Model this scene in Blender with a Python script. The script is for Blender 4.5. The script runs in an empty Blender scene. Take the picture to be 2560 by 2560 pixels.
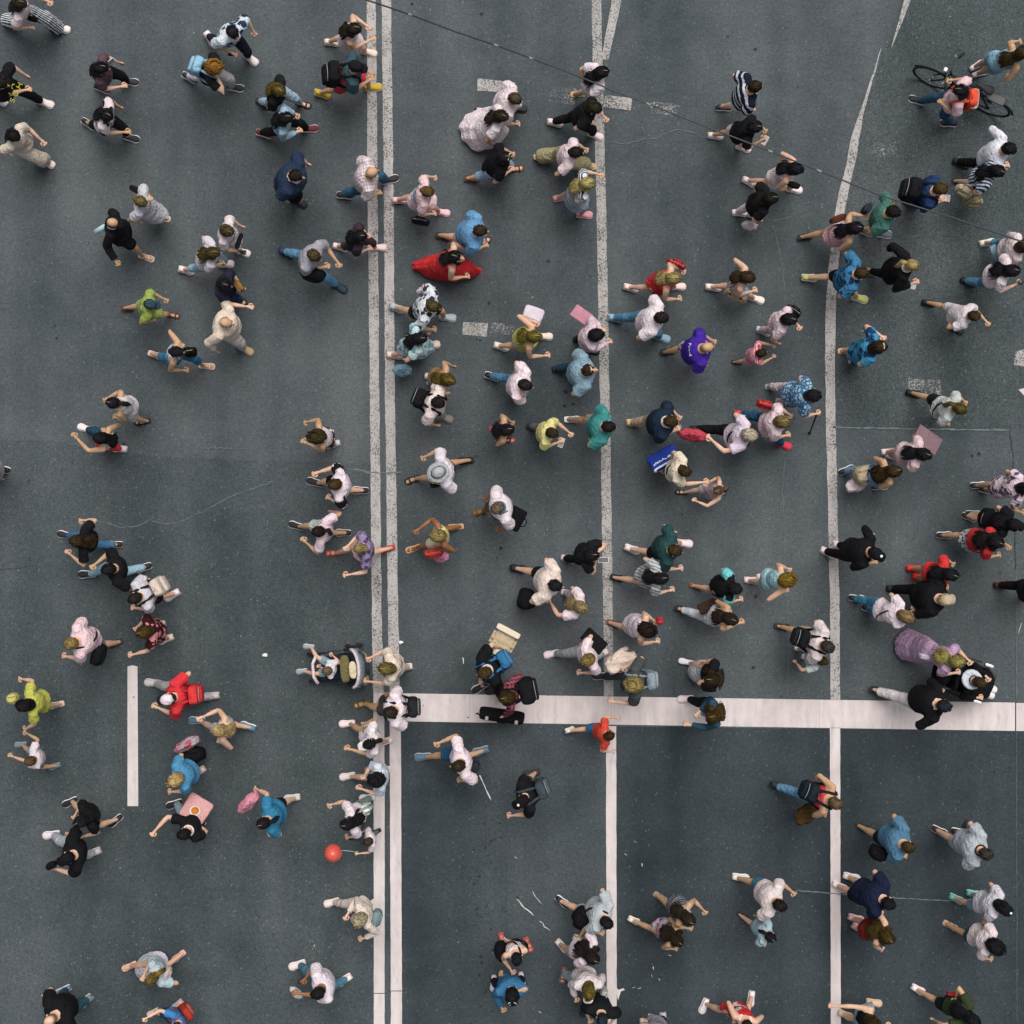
import bpy, bmesh, math, random
import numpy as np
from mathutils import Vector, Matrix
random.seed(7); rng = np.random.default_rng(7)
R = math.radians
scn = bpy.context.scene
COL = scn.collection
# ------------------------------------------------------------------ camera, sky, sun, exposure
CAM_H = 26.0
cd = bpy.data.cameras.new('camera'); cam = bpy.data.objects.new('camera', cd); COL.objects.link(cam)
cam.location = (0, 0, CAM_H); cam.rotation_euler = (0, 0, 0)
cd.sensor_width = 36; cd.lens = 36 * CAM_H / (2560 / 155.0); cd.clip_start = 0.5; cd.clip_end = 500
scn.camera = cam
world = bpy.data.worlds.new('World'); scn.world = world; world.use_nodes = True
wt = world.node_tree; bg = wt.nodes['Background']
sky = wt.nodes.new('ShaderNodeTexSky'); sky.sky_type = 'NISHITA'; sky.sun_disc = False
sky.sun_elevation = R(66); sky.sun_rotation = R(18); sky.dust_density = 3.0; sky.air_density = 1.0; sky.ozone_density = 1.0
hs = wt.nodes.new('ShaderNodeHueSaturation'); hs.inputs['Saturation'].default_value = 0.30     # thin overcast
wt.links.new(sky.outputs[0], hs.inputs['Color']); wt.links.new(hs.outputs[0], bg.inputs['Color'])
bg.inputs['Strength'].default_value = 0.05
sl = bpy.data.lights.new('sun', 'SUN'); sl.energy = 1.5; sl.angle = R(42); sl.color = (1.0, 0.96, 0.92)
so = bpy.data.objects.new('sun', sl); COL.objects.link(so)
so.rotation_euler = (R(-24), 0, R(-18)); so.location = (0, 6, 20)
vs = scn.view_settings; vs.view_transform = 'Standard'; vs.look = 'None'; vs.gamma = 1.0; vs.exposure = 1.1
cy = scn.cycles; cy.max_bounces = 4; cy.diffuse_bounces = 2; cy.glossy_bounces = 2; cy.transmission_bounces = 2; cy.transparent_max_bounces = 6; cy.caustics_reflective = False
# ------------------------------------------------------------------ materials
def lin(hx):
    c = [int(hx[i:i + 2], 16) / 255 for i in (0, 2, 4)]
    return tuple(x / 12.92 if x <= .04045 else ((x + .055) / 1.055) ** 2.4 for x in c)
MATS = {}
class NT:
    def __init__(s, name):
        s.m = bpy.data.materials.new(name); s.m.use_nodes = True; s.t = s.m.node_tree
        s.b = s.t.nodes['Principled BSDF']; s.out = s.t.nodes['Material Output']
    def n(s, ty, **kw):
        nd = s.t.nodes.new('ShaderNode' + ty)
        for k, v in kw.items():
            if k.startswith('i_'): nd.inputs[k[2:].replace('_', ' ')].default_value = v
            else: setattr(nd, k, v)
        return nd
    def l(s, a, b): s.t.links.new(a, b)
    def math(s, op, a, b=None, c=None):
        nd = s.t.nodes.new('ShaderNodeMath'); nd.operation = op
        for i, v in enumerate((a, b, c)):
            if v is None: continue
            if isinstance(v, (int, float)): nd.inputs[i].default_value = v
            else: s.l(v, nd.inputs[i])
        return nd.outputs[0]
    def ramp(s, fac, a, b):
        nd = s.t.nodes.new('ShaderNodeMapRange'); nd.inputs[1].default_value = a; nd.inputs[2].default_value = b
        s.l(fac, nd.inputs[0]); return nd.outputs[0]
    def mix(s, fac, a, b, mode='MIX'):
        nd = s.t.nodes.new('ShaderNodeMix'); nd.data_type = 'RGBA'; nd.blend_type = mode
        for sock, v in ((nd.inputs[0], fac), (nd.inputs[6], a), (nd.inputs[7], b)):
            if isinstance(v, (int, float)): sock.default_value = v
            elif isinstance(v, tuple): sock.default_value = (*v[:3], 1)
            else: s.l(v, sock)
        return nd.outputs[2]
    def noise(s, vec, scale, detail=2, rough=.5):
        nd = s.n('TexNoise'); nd.inputs['Scale'].default_value = scale; nd.inputs['Detail'].default_value = detail; nd.inputs['Roughness'].default_value = rough
        s.l(vec, nd.inputs['Vector']); return nd.outputs[0]
    def vor(s, vec, scale, feat='F1'):
        nd = s.n('TexVoronoi'); nd.feature = feat; nd.inputs['Scale'].default_value = scale; s.l(vec, nd.inputs['Vector']); return nd
    def objco(s): return s.n('TexCoord').outputs['Object']
    def bump(s, h, dist, strength=1.0):
        nd = s.n('Bump'); nd.inputs['Distance'].default_value = dist; nd.inputs['Strength'].default_value = strength
        s.l(h, nd.inputs['Height']); s.l(nd.outputs[0], s.b.inputs['Normal'])
def mute(c, sat=.86, val=.93):
    y = .3 * c[0] + .59 * c[1] + .11 * c[2]; return tuple((y + (x - y) * sat) * val for x in c)
def fabric(col, pat=None, col2=None, size=.05):
    key = ('fab', col, pat, col2, size)
    if key in MATS: return MATS[key]
    k = NT('fabric'); co = k.objco(); c1 = mute(lin(col))
    n1 = k.noise(co, 7, 3); n2 = k.noise(co, 38, 3)
    base = c1
    if pat:
        c2 = mute(lin(col2)); sep = k.n('SeparateXYZ'); k.l(co, sep.inputs[0]); X, Y, Z = sep.outputs
        wob = k.math('MULTIPLY', k.math('SUBTRACT', n1, .5), size * .8)
        def st(v, duty=.5): return k.math('LESS_THAN', k.math('FRACT', k.math('DIVIDE', k.math('ADD', v, wob), size)), duty)
        if pat == 'hstripe': f = st(k.math('ADD', k.math('MULTIPLY', Z, 1.0), k.math('MULTIPLY', X, .6)))
        elif pat == 'band': f = st(k.math('ADD', Z, k.math('MULTIPLY', X, .9)), .4)
        elif pat == 'vstripe': f = st(k.math('ADD', Y, k.math('MULTIPLY', X, .25)))
        elif pat == 'check':
            a = st(k.math('ADD', Z, k.math('MULTIPLY', X, .8)), .4); b = st(Y, .4)
            f = k.math('MULTIPLY', k.math('ADD', a, b), .5)
        else:
            v = k.vor(co, .8 / size); cr = k.n('SeparateColor'); k.l(v.outputs['Color'], cr.inputs[0])
            d = k.math('ADD', v.outputs['Distance'], k.math('MULTIPLY', k.math('SUBTRACT', n2, .5), .5))
            f = k.math('MULTIPLY', k.math('LESS_THAN', d, .47), k.math('GREATER_THAN', cr.outputs[0], .25))
        base = k.mix(f, c1, c2)
    shade = k.ramp(n1, .25, .75); hv = k.n('HueSaturation'); hv.inputs['Saturation'].default_value = 1
    if isinstance(base, tuple):
        rgb = k.n('RGB'); rgb.outputs[0].default_value = (*base, 1); base = rgb.outputs[0]
    k.l(base, hv.inputs['Color']); k.l(k.math('ADD', k.math('MULTIPLY', shade, .22), .88), hv.inputs['Value'])
    k.l(hv.outputs[0], k.b.inputs['Base Color'])
    k.b.inputs['Roughness'].default_value = .9; k.b.inputs['Specular IOR Level'].default_value = .12
    rdg = k.math('ABSOLUTE', k.math('SUBTRACT', k.noise(co, 11, 1), .5))
    hgt = k.math('ADD', k.math('ADD', k.math('MULTIPLY', n1, .7), k.math('MULTIPLY', rdg, 1.1)), k.math('MULTIPLY', n2, .30))
    k.bump(hgt, .06, .75)
    MATS[key] = k.m; return k.m
def skinmat(i):
    key = ('skin', i)
    if key in MATS: return MATS[key]
    k = NT('skin'); co = k.objco()
    a, b = [('c49a80', 'd3ae95'), ('b08a68', 'c09c7c'), ('835838', '936644')][i]
    k.l(k.mix(k.ramp(k.noise(co, 9, 3), .3, .7), lin(a), lin(b)), k.b.inputs['Base Color'])
    k.b.inputs['Roughness'].default_value = .55; k.b.inputs['Specular IOR Level'].default_value = .35
    MATS[key] = k.m; return k.m
def hairmat(col):
    key = ('hair', col)
    if key in MATS: return MATS[key]
    k = NT('hair'); co = k.objco(); c = lin(col)
    mp = k.n('Mapping'); mp.inputs['Scale'].default_value = (22, 60, 9); k.l(co, mp.inputs[0])
    n1 = k.noise(mp.outputs[0], 1.0, 4, .6); n2 = k.noise(co, 8, 2)
    dark = tuple(x * .42 for x in c); lt = tuple(min(1, x * 1.5 + .002) for x in c)
    k.l(k.mix(k.ramp(k.math('ADD', k.math('MULTIPLY', n1, .65), k.math('MULTIPLY', n2, .35)), .38, .64), dark, lt), k.b.inputs['Base Color'])
    k.b.inputs['Roughness'].default_value = .55; k.b.inputs['Specular IOR Level'].default_value = .16
    k.bump(n1, .05, .8); MATS[key] = k.m; return k.m
def plain(col, rough=.6, metal=0., bump=0., name='paint', var=.1):
    key = ('pl', col, rough, metal, bump, name)
    if key in MATS: return MATS[key]
    k = NT(name); co = k.objco(); c = lin(col); n1 = k.noise(co, 14, 3)
    k.l(k.mix(n1, tuple(x * (1 - var) for x in c), tuple(min(1, x * (1 + var)) for x in c)), k.b.inputs['Base Color'])
    k.b.inputs['Roughness'].default_value = rough; k.b.inputs['Metallic'].default_value = metal
    if bump: k.bump(n1, bump, .6)
    MATS[key] = k.m; return k.m
def asphalt(name, ca, cb, grain, speck, gum):
    k = NT(name); co = k.objco()
    big = k.noise(co, .33, 2, .55)
    mp = k.n('Mapping'); mp.inputs['Scale'].default_value = (.9, .07, 1); k.l(co, mp.inputs[0]); lanes = k.noise(mp.outputs[0], 1.0, 2, .6)
    mid = k.noise(co, 1.7, 4, .68); fine = k.noise(co, 17, 3, .85); vf = k.noise(co, 60, 0, .7)
    f = k.math('ADD', k.math('MULTIPLY', big, .5), k.math('ADD', k.math('MULTIPLY', lanes, .62), k.math('MULTIPLY', mid, .36)))
    c = k.mix(k.ramp(f, .55, .93), ca, cb)
    # grain: aggregate showing through the binder
    g = k.math('ADD', k.math('MULTIPLY', k.math('SUBTRACT', fine, .5), grain), k.math('MULTIPLY', k.math('SUBTRACT', vf, .5), grain * .9))
    hv = k.n('HueSaturation'); k.l(c, hv.inputs['Color']); k.l(k.math('ADD', g, 1.0), hv.inputs['Value']); c = hv.outputs[0]
    v = k.vor(co, 7.5); sc = k.n('SeparateColor'); k.l(v.outputs['Color'], sc.inputs[0])
    thr = k.math('MULTIPLY', k.ramp(sc.outputs[1], .6, 1.0), .10)
    dens = k.ramp(mid, .42, .62)
    sp = k.math('MULTIPLY', k.math('LESS_THAN', v.outputs['Distance'], thr), k.math('MULTIPLY', dens, speck))
    c = k.mix(sp, c, (.24, .26, .26))
    v2 = k.vor(co, 19); s2 = k.n('SeparateColor'); k.l(v2.outputs['Color'], s2.inputs[0])
    sp2 = k.math('MULTIPLY', k.math('LESS_THAN', v2.outputs['Distance'], k.math('MULTIPLY', k.ramp(s2.outputs[0], .72, 1.0), .3)), speck * .5)
    c = k.mix(sp2, c, (.17, .19, .19))
    # trodden gum and oil drips
    v3 = k.vor(co, 2.3); s3 = k.n('SeparateColor'); k.l(v3.outputs['Color'], s3.inputs[0])
    gm = k.ramp(big, .46, .6)
    sp3 = k.math('MULTIPLY', k.math('LESS_THAN', k.math('ADD', v3.outputs['Distance'], k.math('MULTIPLY', fine, .03)), k.math('MULTIPLY', s3.outputs[2], .085)), k.math('MULTIPLY', gm, gum))
    c = k.mix(sp3, c, (.022, .03, .034))
    k.l(c, k.b.inputs['Base Color']); k.b.inputs['Roughness'].default_value = .9; k.b.inputs['Specular IOR Level'].default_value = .3
    return k.m
def paintmat(name, col, wear, cut):
    """road paint; wear = how much of it is scuffed through to the asphalt"""
    k = NT(name); co = k.objco(); c = lin(col)
    n1 = k.noise(co, 42, 2, .8); n2 = k.noise(co, 2.2, 3, .65)
    mp = k.n('Mapping'); mp.inputs['Scale'].default_value = (9, .7, 1); k.l(co, mp.inputs[0]); n3 = k.noise(mp.outputs[0], 1, 3)
    k.l(k.mix(k.ramp(k.math('ADD', k.math('MULTIPLY', n2, .6), k.math('MULTIPLY', n3, .4)), .35, .7), tuple(x * .72 for x in c), c), k.b.inputs['Base Color'])
    bc = k.b.inputs['Base Color'].links[0].from_socket      # tyre grime and scuffs
    mp2 = k.n('Mapping'); mp2.inputs['Scale'].default_value = (11, 2.4, 1); k.l(co, mp2.inputs[0]); n4 = k.noise(mp2.outputs[0], 1, 3, .65)
    k.l(k.mix(k.math('MULTIPLY', k.ramp(k.math('ADD', k.math('MULTIPLY', n4, .6), k.math('MULTIPLY', n2, .4)), .52, .70), .55), bc, (.20, .23, .25)), k.b.inputs['Base Color'])
    k.b.inputs['Roughness'].default_value = .75
    lev = k.math('ADD', k.math('MULTIPLY', n1, .7), k.math('MULTIPLY', n2, .3))
    al = k.ramp(lev, cut - .05, cut + .08)
    k.l(k.math('ADD', k.math('MULTIPLY', al, wear), 1 - wear), k.b.inputs['Alpha'])
    k.bump(n1, .004, .5)
    return k.m
# ------------------------------------------------------------------ mesh helpers
class MB:
    def __init__(s): s.v = []; s.f = []; s.mi = []
    def ring(s, pts): i = len(s.v); s.v.extend([tuple(p) for p in pts]); return list(range(i, i + len(pts)))
    def face(s, idx, m=0): s.f.append(list(idx)); s.mi.append(m)
    def loft(s, rings, caps=True, m=0):
        ids = [s.ring(r) for r in rings]
        for a, b in zip(ids, ids[1:]):
            n = len(a)
            for i in range(n): s.face((a[i], a[(i + 1) % n], b[(i + 1) % n], b[i]), m)
        if caps: s.face(ids[0][::-1], m); s.face(ids[-1], m)
        return s
    def ell(s, secs, n=14, m=0, caps=True):
        """secs: (centre, ua, vb) elliptical sections"""
        rs = []
        for c, u, v in secs:
            c = np.array(c); u = np.array(u); v = np.array(v)
            rs.append([c + math.cos(2 * math.pi * i / n) * u + math.sin(2 * math.pi * i / n) * v for i in range(n)])
        return s.loft(rs, caps, m)
    def tube(s, pts, rad, n=8, m=0, flat=None):
        pts = [np.array(p, float) for p in pts]
        if not hasattr(rad, '__len__'): rad = [rad] * len(pts)
        secs = []; ref = None
        for i, p in enumerate(pts):
            d = pts[min(i + 1, len(pts) - 1)] - pts[max(i - 1, 0)]; L = np.linalg.norm(d); d = d / L if L > 1e-9 else np.array((0, 0, 1.))
            if ref is None: ref = np.array((1., 0, 0)) if abs(d[0]) < .8 else np.array((0, 1., 0))
            u = ref - d * ref.dot(d); lu = np.linalg.norm(u)
            if lu < 1e-6: u = np.cross(d, (0, 0, 1.)); lu = np.linalg.norm(u) or 1
            u /= lu; ref = u; v = np.cross(d, u)
            secs.append((p, u * rad[i], v * rad[i] * (flat or 1)))
        return s.ell(secs, n, m)
    def torus(s, c, ax, r, t, n=20, k=6, m=0, r2=None):
        c = np.array(c, float); ax = np.array(ax, float); ax /= np.linalg.norm(ax)
        u = np.cross(ax, (1., 0, 0)) if abs(ax[0]) < .9 else np.cross(ax, (0, 1., 0)); u /= np.linalg.norm(u); v = np.cross(ax, u)
        ids = []
        for i in range(n):
            a = 2 * math.pi * i / n; d = math.cos(a) * u * r + math.sin(a) * v * (r2 or r); dn = d / np.linalg.norm(d)
            ids.append(s.ring([c + d + math.cos(2 * math.pi * j / k) * dn * t + math.sin(2 * math.pi * j / k) * ax * t for j in range(k)]))
        for i in range(n):
            a, b = ids[i], ids[(i + 1) % n]
            for j in range(k): s.face((a[j], b[j], b[(j + 1) % k], a[(j + 1) % k]), m)
        return s
    def rbox(s, c, sx, sy, sz, rad=.25, tx=1., ty=1., n=16, p=4.0, m=0, lump=0., X=(1, 0, 0), Y=(0, 1, 0), Z=(0, 0, 1)):
        """rounded soft box made of superelliptic rings; tx,ty = taper at the top"""
        c = np.array(c, float); X, Y, Z = (np.array(a, float) for a in (X, Y, Z))
        rs = []; lv = [(-1, .55), (-.93, .85), (-.75, 1), (-.25, 1.02), (.25, 1.02), (.75, 1), (.93, .85), (1, .55)]
        ph = rng.random(6) * 6
        for z, k in lv:
            k = 1 - (1 - k) * rad * 2.2; q = (z + 1) / 2; ax = sx / 2 * k * (1 + (tx - 1) * q); ay = sy / 2 * k * (1 + (ty - 1) * q); row = []
            for i in range(n):
                a = 2 * math.pi * i / n; ca, sa = math.cos(a), math.sin(a)
                w = 1 + lump * (math.sin(3 * a + ph[0] + 2 * z) * .6 + math.sin(5 * a + ph[1] - 3 * z) * .4)
                row.append(c + X * ax * w * math.copysign(abs(ca) ** (2 / p), ca) + Y * ay * w * math.copysign(abs(sa) ** (2 / p), sa) + Z * (z * sz / 2 * (1 + lump * .5 * math.sin(2 * a + ph[2]))))
            rs.append(row)
        return s.loft(rs, True, m)
    def mesh(s, name, mats, smooth=True):
        me = bpy.data.meshes.new(name); me.from_pydata(s.v, [], s.f)
        for mm in (mats if isinstance(mats, (list, tuple)) else [mats]): me.materials.append(mm)
        me.polygons.foreach_set('material_index', s.mi)
        if smooth: me.polygons.foreach_set('use_smooth', [True] * len(s.f))
        me.update(); return me
def link(name, me, parent=None, loc=None, rz=None):
    o = bpy.data.objects.new(name, me); COL.objects.link(o)
    if parent is not None: o.parent = parent
    if loc is not None: o.location = loc
    if rz is not None: o.rotation_euler = (0, 0, rz)
    return o
def obj(name, mb, mats, parent=None, loc=None, rz=None, smooth=True): return link(name, mb.mesh(name, mats, smooth), parent, loc, rz)
def tag(o, label=None, cat=None, group=None, kind=None):
    for k, v in (('label', label), ('category', cat), ('group', group), ('kind', kind)):
        if v: o[k] = v
    return o
def g2(px, py, z=0.):
    """photo survey point (2560 grid) -> metres on a level plane of height z"""
    s = (CAM_H - z) / CAM_H
    return ((px - 1280) / 155 * s, (1280 - py) / 155 * s)
# ------------------------------------------------------------------ road and its markings
def sheet(name, poly, z, m, parent=None, seg=1):
    mb = MB(); mb.face(mb.ring([(x, y, z) for x, y in poly])); return obj(name, mb, m, parent, smooth=False)
A_MAIN = asphalt('asphalt', (0.0318, 0.0430, 0.0469), (0.0847, 0.0970, 0.1049), 1.25, .8, 1.0)
road = sheet('road', [(-400, -400), (400, -400), (400, 400), (-400, 400)], 0, A_MAIN); tag(road, kind='structure')
def ribbon(name, pts, z, m, parent, jag=.0, step=.12):
    """a painted or cracked strip: pts = (x, y, half width) in survey pixels; edges slightly ragged"""
    L = []
    for (x0, y0, w0), (x1, y1, w1) in zip(pts, pts[1:]):
        n = max(1, int(math.hypot(x1 - x0, y1 - y0) / 155 / step))
        for i in range(n):
            t = i / n; L.append((x0 + (x1 - x0) * t, y0 + (y1 - y0) * t, w0 + (w1 - w0) * t))
    L.append(pts[-1]); P = [(np.array(g2(a, b)), w / 155) for a, b, w in L]
    mb = MB(); pr = None
    for i, (p, w) in enumerate(P):
        d = P[min(i + 1, len(P) - 1)][0] - P[max(i - 1, 0)][0]; d = d / (np.linalg.norm(d) or 1); nn = np.array((-d[1], d[0]))
        a = p + nn * (w + random.uniform(-jag, jag)); b = p - nn * (w + random.uniform(-jag, jag))
        r = mb.ring([(a[0], a[1], z), (b[0], b[1], z)])
        if pr: mb.face((pr[0], pr[1], r[1], r[0]))
        pr = r
    return obj(name, mb, m, parent, smooth=False)
A_COARSE = asphalt('coarse_asphalt', (0.0298, 0.0410, 0.0437), (0.0712, 0.0840, 0.0887), 1.7, 1.0, .9)
A_DARK = asphalt('dark_asphalt', (0.0125, 0.0200, 0.0244), (0.0385, 0.0500, 0.0570), 1.15, .6, .7)  # darker, bluer tone for the lower right lanes
pc = [g2(2086, 1066), (9.0, g2(0, 1074)[1]), (9.0, 14), (g2(2300, 0)[0], 14), g2(2256, 0), g2(2180, 200), g2(2105, 480), g2(2075, 760)]
sheet('asphalt_sheet', pc, .004, A_COARSE, road)
pd = [g2(1540, 1816), g2(2560, 1828), (14, g2(0, 1828)[1]), (14, -14), (g2(1540, 0)[0], -14)]
sheet('asphalt_sheet', pd, .004, A_DARK, road)
pe = [g2(1000, 1806), g2(1516, 1813), (g2(1516, 0)[0], -14), (g2(1003, 0)[0], -14)]
A_MID = asphalt('middle_asphalt', (0.0202, 0.0300, 0.0346), (0.0597, 0.0720, 0.0785), 1.1, .6, 2.0)
sheet('asphalt_sheet', pe, .004, A_MID, road)
A_LEFT = asphalt('left_asphalt', (0.0250, 0.0360, 0.0398), (0.0712, 0.0840, 0.0896), 1.25, .9, 1.0)  # vignette darkening of the lower left, put into the asphalt colour
sheet('asphalt_sheet', [(-14, g2(0, 1088)[1]), (-14, -14), (g2(932, 0)[0], -14), g2(932, 1160), g2(600, 1150), g2(330, 1138), g2(130, 1102)], .004, A_LEFT, road)
P_OLD = paintmat('worn_paint', 'aea9a6', 1.0, .41)
P_OLD2 = paintmat('faded_paint', 'a8a4a0', 1.0, .43)
P_FADE = paintmat('almost_gone_paint', 'a8a6a4', 1.0, .565)
P_NEW = paintmat('fresh_paint', 'd1c6c4', 1.0, .27)
Z1 = .009
ribbon('lane_line', [(927, -300, 11.5), (928, 0, 11.5), (932, 512, 12.5), (937, 1024, 12), (942, 1536, 12), (946, 1732, 13)], Z1, P_OLD, road, .006)
ribbon('lane_line', [(964, -300, 12), (966, 0, 12), (972, 512, 12), (975.5, 1024, 12.5), (983, 1536, 13), (987, 1732, 13)], Z1, P_OLD, road, .006)
ribbon('lane_line', [(947, 1732, 13.5), (948, 2048, 14), (948, 2482, 13.5)], Z1, P_NEW, road, .003)
ribbon('lane_line', [(948, 2484, 13.5), (949, 2900, 13)], Z1, P_NEW, road, .003)
ribbon('lane_line', [(988, 1732, 14), (989, 2048, 14), (991, 2476, 14)], Z1, P_NEW, road, .003)
ribbon('lane_line', [(991, 2478, 14), (992, 2900, 14)], Z1, P_NEW, road, .003)
ribbon('lane_line', [(1490, -300, 12), (1491, 0, 12), (1494, 165, 12), (1503, 512, 12), (1512.5, 1024, 12), (1520, 1536, 12), (1522, 1742, 12)], Z1, P_OLD2, road, .005)
ribbon('lane_line', [(1590, -300, 12), (1542, 0, 12), (1511, 150, 9)], Z1 + .004, P_OLD2, road, .005)
ribbon('lane_line', [(1528, 1815, 12.5), (1528, 2048, 13), (1529, 2430, 12.5), (1530, 2900, 12.5)], Z1, P_NEW, road, .004)
ribbon('lane_line', [(2330, -300, 9), (2268, 0, 8), (2252, 50, 5), (2240, 85, 2.5), (2229, 118, 1)], Z1 + .004, P_OLD2, road, .004)
ribbon('lane_line', [(2202, 122, .8), (2192, 159, 2), (2167, 238, 3.5), (2152, 290, 5.5), (2145, 318, 8), (2137, 350, 10.5), (2126, 411, 11), (2113, 464, 11), (2102, 512, 11.5), (2092, 580, 12), (2085, 650, 12), (2079, 724, 12), (2076, 803, 12.5), (2075, 900, 12.5), (2076, 1024, 12), (2080, 1200, 12), (2084, 1400, 12), (2087, 1536, 12), (2088, 1750, 12)], Z1 + .004, P_OLD, road, .006)
ribbon('lane_line', [(2087, 1819, 13), (2088, 2048, 12.5), (2090, 2900, 12.5)], Z1 + .004, P_NEW, road, .003)
def quad(name, pts, z, m): return sheet(name, [g2(*p) for p in pts], z, m, road)
sx = [1003, 1174, 1536, 2048, 2452, 2537]
for a, b in zip(sx, sx[1:]):
    yt = lambda x: 1733 + (x - 1003) * .0152; yb = lambda x: 1803 + (x - 1003) * .0156
    quad('stop_line', [(a + .2, yb(a)), (b - .2, yb(b)), (b - .2, yt(b)), (a + .2, yt(a))], Z1 + .004, P_NEW)
quad('stop_line', [(2540, 1827), (3400, 1840), (3400, 1768), (2540, 1757)], Z1 + .004, P_NEW)
quad('lane_dash', [(319, 2015), (346, 2015), (345, 1840), (344, 1666), (331, 1663), (319, 1666)], Z1, P_NEW)
quad('lane_dash', [(1193, 227), (1240, 230), (1262, 234), (1290, 228), (1288, 207), (1240, 201), (1194, 196)], Z1, P_OLD2)
quad('lane_dash', [(1508, 268), (1577, 277), (1580, 246), (1512, 238)], Z1 + .008, P_OLD2)
quad('lane_dash', [(1625, 280), (1668, 288), (1700, 285), (1700, 265), (1668, 258), (1626, 254)], Z1, P_FADE)
quad('lane_dash', [(1155, 836), (1216, 842), (1220, 808), (1158, 805)], Z1, P_OLD2)
quad('lane_dash', [(1225, 832), (1285, 838), (1286, 812), (1226, 806)], Z1, P_FADE)
quad('lane_dash', [(1370, 256), (1436, 262), (1440, 222), (1372, 218)], Z1, P_FADE)
quad('lane_dash', [(2180, 385), (2245, 392), (2240, 352), (2184, 356)], Z1, P_FADE)
quad('lane_dash', [(2268, 985), (2352, 990), (2352, 950), (2270, 946)], Z1, P_FADE)
quad('lane_dash', [(2535, 912), (2600, 925), (2600, 860), (2538, 880)], Z1, P_OLD2)
quad('lane_dash', [(2546, 974), (2600, 960), (2600, 1012), (2570, 1000)], Z1, P_NEW)
quad('lane_dash', [(935, 2278), (962, 2280), (962, 2240), (934, 2246), (912, 2262), (924, 2268)], Z1 + .004, P_NEW)
quad('lane_dash', [(1541, 2482), (1545, 2500), (1552, 2478), (1562, 2474), (1558, 2470), (1546, 2474), (1541, 2468)], Z1 + .004, P_NEW)
# cracks, seams and chalk scratches
CR_L = plain('5f686b', .95, name='pale_crack'); CR_D = plain('30383a', .95, name='dark_seam'); CH = plain('c6c4c0', .9, name='chalk')
def crack(pts, w, m, z=.013, name='crack', amp=4.):
    L = []
    for (x0, y0), (x1, y1) in zip(pts, pts[1:]):
        n = max(2, int(math.hypot(x1 - x0, y1 - y0) / 9))
        for i in range(n):
            t = i / n; L.append((x0 + (x1 - x0) * t + random.uniform(-amp, amp) * .4, y0 + (y1 - y0) * t + random.uniform(-amp, amp) * .5, w * random.uniform(.35, 1.25)))
    L.append((*pts[-1], w * .3)); return ribbon(name, L, z, m, road, w / 155 * .3, step=.05)
crack([(1528, 355), (1565, 362), (1600, 350), (1640, 346), (1665, 333), (1700, 325), (1740, 336), (1785, 350)], 1.1, CR_L)
crack([(235, 1302), (265, 1305), (300, 1318), (345, 1314), (375, 1300), (410, 1310), (450, 1305), (505, 1280), (560, 1250), (620, 1225), (685, 1202)], .9, CR_L)
crack([(512, 1119), (590, 1122), (640, 1124)], .8, CR_L)
crack([(872, 1172), (900, 1176), (930, 1182), (985, 1182), (1004, 1179)], 2.4, CR_L)
crack([(0, 1425), (60, 1418), (95, 1412)], .8, CR_D)
crack([(2082, 1069), (2200, 1070), (2300, 1073), (2400, 1074), (2525, 1075)], 2.2, CR_L, amp=2)
crack([(2524, 1075), (2532, 1130), (2533, 1190), (2534, 1260), (2536, 1330), (2539, 1425)], 1.6, CR_D)
crack([(2541, 1440), (2541, 1750)], .9, CR_L, amp=2); crack([(2541, 1830), (2542, 2560)], .5, CR_L, amp=2)
crack([(1915, 545), (1935, 570), (1950, 640), (1962, 720), (1962, 760)], .8, CR_L)
crack([(1935, 552), (1970, 545), (2005, 528)], 1.0, CR_L)
crack([(1962, 1150), (1955, 1230), (1962, 1320), (1960, 1390), (1966, 1480), (1972, 1600), (1968, 1740)], .7, CR_L)
crack([(1700, 0), (1694, 20), (1688, 42)], 1.0, CR_D)
crack([(1676, 2390), (1678, 2450), (1675, 2560)], 1.0, CR_D); crack([(1955, 2060), (1958, 2300), (1948, 2560)], 1.0, CR_D, amp=6)
crack([(1990, 2225), (2050, 2231), (2150, 2238), (2260, 2246), (2380, 2252)], 1.3, CR_L, amp=2)
crack([(1293, 2248), (1312, 2268), (1334, 2288)], 1.6, CH, name='chalk_scratch'); crack([(1350, 2302), (1362, 2315), (1375, 2326)], 1.3, CH, name='chalk_scratch')
crack([(1332, 2228), (1342, 2244), (1354, 2260)], 1.0, CH, name='chalk_scratch'); crack([(1200, 1938), (1212, 1965), (1228, 2000)], 1.4, CH, name='chalk_scratch')
crack([(2554, 1556), (2546, 1584)], .9, CH, name='chalk_scratch'); crack([(1157, 1645), (1158, 1660)], 1.2, CH, name='chalk_scratch')
for x, y in ((1675, 2388), (1633, 2420), (1630, 2440), (1648, 2448), (1584, 2468), (1598, 2470), (1588, 2104), (1605, 2162), (1564, 2136), (1290, 2144), (1350, 2530), (786, 2364)):
    a_ = random.uniform(0, 3.14); crack([(x - 4 * math.cos(a_), y - 4 * math.sin(a_)), (x + 4 * math.cos(a_), y + 4 * math.sin(a_))], random.uniform(.6, 1.1), CH, name='chalk_scratch', amp=1)
OIL = plain('12181b', .8, name='oil_stain')
def stain(px_, py_, r):
    x, y = g2(px_, py_); n = 9; mb = MB(); e = random.uniform(.6, 1.)
    mb.face(mb.ring([(x + math.cos(6.2832 * i / n) * r / 155 * random.uniform(.7, 1.2), y + math.sin(6.2832 * i / n) * r / 155 * e * random.uniform(.7, 1.2), .0135) for i in range(n)])); obj('oil_stain', mb, OIL, road, smooth=False)
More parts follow.
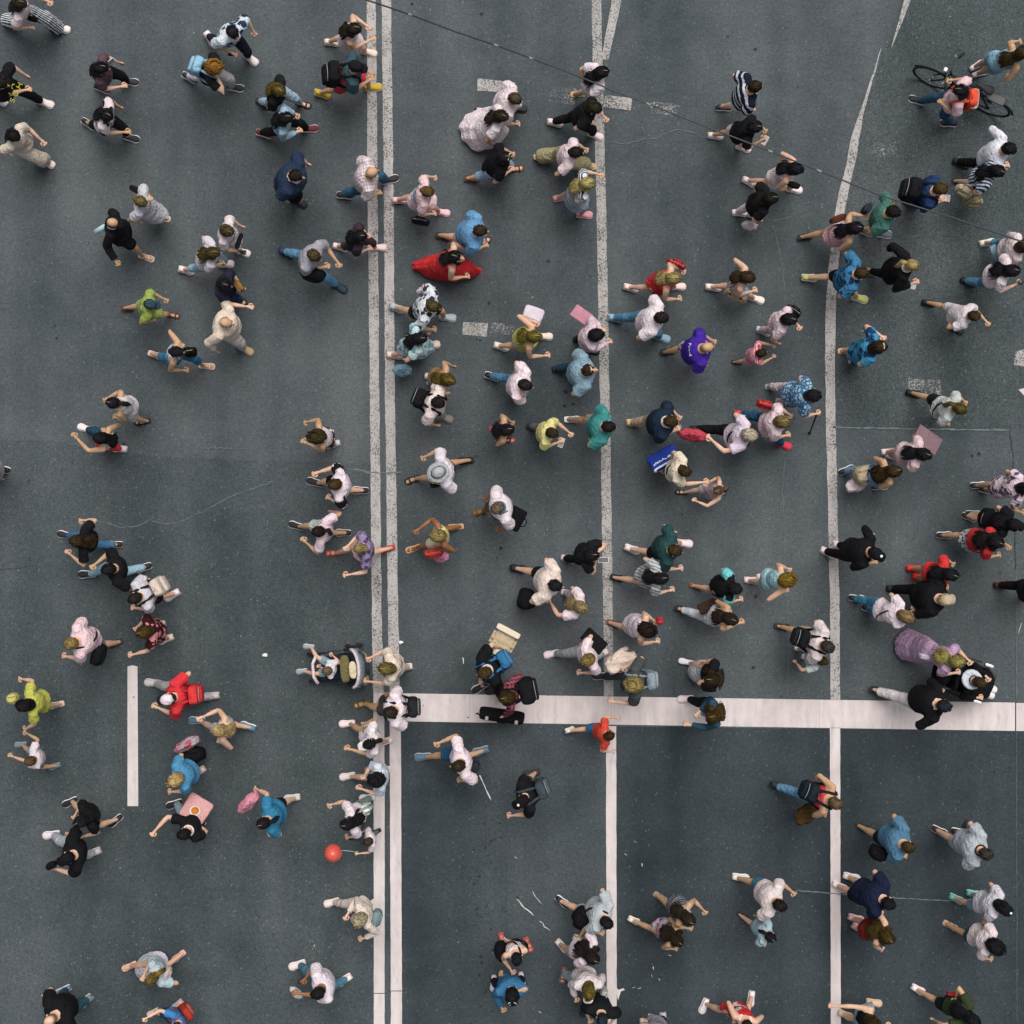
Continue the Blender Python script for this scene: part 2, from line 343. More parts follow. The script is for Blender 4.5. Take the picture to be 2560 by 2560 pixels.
for i in range(60): stain(random.gauss(1222, 22), random.uniform(2040, 2560), random.choice((1.5, 2, 2.5, 3, 4)))
for i in range(26): stain(random.gauss(1185, 60), random.uniform(1560, 2050), random.choice((1, 1.5, 2, 2.6)))
for i in range(60): stain(random.uniform(0, 2560), random.uniform(0, 2560), random.choice((1, 1.4, 2, 2.4)))
for x, y, r in ((1414, 980, 6), (1412, 1015, 5), (1432, 1010, 4), (1200, 850, 4), (1192, 848, 2.5), (1252, 1370, 5), (1243, 1395, 3), (1222, 758, 4), (1204, 35, 5), (1030, 10, 4), (138, 815, 3), (142, 845, 4), (1190, 1140, 3), (2430, 1139, 5), (2447, 1135, 5), (2400, 1440, 3), (1705, 1285, 3), (2485, 1930, 4), (2525, 1918, 4)): stain(x, y, r)
for cx, cy, n in ((1402, 240, 9), (1655, 272, 7), (1262, 822, 7), (2212, 372, 6), (2310, 968, 8)):
    for i in range(n):
        x = cx + random.uniform(-34, 34); y = cy + random.uniform(-18, 18); d = random.uniform(-6, 6)
        crack([(x, y), (x + 7, y + d), (x + 13, y + d * .5)], .8, CR_L, name='scuffed_paint')
# rubbish on the road
def scrap(px_, py_, lab):
    mb = MB(); x, y = g2(px_, py_); n = 7
    top = [(math.cos(i / n * 6.283) * random.uniform(.03, .06), math.sin(i / n * 6.283) * random.uniform(.025, .05), random.uniform(.012, .03)) for i in range(n)]
    a = mb.ring(top); b = mb.ring([(p[0] * .8, p[1] * .8, .0) for p in top]); c = mb.ring([(0, 0, .04)])[0]
    for i in range(n): mb.face((a[i], a[(i + 1) % n], c)); mb.face((b[i], b[(i + 1) % n], a[(i + 1) % n], a[i]))
    tag(obj('paper_scrap', mb, plain('e2dedc', .9, name='paper'), loc=(x, y, .012)), lab, 'litter')
scrap(663, 1638, 'crumpled white paper scrap on asphalt in front of the stroller')
scrap(1002, 1606, 'tiny white paper scrap on asphalt right of the stroller handle')
# ------------------------------------------------------------------ overhead cable
cz = lambda t: 6.6 + 1.6 * (2 * t - 1) ** 2
cp = [(760, -62), (917, 0), (1024, 36), (1140, 80), (1240, 113), (1326, 145), (1430, 184), (1536, 228), (1620, 260), (1780, 322), (1925, 378), (2048, 427), (2200, 488), (2380, 544), (2560, 606), (2760, 672), (3000, 750)]
pts = []
for i, (a, b) in enumerate(cp):
    z = cz(i / (len(cp) - 1)); x, y = g2(a, b, z); pts.append((x, y, z))
d0 = np.array(pts[0]) - np.array(pts[1]); d1 = np.array(pts[-1]) - np.array(pts[-2])
pts = [tuple(np.array(pts[0]) + d0 * 9 + np.array((0, 0, 1.5)))] + pts + [tuple(np.array(pts[-1]) + d1 * 8 + np.array((0, 0, 1.5)))]
mb = MB(); mb.tube(pts, .0095, 8)
cable = obj('overhead_cable', mb, plain('2c3033', .5, name='cable_sheath')); tag(cable, 'thin dark overhead cable sagging diagonally above the crowd', 'cable')
for i in (3, 5, 6, 9, 11, 12):
    p = np.array(pts[i]); q = np.array(pts[i + 1]); d = (q - p) / np.linalg.norm(q - p)
    mb = MB(); mb.tube([p - d * .035, p, p + d * .035], [.010, .014, .010], 8); obj('cable_clip', mb, plain('7c8484', .5, name='clip'), cable)

# each person: label, head position, heading in degrees, feet, hands (metres), height and clothing
PEOPLE = [
 {'l': 'person at the top left corner in black and white striped wide trousers', 'p': (-7.462, 7.711), 'f': -8, 'ft': [(-8.058, 7.873), (-7.247, 7.776)], 'hs': [(-7.201, 7.957, 0.886), (-7.53, 7.547, 0.805)], 'h': 1.68, 'top': 'tee:e3cfd4', 'bot': 'wide:d6dbde:vstripe:2b3c46:0.035', 'sh': 'sneaker:e6d6d6:e6d6d6', 'hair': 'long:2a2417', 's': 0, 'w': 1.0, 'g': 'f'},
 {'l': 'person in black T-shirt with yellow lettering at the left edge', 'p': (-7.721, 6.482), 'f': -28, 'ft': [(-8.237, 6.632), (-7.511, 6.589)], 'hs': [(-7.567, 6.824, 0.875), (-7.511, 6.557, 0.98)], 'h': 1.78, 'top': 'tee:19181c', 'bot': 'pants:17171b', 'sh': 'sneaker:d8cccb:d8cccb', 'hair': 'short:1e1a18', 's': 0, 'w': 1.0, 'g': 'm', 'deco': 'text:T A|S C H:d8d23a'},
 {'l': 'person in mauve shirt with long black hair and black trousers, top left', 'p': (-6.219, 6.724), 'f': -12, 'ft': [(-6.598, 6.825), (-6.146, 6.931)], 'hs': [(-6.125, 7.028, 0.825), (-6.053, 6.614, 0.886)], 'h': 1.68, 'top': 'tee:5c4750', 'bot': 'pants:18181c', 'sh': 'sneaker:1c1c20:d8d8d8', 'hair': 'long:17151a', 's': 0, 'w': 1.0, 'g': 'f'},
 {'l': 'person in pale shirt with black print and black bare-ankle trousers, top left', 'p': (-6.146, 6.018), 'f': -22, 'ft': [(-6.777, 6.228), (-6.129, 6.026)], 'hs': [(-6.134, 6.354, 0.825), (-5.995, 5.904, 0.886)], 'h': 1.68, 'top': 'tee:dccbd0:blot:1c1b20:0.12', 'bot': 'capri:18181c', 'sh': 'sneaker:1a1a1e:e4dede', 'hair': 'long:16151a', 's': 1, 'w': 1.0, 'g': 'f'},
 {'l': 'person in beige top and flowing beige trousers with long black hair', 'p': (-7.551, 5.705), 'f': -24, 'ft': [None, (-7.486, 5.633)], 'hs': [(-7.297, 5.777, 0.865), (-7.882, 5.566, 0.845)], 'h': 1.68, 'top': 'tee:cfc0ae', 'bot': 'wide:d2c2b0', 'sh': 'sneaker:e2cfc6:e2cfc6', 'hair': 'long:171518', 's': 0, 'w': 1.0, 'g': 'f'},
 {'l': 'person in pale grey loose dress with one arm bent above the head', 'p': (-5.617, 4.702), 'f': -18, 'ft': [None, (-5.633, 4.742)], 'hs': [(-5.529, 4.86, 1.2), (-5.86, 4.511, 0.825)], 'h': 1.68, 'top': 'dress:bcbcc4:short', 'bot': 'none', 'sh': 'sandal:c9a992', 'hair': 'bun:6a5c3c', 's': 1, 'w': 1.0, 'g': 'f'},
 {'l': 'person with ginger curly hair, black jacket and grey trousers, hand at the chin', 'p': (-4.514, 6.756), 'f': -14, 'ft': [(-5.152, 6.979), (-4.452, 6.837)], 'hs': [(-4.43, 6.67, 1.35), None], 'h': 1.68, 'top': 'tee:1c1b20', 'bot': 'pants:b9b6bb', 'sh': 'sneaker:1b1b1f:e6dede', 'hair': 'curly:8a6222', 's': 0, 'w': 1.0, 'g': 'f', 'bp': '86b9d2:7fb4cf', 'deco': 'bpl:light blue backpack worn by the person with ginger curly hair'},
 {'l': 'person in blue and white patterned shirt looking at a phone, top left', 'p': (-4.217, 7.247), 'f': -48, 'ft': [(-4.836, 7.588), (-4.205, 7.298)], 'hs': [(-4.013, 7.504, 0.865), (-4.345, 7.099, 1.0)], 'h': 1.76, 'top': 'tee:c9d4dc:blot:1d3550:0.1', 'bot': 'pants:1e2430', 'sh': 'sneaker:e2d4d2:ddd0ce', 'hair': 'short:18161a', 's': 0, 'w': 1.0, 'g': 'm'},
 {'l': 'person in short pale pink dress left of the worn double line, topmost', 'p': (-2.38, 7.318), 'f': -8, 'ft': [(-2.873, 7.559), (-2.301, 7.405)], 'hs': [(-2.215, 7.516, 1.1), (-2.167, 7.316, 1.0)], 'h': 1.68, 'top': 'sdress:e0cdd0:mini', 'bot': 'none', 'sh': 'sneaker:d8c6b4:d8c6b4', 'hair': 'long:2a2016', 's': 0, 'w': 1.0, 'g': 'f'},
 {'l': 'person in black cap and red shorts wearing yellow shoes', 'p': (-2.356, 6.735), 'f': -3, 'ft': [(-3.018, 6.721), (-2.233, 6.842)], 'hs': [(-2.195, 6.669, 1.05), (-2.2, 6.806, 1.0)], 'h': 1.76, 'top': 'tee:35545c', 'bot': 'shorts:cf2b40', 'sh': 'sneaker:b99a2a:d8c48e', 'hair': 'short:1a1818', 's': 1, 'w': 1.0, 'g': 'm', 'hat': 'cap:19191c', 'bp': '18181b:18181b:big', 'deco': 'bpl:large black backpack worn by the person in red shorts;chest:d04a58'},
 {'l': 'person in black top and light blue jeans with long olive-brown hair', 'p': (-3.527, 6.387), 'f': -24, 'ft': [(-3.991, 6.564), (-3.36, 6.569)], 'hs': [None, None], 'h': 1.68, 'top': 'tee:1d1d21', 'bot': 'pants:9dbccd', 'sh': 'sandal:1d1c20', 'hair': 'long:5c4f1c', 's': 0, 'w': 1.0, 'g': 'f'},
 {'l': 'person in light denim jacket and black trousers with a dark red shoe', 'p': (-3.423, 5.97), 'f': -3, 'ft': [(-3.966, 6.086), (-3.249, 6.176)], 'hs': [(-3.371, 6.211, 0.825), (-3.33, 5.925, 0.845)], 'h': 1.68, 'top': 'long:8fb0c4', 'bot': 'pants:17171b', 'sh': 'sneaker:5e1f22:e2d2d0', 'hair': 'long:18161a', 's': 0, 'w': 1.0, 'g': 'f'},
 {'l': 'person in navy T-shirt and black shorts with pale collar, alone left of double line', 'p': (-3.255, 5.075), 'f': -25, 'ft': [(-3.65, 5.121), (-3.428, 4.993)], 'hs': [(-3.202, 5.46, 0.875), (-3.562, 4.841, 0.875)], 'h': 1.78, 'top': 'tee:22334b', 'bot': 'shorts:18181c', 'sh': 'sneaker:1b1b1f:2a2a30', 'hair': 'short:221d1a', 's': 0, 'w': 1.35, 'g': 'm', 'deco': 'collar:d8c2c4'},
 {'l': 'bald person in pink and white checked shirt stepping over the double line', 'p': (-2.117, 5.135), 'f': 8, 'ft': [(-2.66, 5.101), (-1.96, 5.357)], 'hs': [(-2.089, 4.949, 0.844), None], 'h': 1.76, 'top': 'tee:e0d0d0:check:b6a0a8:0.05', 'bot': 'pants:2d5f7c', 'sh': 'sneaker:1c1c20:ded6d4', 'hair': 'bald:c79a66', 's': 1, 'w': 1.08, 'g': 'm'},
 {'l': 'person in pink outfit with light blue straps right of the double line', 'p': (-1.272, 4.866), 'f': -3, 'ft': [(-1.786, 5.019), (-1.12, 4.828)], 'hs': [(-1.227, 5.25, 0.814), (-1.245, 4.633, 0.795)], 'h': 1.62, 'top': 'tee:e0bcc0', 'bot': 'skirt:e2c2c6', 'sh': 'sneaker:dcb6ba:dcb6ba', 'hair': 'bun:5e4a28', 's': 0, 'w': 1.0, 'g': 'f', 'deco': 'vest:7fa6bd'},
 {'l': 'person in pale pink shirt and trousers beside the white long dress', 'p': (0.054, 6.244), 'f': -12, 'ft': [(-0.471, 6.405), (0.109, 6.501)], 'hs': [None, None], 'h': 1.74, 'top': 'tee:e4d0d4', 'bot': 'pants:e2d0d4', 'sh': 'sneaker:1c2024:2a2c30', 'hair': 'short:4a4030', 's': 0, 'w': 1.0, 'g': 'm'},
 {'l': 'person in long white dress with dark wavy hair', 'p': (-0.157, 5.999), 'f': -8, 'ft': [(-0.65, 5.989), None], 'hs': [(-0.06, 6.071, 0.845), (-0.275, 5.703, 0.825)], 'h': 1.68, 'top': 'dress:e4d4d8:long', 'bot': 'none', 'sh': 'sandal:c8a88a', 'hair': 'long:2c2312', 's': 1, 'w': 1.0, 'g': 'f'},
 {'l': 'person in black dress with white-rimmed glasses on dark hair', 'p': (-0.106, 5.376), 'f': 2, 'ft': [(-0.625, 5.357), (0.067, 5.528)], 'hs': [(-0.01, 5.612, 0.825), (-0.034, 5.258, 1.05)], 'h': 1.68, 'top': 'dress:16161a:mini', 'bot': 'capri:8fb0c6', 'sh': 'sandal:5a3320', 'hair': 'bob:19171a', 's': 0, 'w': 1.12, 'g': 'f', 'deco': 'glasses:d8c8a8'},
 {'l': 'person in white shirt with black hair at the top end of the middle line', 'p': (1.362, 6.66), 'f': 12, 'ft': [(1.082, 6.743), None], 'hs': [(1.081, 6.677, 0.865), (1.215, 6.49, 0.825)], 'h': 1.68, 'top': 'tee:e2d4da', 'bot': 'skirt:c9c2cc', 'sh': 'sandal:b59a62', 'hair': 'long:17161a', 's': 0, 'w': 1.0, 'g': 'f'},
 {'l': 'person all in black with tan belt bag and white shoes on the middle line', 'p': (1.258, 6.127), 'f': -14, 'ft': [(0.715, 6.262), (1.347, 6.069)], 'hs': [(1.46, 6.13, 0.886), (1.193, 6.013, 0.95)], 'h': 1.68, 'top': 'tee:1a191d', 'bot': 'pants:17171b', 'sh': 'sneaker:e2d4d0:e6d8d2', 'hair': 'bob:2a2519', 's': 0, 'w': 1.0, 'g': 'f'},
 {'l': 'person in pink blouse and wide olive trousers', 'p': (0.977, 5.453), 'f': -4, 'ft': [(0.498, 5.715), (1.236, 5.582)], 'hs': [(1.14, 5.677, 0.845), (0.76, 5.306, 0.825)], 'h': 1.68, 'top': 'tee:e2cbd0', 'bot': 'wide:a39a70', 'sh': 'sandal:b5a67a', 'hair': 'bun:201a16', 's': 0, 'w': 1.0, 'g': 'f'},
 {'l': 'blond person in striped top and denim skirt near the middle line', 'p': (1.154, 4.978), 'f': 4, 'ft': [(0.792, 5.067), (1.168, 4.788)], 'hs': [(1.376, 5.264, 0.906), (1.116, 4.933, 0.825)], 'h': 1.68, 'top': 'tee:d8d8d8:hstripe:27304a:0.045', 'bot': 'skirt:8aa4b8', 'sh': 'sneaker:c98a92:d8b4b8', 'hair': 'long:a89a62', 's': 0, 'w': 1.0, 'g': 'f'},
 {'l': 'person in navy and white banded polo shirt and white shorts', 'p': (3.684, 6.433), 'f': 8, 'ft': [(3.424, 6.521), None], 'hs': [(3.482, 6.717, 0.855), (3.742, 6.264, 0.834)], 'h': 1.74, 'top': 'tee:19202e:band:c8ccd6:0.16', 'bot': 'shorts:d8d8de', 'sh': 'sneaker:1c2430:e0dcdc', 'hair': 'short:2c2114', 's': 0, 'w': 1.0, 'g': 'm'},
 {'l': 'person in black top and black hair under the overhead cable', 'p': (3.701, 5.847), 'f': -10, 'ft': [(3.288, 6.06), (3.732, 5.869)], 'hs': [(3.937, 5.966, 0.853), (3.874, 5.723, 1.1)], 'h': 1.62, 'top': 'tee:1a191d', 'bot': 'shorts:d6c4b8', 'sh': 'sneaker:e2d2d0:e2d2d0', 'hair': 'long:19171a', 's': 1, 'w': 1.0, 'g': 'f'},
 {'l': 'person in short white dress with long black hair below the cable', 'p': (4.314, 5.2), 'f': -16, 'ft': [(3.843, 5.306), (4.551, 5.198)], 'hs': [(4.169, 5.48, 0.825), (4.293, 5.02, 0.805)], 'h': 1.68, 'top': 'sdress:e0d0d4:mini', 'bot': 'none', 'sh': 'sneaker:e2d2d2:e2d2d2', 'hair': 'long:17151a', 's': 0, 'w': 1.0, 'g': 'f'},
 {'l': 'person in black top and white trousers holding a white carrier bag', 'p': (3.925, 4.747), 'f': -8, 'ft': [(3.681, 4.823), (3.92, 4.78)], 'hs': [(3.801, 5.046, 0.825), (3.837, 4.531, 0.805)], 'h': 1.68, 'top': 'tee:1a191d', 'bot': 'pants:d8cdd0', 'sh': 'sneaker:e2d6d4:e2d6d4', 'hair': 'long:1a1712', 's': 0, 'w': 1.0, 'g': 'f'},
 {'l': 'person in pink T-shirt pushing the black bicycle', 'p': (6.793, 6.387), 'f': 168, 'ft': [(6.518, 6.637), (7.033, 6.265)], 'hs': [(6.827, 6.721, 1.0), (6.647, 6.31, 1.0)], 'h': 1.68, 'top': 'tee:dcb8c0', 'bot': 'pants:2c5570', 'sh': 'sneaker:18181c:ded8d8', 'hair': 'bob:19161a', 's': 1, 'w': 1.0, 'g': 'f', 'bp': 'e0440c:e24a10', 'deco': 'bpl:orange backpack with pale stripe worn beside the bicycle'},
 {'l': 'person in light blue playsuit at the right edge near the bicycle', 'p': (7.74, 6.965), 'f': 25, 'ft': [(7.491, 7.195), (7.542, 7.067)], 'hs': [(7.878, 7.337, 0.926), (7.734, 6.776, 0.805)], 'h': 1.68, 'top': 'tank:8fc0d2', 'bot': 'shorts:7db0c6', 'sh': 'sneaker:cfc4c4:3a3a40', 'hair': 'long:3a2c14', 's': 1, 'w': 1.0, 'g': 'f'},
 {'l': 'person in white shirt and black trousers, top right', 'p': (7.515, 5.48), 'f': -14, 'ft': [(7.235, 5.613), None], 'hs': [(7.508, 5.91, 0.897), (7.675, 5.377, 0.918)], 'h': 1.78, 'top': 'long3:dfdfe8', 'bot': 'pants:16171a', 'sh': 'sneaker:1a1a1e:1a1a1e', 'hair': 'short:18151a', 's': 0, 'w': 1.0, 'g': 'm'},
 {'l': 'person in blue and white striped top with long black hair, top right', 'p': (7.363, 5.159), 'f': -10, 'ft': [(7.218, 5.309), None], 'hs': [(7.67, 5.396, 0.906), (7.255, 4.955, 0.8)], 'h': 1.68, 'top': 'tee:c4d0dc:vstripe:2a3850:0.05', 'bot': 'shorts:dcc6c6', 'sh': 'sandal:2a2420', 'hair': 'long:16141a', 's': 0, 'w': 1.0, 'g': 'f'},
 {'l': 'person in dark blue jacket reading a tablet, top right', 'p': (6.476, 4.876), 'f': -8, 'ft': [(6.432, 4.985), None], 'hs': [(6.628, 4.798, 1.1), (6.574, 4.859, 1.12)], 'h': 1.76, 'top': 'long3:1f3a66', 'bot': 'pants:3a6a86', 'sh': 'sneaker:1b1b1f:2a2a2e', 'hair': 'short:4a3c1e', 's': 0, 'w': 1.0, 'g': 'm', 'bp': '16171a:1c1d21:big', 'deco': 'bpl:large black backpack on the person reading a tablet'},
 {'l': 'person in green T-shirt on the worn right line', 'p': (5.76, 4.529), 'f': -12, 'ft': [(5.681, 4.529), (5.989, 4.478)], 'hs': [(5.939, 4.866, 0.897), (5.569, 4.379, 0.854)], 'h': 1.78, 'top': 'tee:3f7266', 'bot': 'shorts:1c2228', 'sh': 'sneaker:6a6f7a:d8d8d8', 'hair': 'short:1d1618', 's': 1, 'w': 1.0, 'g': 'm'},
 {'l': 'person in pink summer dress with long black hair crossing the right line', 'p': (5.22, 4.306), 'f': 3, 'ft': [(4.747, 4.435), None], 'hs': [(5.508, 4.613, 0.946), (5.199, 4.152, 0.805)], 'h': 1.68, 'top': 'sdress:d8a4ac:mini', 'bot': 'none', 'sh': 'sandal:1c1a1a', 'hair': 'long:17141a', 's': 1, 'w': 1.0, 'g': 'f'},
 {'l': 'person in blue patterned shirt and black shorts on the right line', 'p': (5.3, 3.612), 'f': -8, 'ft': [(4.811, 3.769), (5.604, 3.442)], 'hs': [(5.311, 3.972, 0.865), (5.183, 3.351, 0.844)], 'h': 1.76, 'top': 'tee:2f78a4:blot:163a5e:0.07', 'bot': 'shorts:18181c', 'sh': 'sneaker:b9bb6a:e0dede', 'hair': 'short:3a2c14', 's': 0, 'w': 1.0, 'g': 'm'},
 {'l': 'blond person in black cape-like coat holding a phone', 'p': (6.071, 3.733), 'f': -12, 'ft': [(5.826, 3.855), None], 'hs': [(5.835, 4.117, 0.886), (6.203, 3.501, 1.1)], 'h': 1.68, 'top': 'coat:17161a', 'bot': 'pants:17161a', 'sh': 'sneaker:7a7a80:8a8a90', 'hair': 'pony:a08c5c', 's': 0, 'w': 1.0, 'g': 'f', 'deco': 'collar:e4d2d4'},
 {'l': 'person in pale pink top at the right edge under the cable end', 'p': (7.796, 4.041), 'f': 2, 'ft': [(7.662, 4.341), None], 'hs': [(7.827, 3.97, 0.825), None], 'h': 1.68, 'top': 'long:dccaca', 'bot': 'capri:4f8aa8', 'sh': 'sneaker:d8d2c4:d8d2c4', 'hair': 'bob:3a2614', 's': 0, 'w': 1.0, 'g': 'f'},
 {'l': 'person in white T-shirt and jeans with long black hair holding a cup, right edge', 'p': (7.587, 3.653), 'f': -14, 'ft': [(7.351, 3.698), None], 'hs': [(7.755, 3.892, 0.845), (7.808, 3.494, 1.15)], 'h': 1.68, 'top': 'tee:e2d0d4', 'bot': 'pants:4a88a8', 'sh': 'sneaker:18181b:222226', 'hair': 'long:17141a', 's': 0, 'w': 1.0, 'g': 'f'},
 {'l': 'short person in white T-shirt striding with bare legs, right', 'p': (7.062, 2.995), 'f': -18, 'ft': [(6.726, 3.36), (7.166, 2.933)], 'hs': [(7.398, 2.944, 0.932), (6.829, 2.965, 0.752)], 'h': 1.5, 'top': 'tee:d8ccd0', 'bot': 'shorts:cfc4ca', 'sh': 'sneaker:18181b:1c1c20', 'hair': 'short:3c3016', 's': 1, 'w': 1.0, 'g': 'c'},
 {'l': 'person in turquoise and blue flowered dress with headband', 'p': (5.569, 2.503), 'f': -4, 'ft': [None, None], 'hs': [(5.688, 2.745, 1.2), (5.423, 2.325, 0.805)], 'h': 1.68, 'top': 'dress:2f8fb8:blot:143a66:0.09', 'bot': 'none', 'sh': 'sandal:c9a080', 'hair': 'bob:2e2210', 's': 0, 'w': 1.1, 'g': 'f', 'deco': 'band:d8c49a'},
 {'l': 'person in grey-green T-shirt with olive hair and bare rear leg, right', 'p': (6.793, 1.561), 'f': -18, 'ft': [(6.484, 1.905), None], 'hs': [(7.054, 1.732, 0.865), (6.776, 1.362, 0.825)], 'h': 1.68, 'top': 'tee:b9bfba', 'bot': 'shorts:202428', 'sh': 'sneaker:17171a:1c1c20', 'hair': 'pony:55481e', 's': 1, 'w': 1.0, 'g': 'f', 'strap': '1c1c20'},
 {'l': 'person in black jacket with dark cap, pale headphones and a light blue bottle', 'p': (-6.058, 4.389), 'f': -12, 'ft': [None, (-5.89, 4.102)], 'hs': [(-6.095, 4.477, 0.815), (-6.166, 3.865, 0.915)], 'h': 1.66, 'top': 'coat:19191d', 'bot': 'shorts:19191d', 'sh': 'sandal:c9b0a0', 'hair': 'bald:c79e6c', 's': 1, 'w': 1.0, 'g': 'f', 'hat': 'visor:161619', 'deco': 'collar:d6dcde'},
 {'l': 'person in lime green shirt with dark teal cap and brown sandals', 'p': (-5.524, 3.172), 'f': -6, 'ft': [(-6.142, 3.278), (-5.466, 3.168)], 'hs': [(-5.43, 3.336, 0.734), (-5.666, 2.974, 0.734)], 'h': 1.5, 'top': 'tee:95ab40', 'bot': 'shorts:9bb04a', 'sh': 'sandal:4a2e20', 'hair': 'short:2a2620', 's': 1, 'w': 1.0, 'g': 'c', 'hat': 'cap:2d4450', 'deco': 'yoke:d8d4cc'},
 {'l': 'person in blue flowered top and blue shorts with black bun, left', 'p': (-5.092, 2.432), 'f': -12, 'ft': [(-5.702, 2.515), (-4.916, 2.352)], 'hs': [(-5.115, 2.636, 1.15), (-5.124, 2.199, 0.785)], 'h': 1.64, 'top': 'tank:c2ccd2:blot:3a6f92:0.06', 'bot': 'capri:2f6f94', 'sh': 'sandal:d8b8a8', 'hair': 'bun:18161a', 's': 1, 'w': 1.0, 'g': 'f'},
 {'l': 'person in white sleeveless top with black ponytail striding left', 'p': (-6.047, 1.653), 'f': 182, 'ft': [None, (-5.958, 1.453)], 'hs': [(-6.315, 1.761, 0.926), (-6.178, 1.461, 0.845)], 'h': 1.68, 'top': 'tank:c9c6cc', 'bot': 'shorts:c9c4c8', 'sh': 'sandal:1a181a', 'hair': 'pony:16151a', 's': 1, 'w': 1.0, 'g': 'f'},
 {'l': 'person in white top with black sling strap looking at a phone', 'p': (-4.316, 4.267), 'f': -14, 'ft': [None, None], 'hs': [(-4.232, 4.48, 0.795), (-4.265, 4.054, 0.795)], 'h': 1.62, 'top': 'tee:dccfd2', 'bot': 'shorts:d6c8ca', 'sh': 'sneaker:dcd0d0:dcd0d0', 'hair': 'bob:4a4026', 's': 0, 'w': 1.0, 'g': 'f'},
 {'l': 'person in white top with long two-tone brown hair and white shoes', 'p': (-4.526, 3.929), 'f': -6, 'ft': [(-5.212, 3.88), (-4.606, 3.995)], 'hs': [(-4.698, 4.169, 0.825), (-4.549, 3.871, 0.825)], 'h': 1.68, 'top': 'tee:cfc8d0', 'bot': 'capri:8db0c2', 'sh': 'sneaker:e0d2cc:e0d2cc', 'hair': 'long:4a3e1c', 's': 0, 'w': 1.0, 'g': 'f'},
 {'l': 'person in navy top stretching an arm with a brown purse', 'p': (-4.361, 3.46), 'f': -28, 'ft': [None, (-4.384, 3.419)], 'hs': [(-4.21, 3.515, 0.825), (-4.044, 3.146, 1.08)], 'h': 1.64, 'top': 'tee:23263a', 'bot': 'capri:1f3d54', 'sh': 'sandal:1a181a', 'hair': 'bob:18171c', 's': 0, 'w': 1.0, 'g': 'f'},
 {'l': 'bald person in cream shirt and pale grey trousers', 'p': (-4.321, 2.858), 'f': -24, 'ft': [None, (-4.29, 2.617)], 'hs': [(-4.416, 3.086, 0.875), (-4.64, 2.496, 0.918)], 'h': 1.78, 'top': 'long3:dcc8b4', 'bot': 'pants:c4bcb6', 'sh': 'sneaker:a8926e:a08a68', 'hair': 'bald:b39680', 's': 1, 'w': 1.15, 'g': 'm'},
 {'l': 'person in grey T-shirt and jeans hugging a black backpack', 'p': (-2.981, 3.87), 'f': -26, 'ft': [(-3.59, 4.159), (-2.779, 3.624)], 'hs': [(-2.683, 3.864, 0.972), (-2.865, 3.772, 1.15)], 'h': 1.8, 'top': 'tee:9a98a0', 'bot': 'pants:5a92b8', 'sh': 'sneaker:22384a:1c2a36', 'hair': 'short:4a3c24', 's': 1, 'w': 1.0, 'g': 'm'},
 {'l': 'person in dark plum outfit with long black hair at the double line', 'p': (-2.295, 4.192), 'f': -6, 'ft': [(-2.745, 4.261), (-2.144, 4.261)], 'hs': [(-2.182, 4.237, 1.2), (-2.242, 4.097, 0.805)], 'h': 1.64, 'top': 'tee:3a2c36', 'bot': 'capri:3a3038', 'sh': 'sneaker:e2cac8:dcc2c0', 'hair': 'long:16151a', 's': 0, 'w': 1.0, 'g': 'f'},
 {'l': 'person in sky blue T-shirt and shorts right of the double line', 'p': (-0.47, 4.249), 'f': -6, 'ft': [(-1.069, 4.427), (-0.471, 4.384)], 'hs': [None, (-0.439, 4.135, 0.875)], 'h': 1.78, 'top': 'tee:5f98c4', 'bot': 'shorts:c9a8a8', 'sh': 'sandal:3a2a1c', 'hair': 'short:33291a', 's': 0, 'w': 1.1, 'g': 'm'},
 {'l': 'person in long red dress looking upward', 'p': (-0.836, 3.864), 'f': -6, 'ft': [(-1.393, 3.923), (-0.625, 3.889)], 'hs': [(-0.705, 4.102, 0.825), (-0.721, 3.649, 0.845)], 'h': 1.68, 'top': 'sdress:d8141c:long', 'bot': 'none', 'sh': 'sandal:c81018', 'hair': 'long:17151a', 's': 0, 'w': 1.05, 'g': 'f', 'look': 1},
 {'l': 'person in black and white patterned shirt carrying a white bag, near double line', 'p': (-1.19, 3.108), 'f': -14, 'ft': [(-1.82, 3.266), (-1.035, 3.134)], 'hs': [(-1.349, 3.418, 0.865), (-1.25, 2.82, 0.865)], 'h': 1.76, 'top': 'tee:d2d6da:blot:2a3a40:0.08', 'bot': 'shorts:1c2024', 'sh': 'sneaker:a2adb4:b0bac0', 'hair': 'short:4a4024', 's': 1, 'w': 1.0, 'g': 'm'},
 {'l': 'person in light blue flowered dress with long black hair beside the double line', 'p': (-1.387, 2.632), 'f': 3, 'ft': [(-1.871, 2.523), (-1.287, 2.69)], 'hs': [(-1.318, 2.844, 0.825), (-1.679, 2.36, 0.865)], 'h': 1.68, 'top': 'dress:b4cdd2:blot:6a94a0:0.07', 'bot': 'none', 'sh': 'sneaker:e0c8b8:e0c8b8', 'hair': 'long:17161a', 's': 0, 'w': 1.0, 'g': 'f'},
 {'l': 'person in brown and red patterned top with long olive-brown hair', 'p': (-0.954, 2.004), 'f': -12, 'ft': [(-1.274, 2.182), (-1.239, 2.062)], 'hs': [(-0.937, 2.299, 0.815), (-1.054, 1.836, 0.795)], 'h': 1.66, 'top': 'tank:8a6a3a:blot:a8484a:0.08', 'bot': 'shorts:8a7448', 'sh': 'sneaker:e0dada:e0dada', 'hair': 'long:5a4c1a', 's': 1, 'w': 1.0, 'g': 'f'},
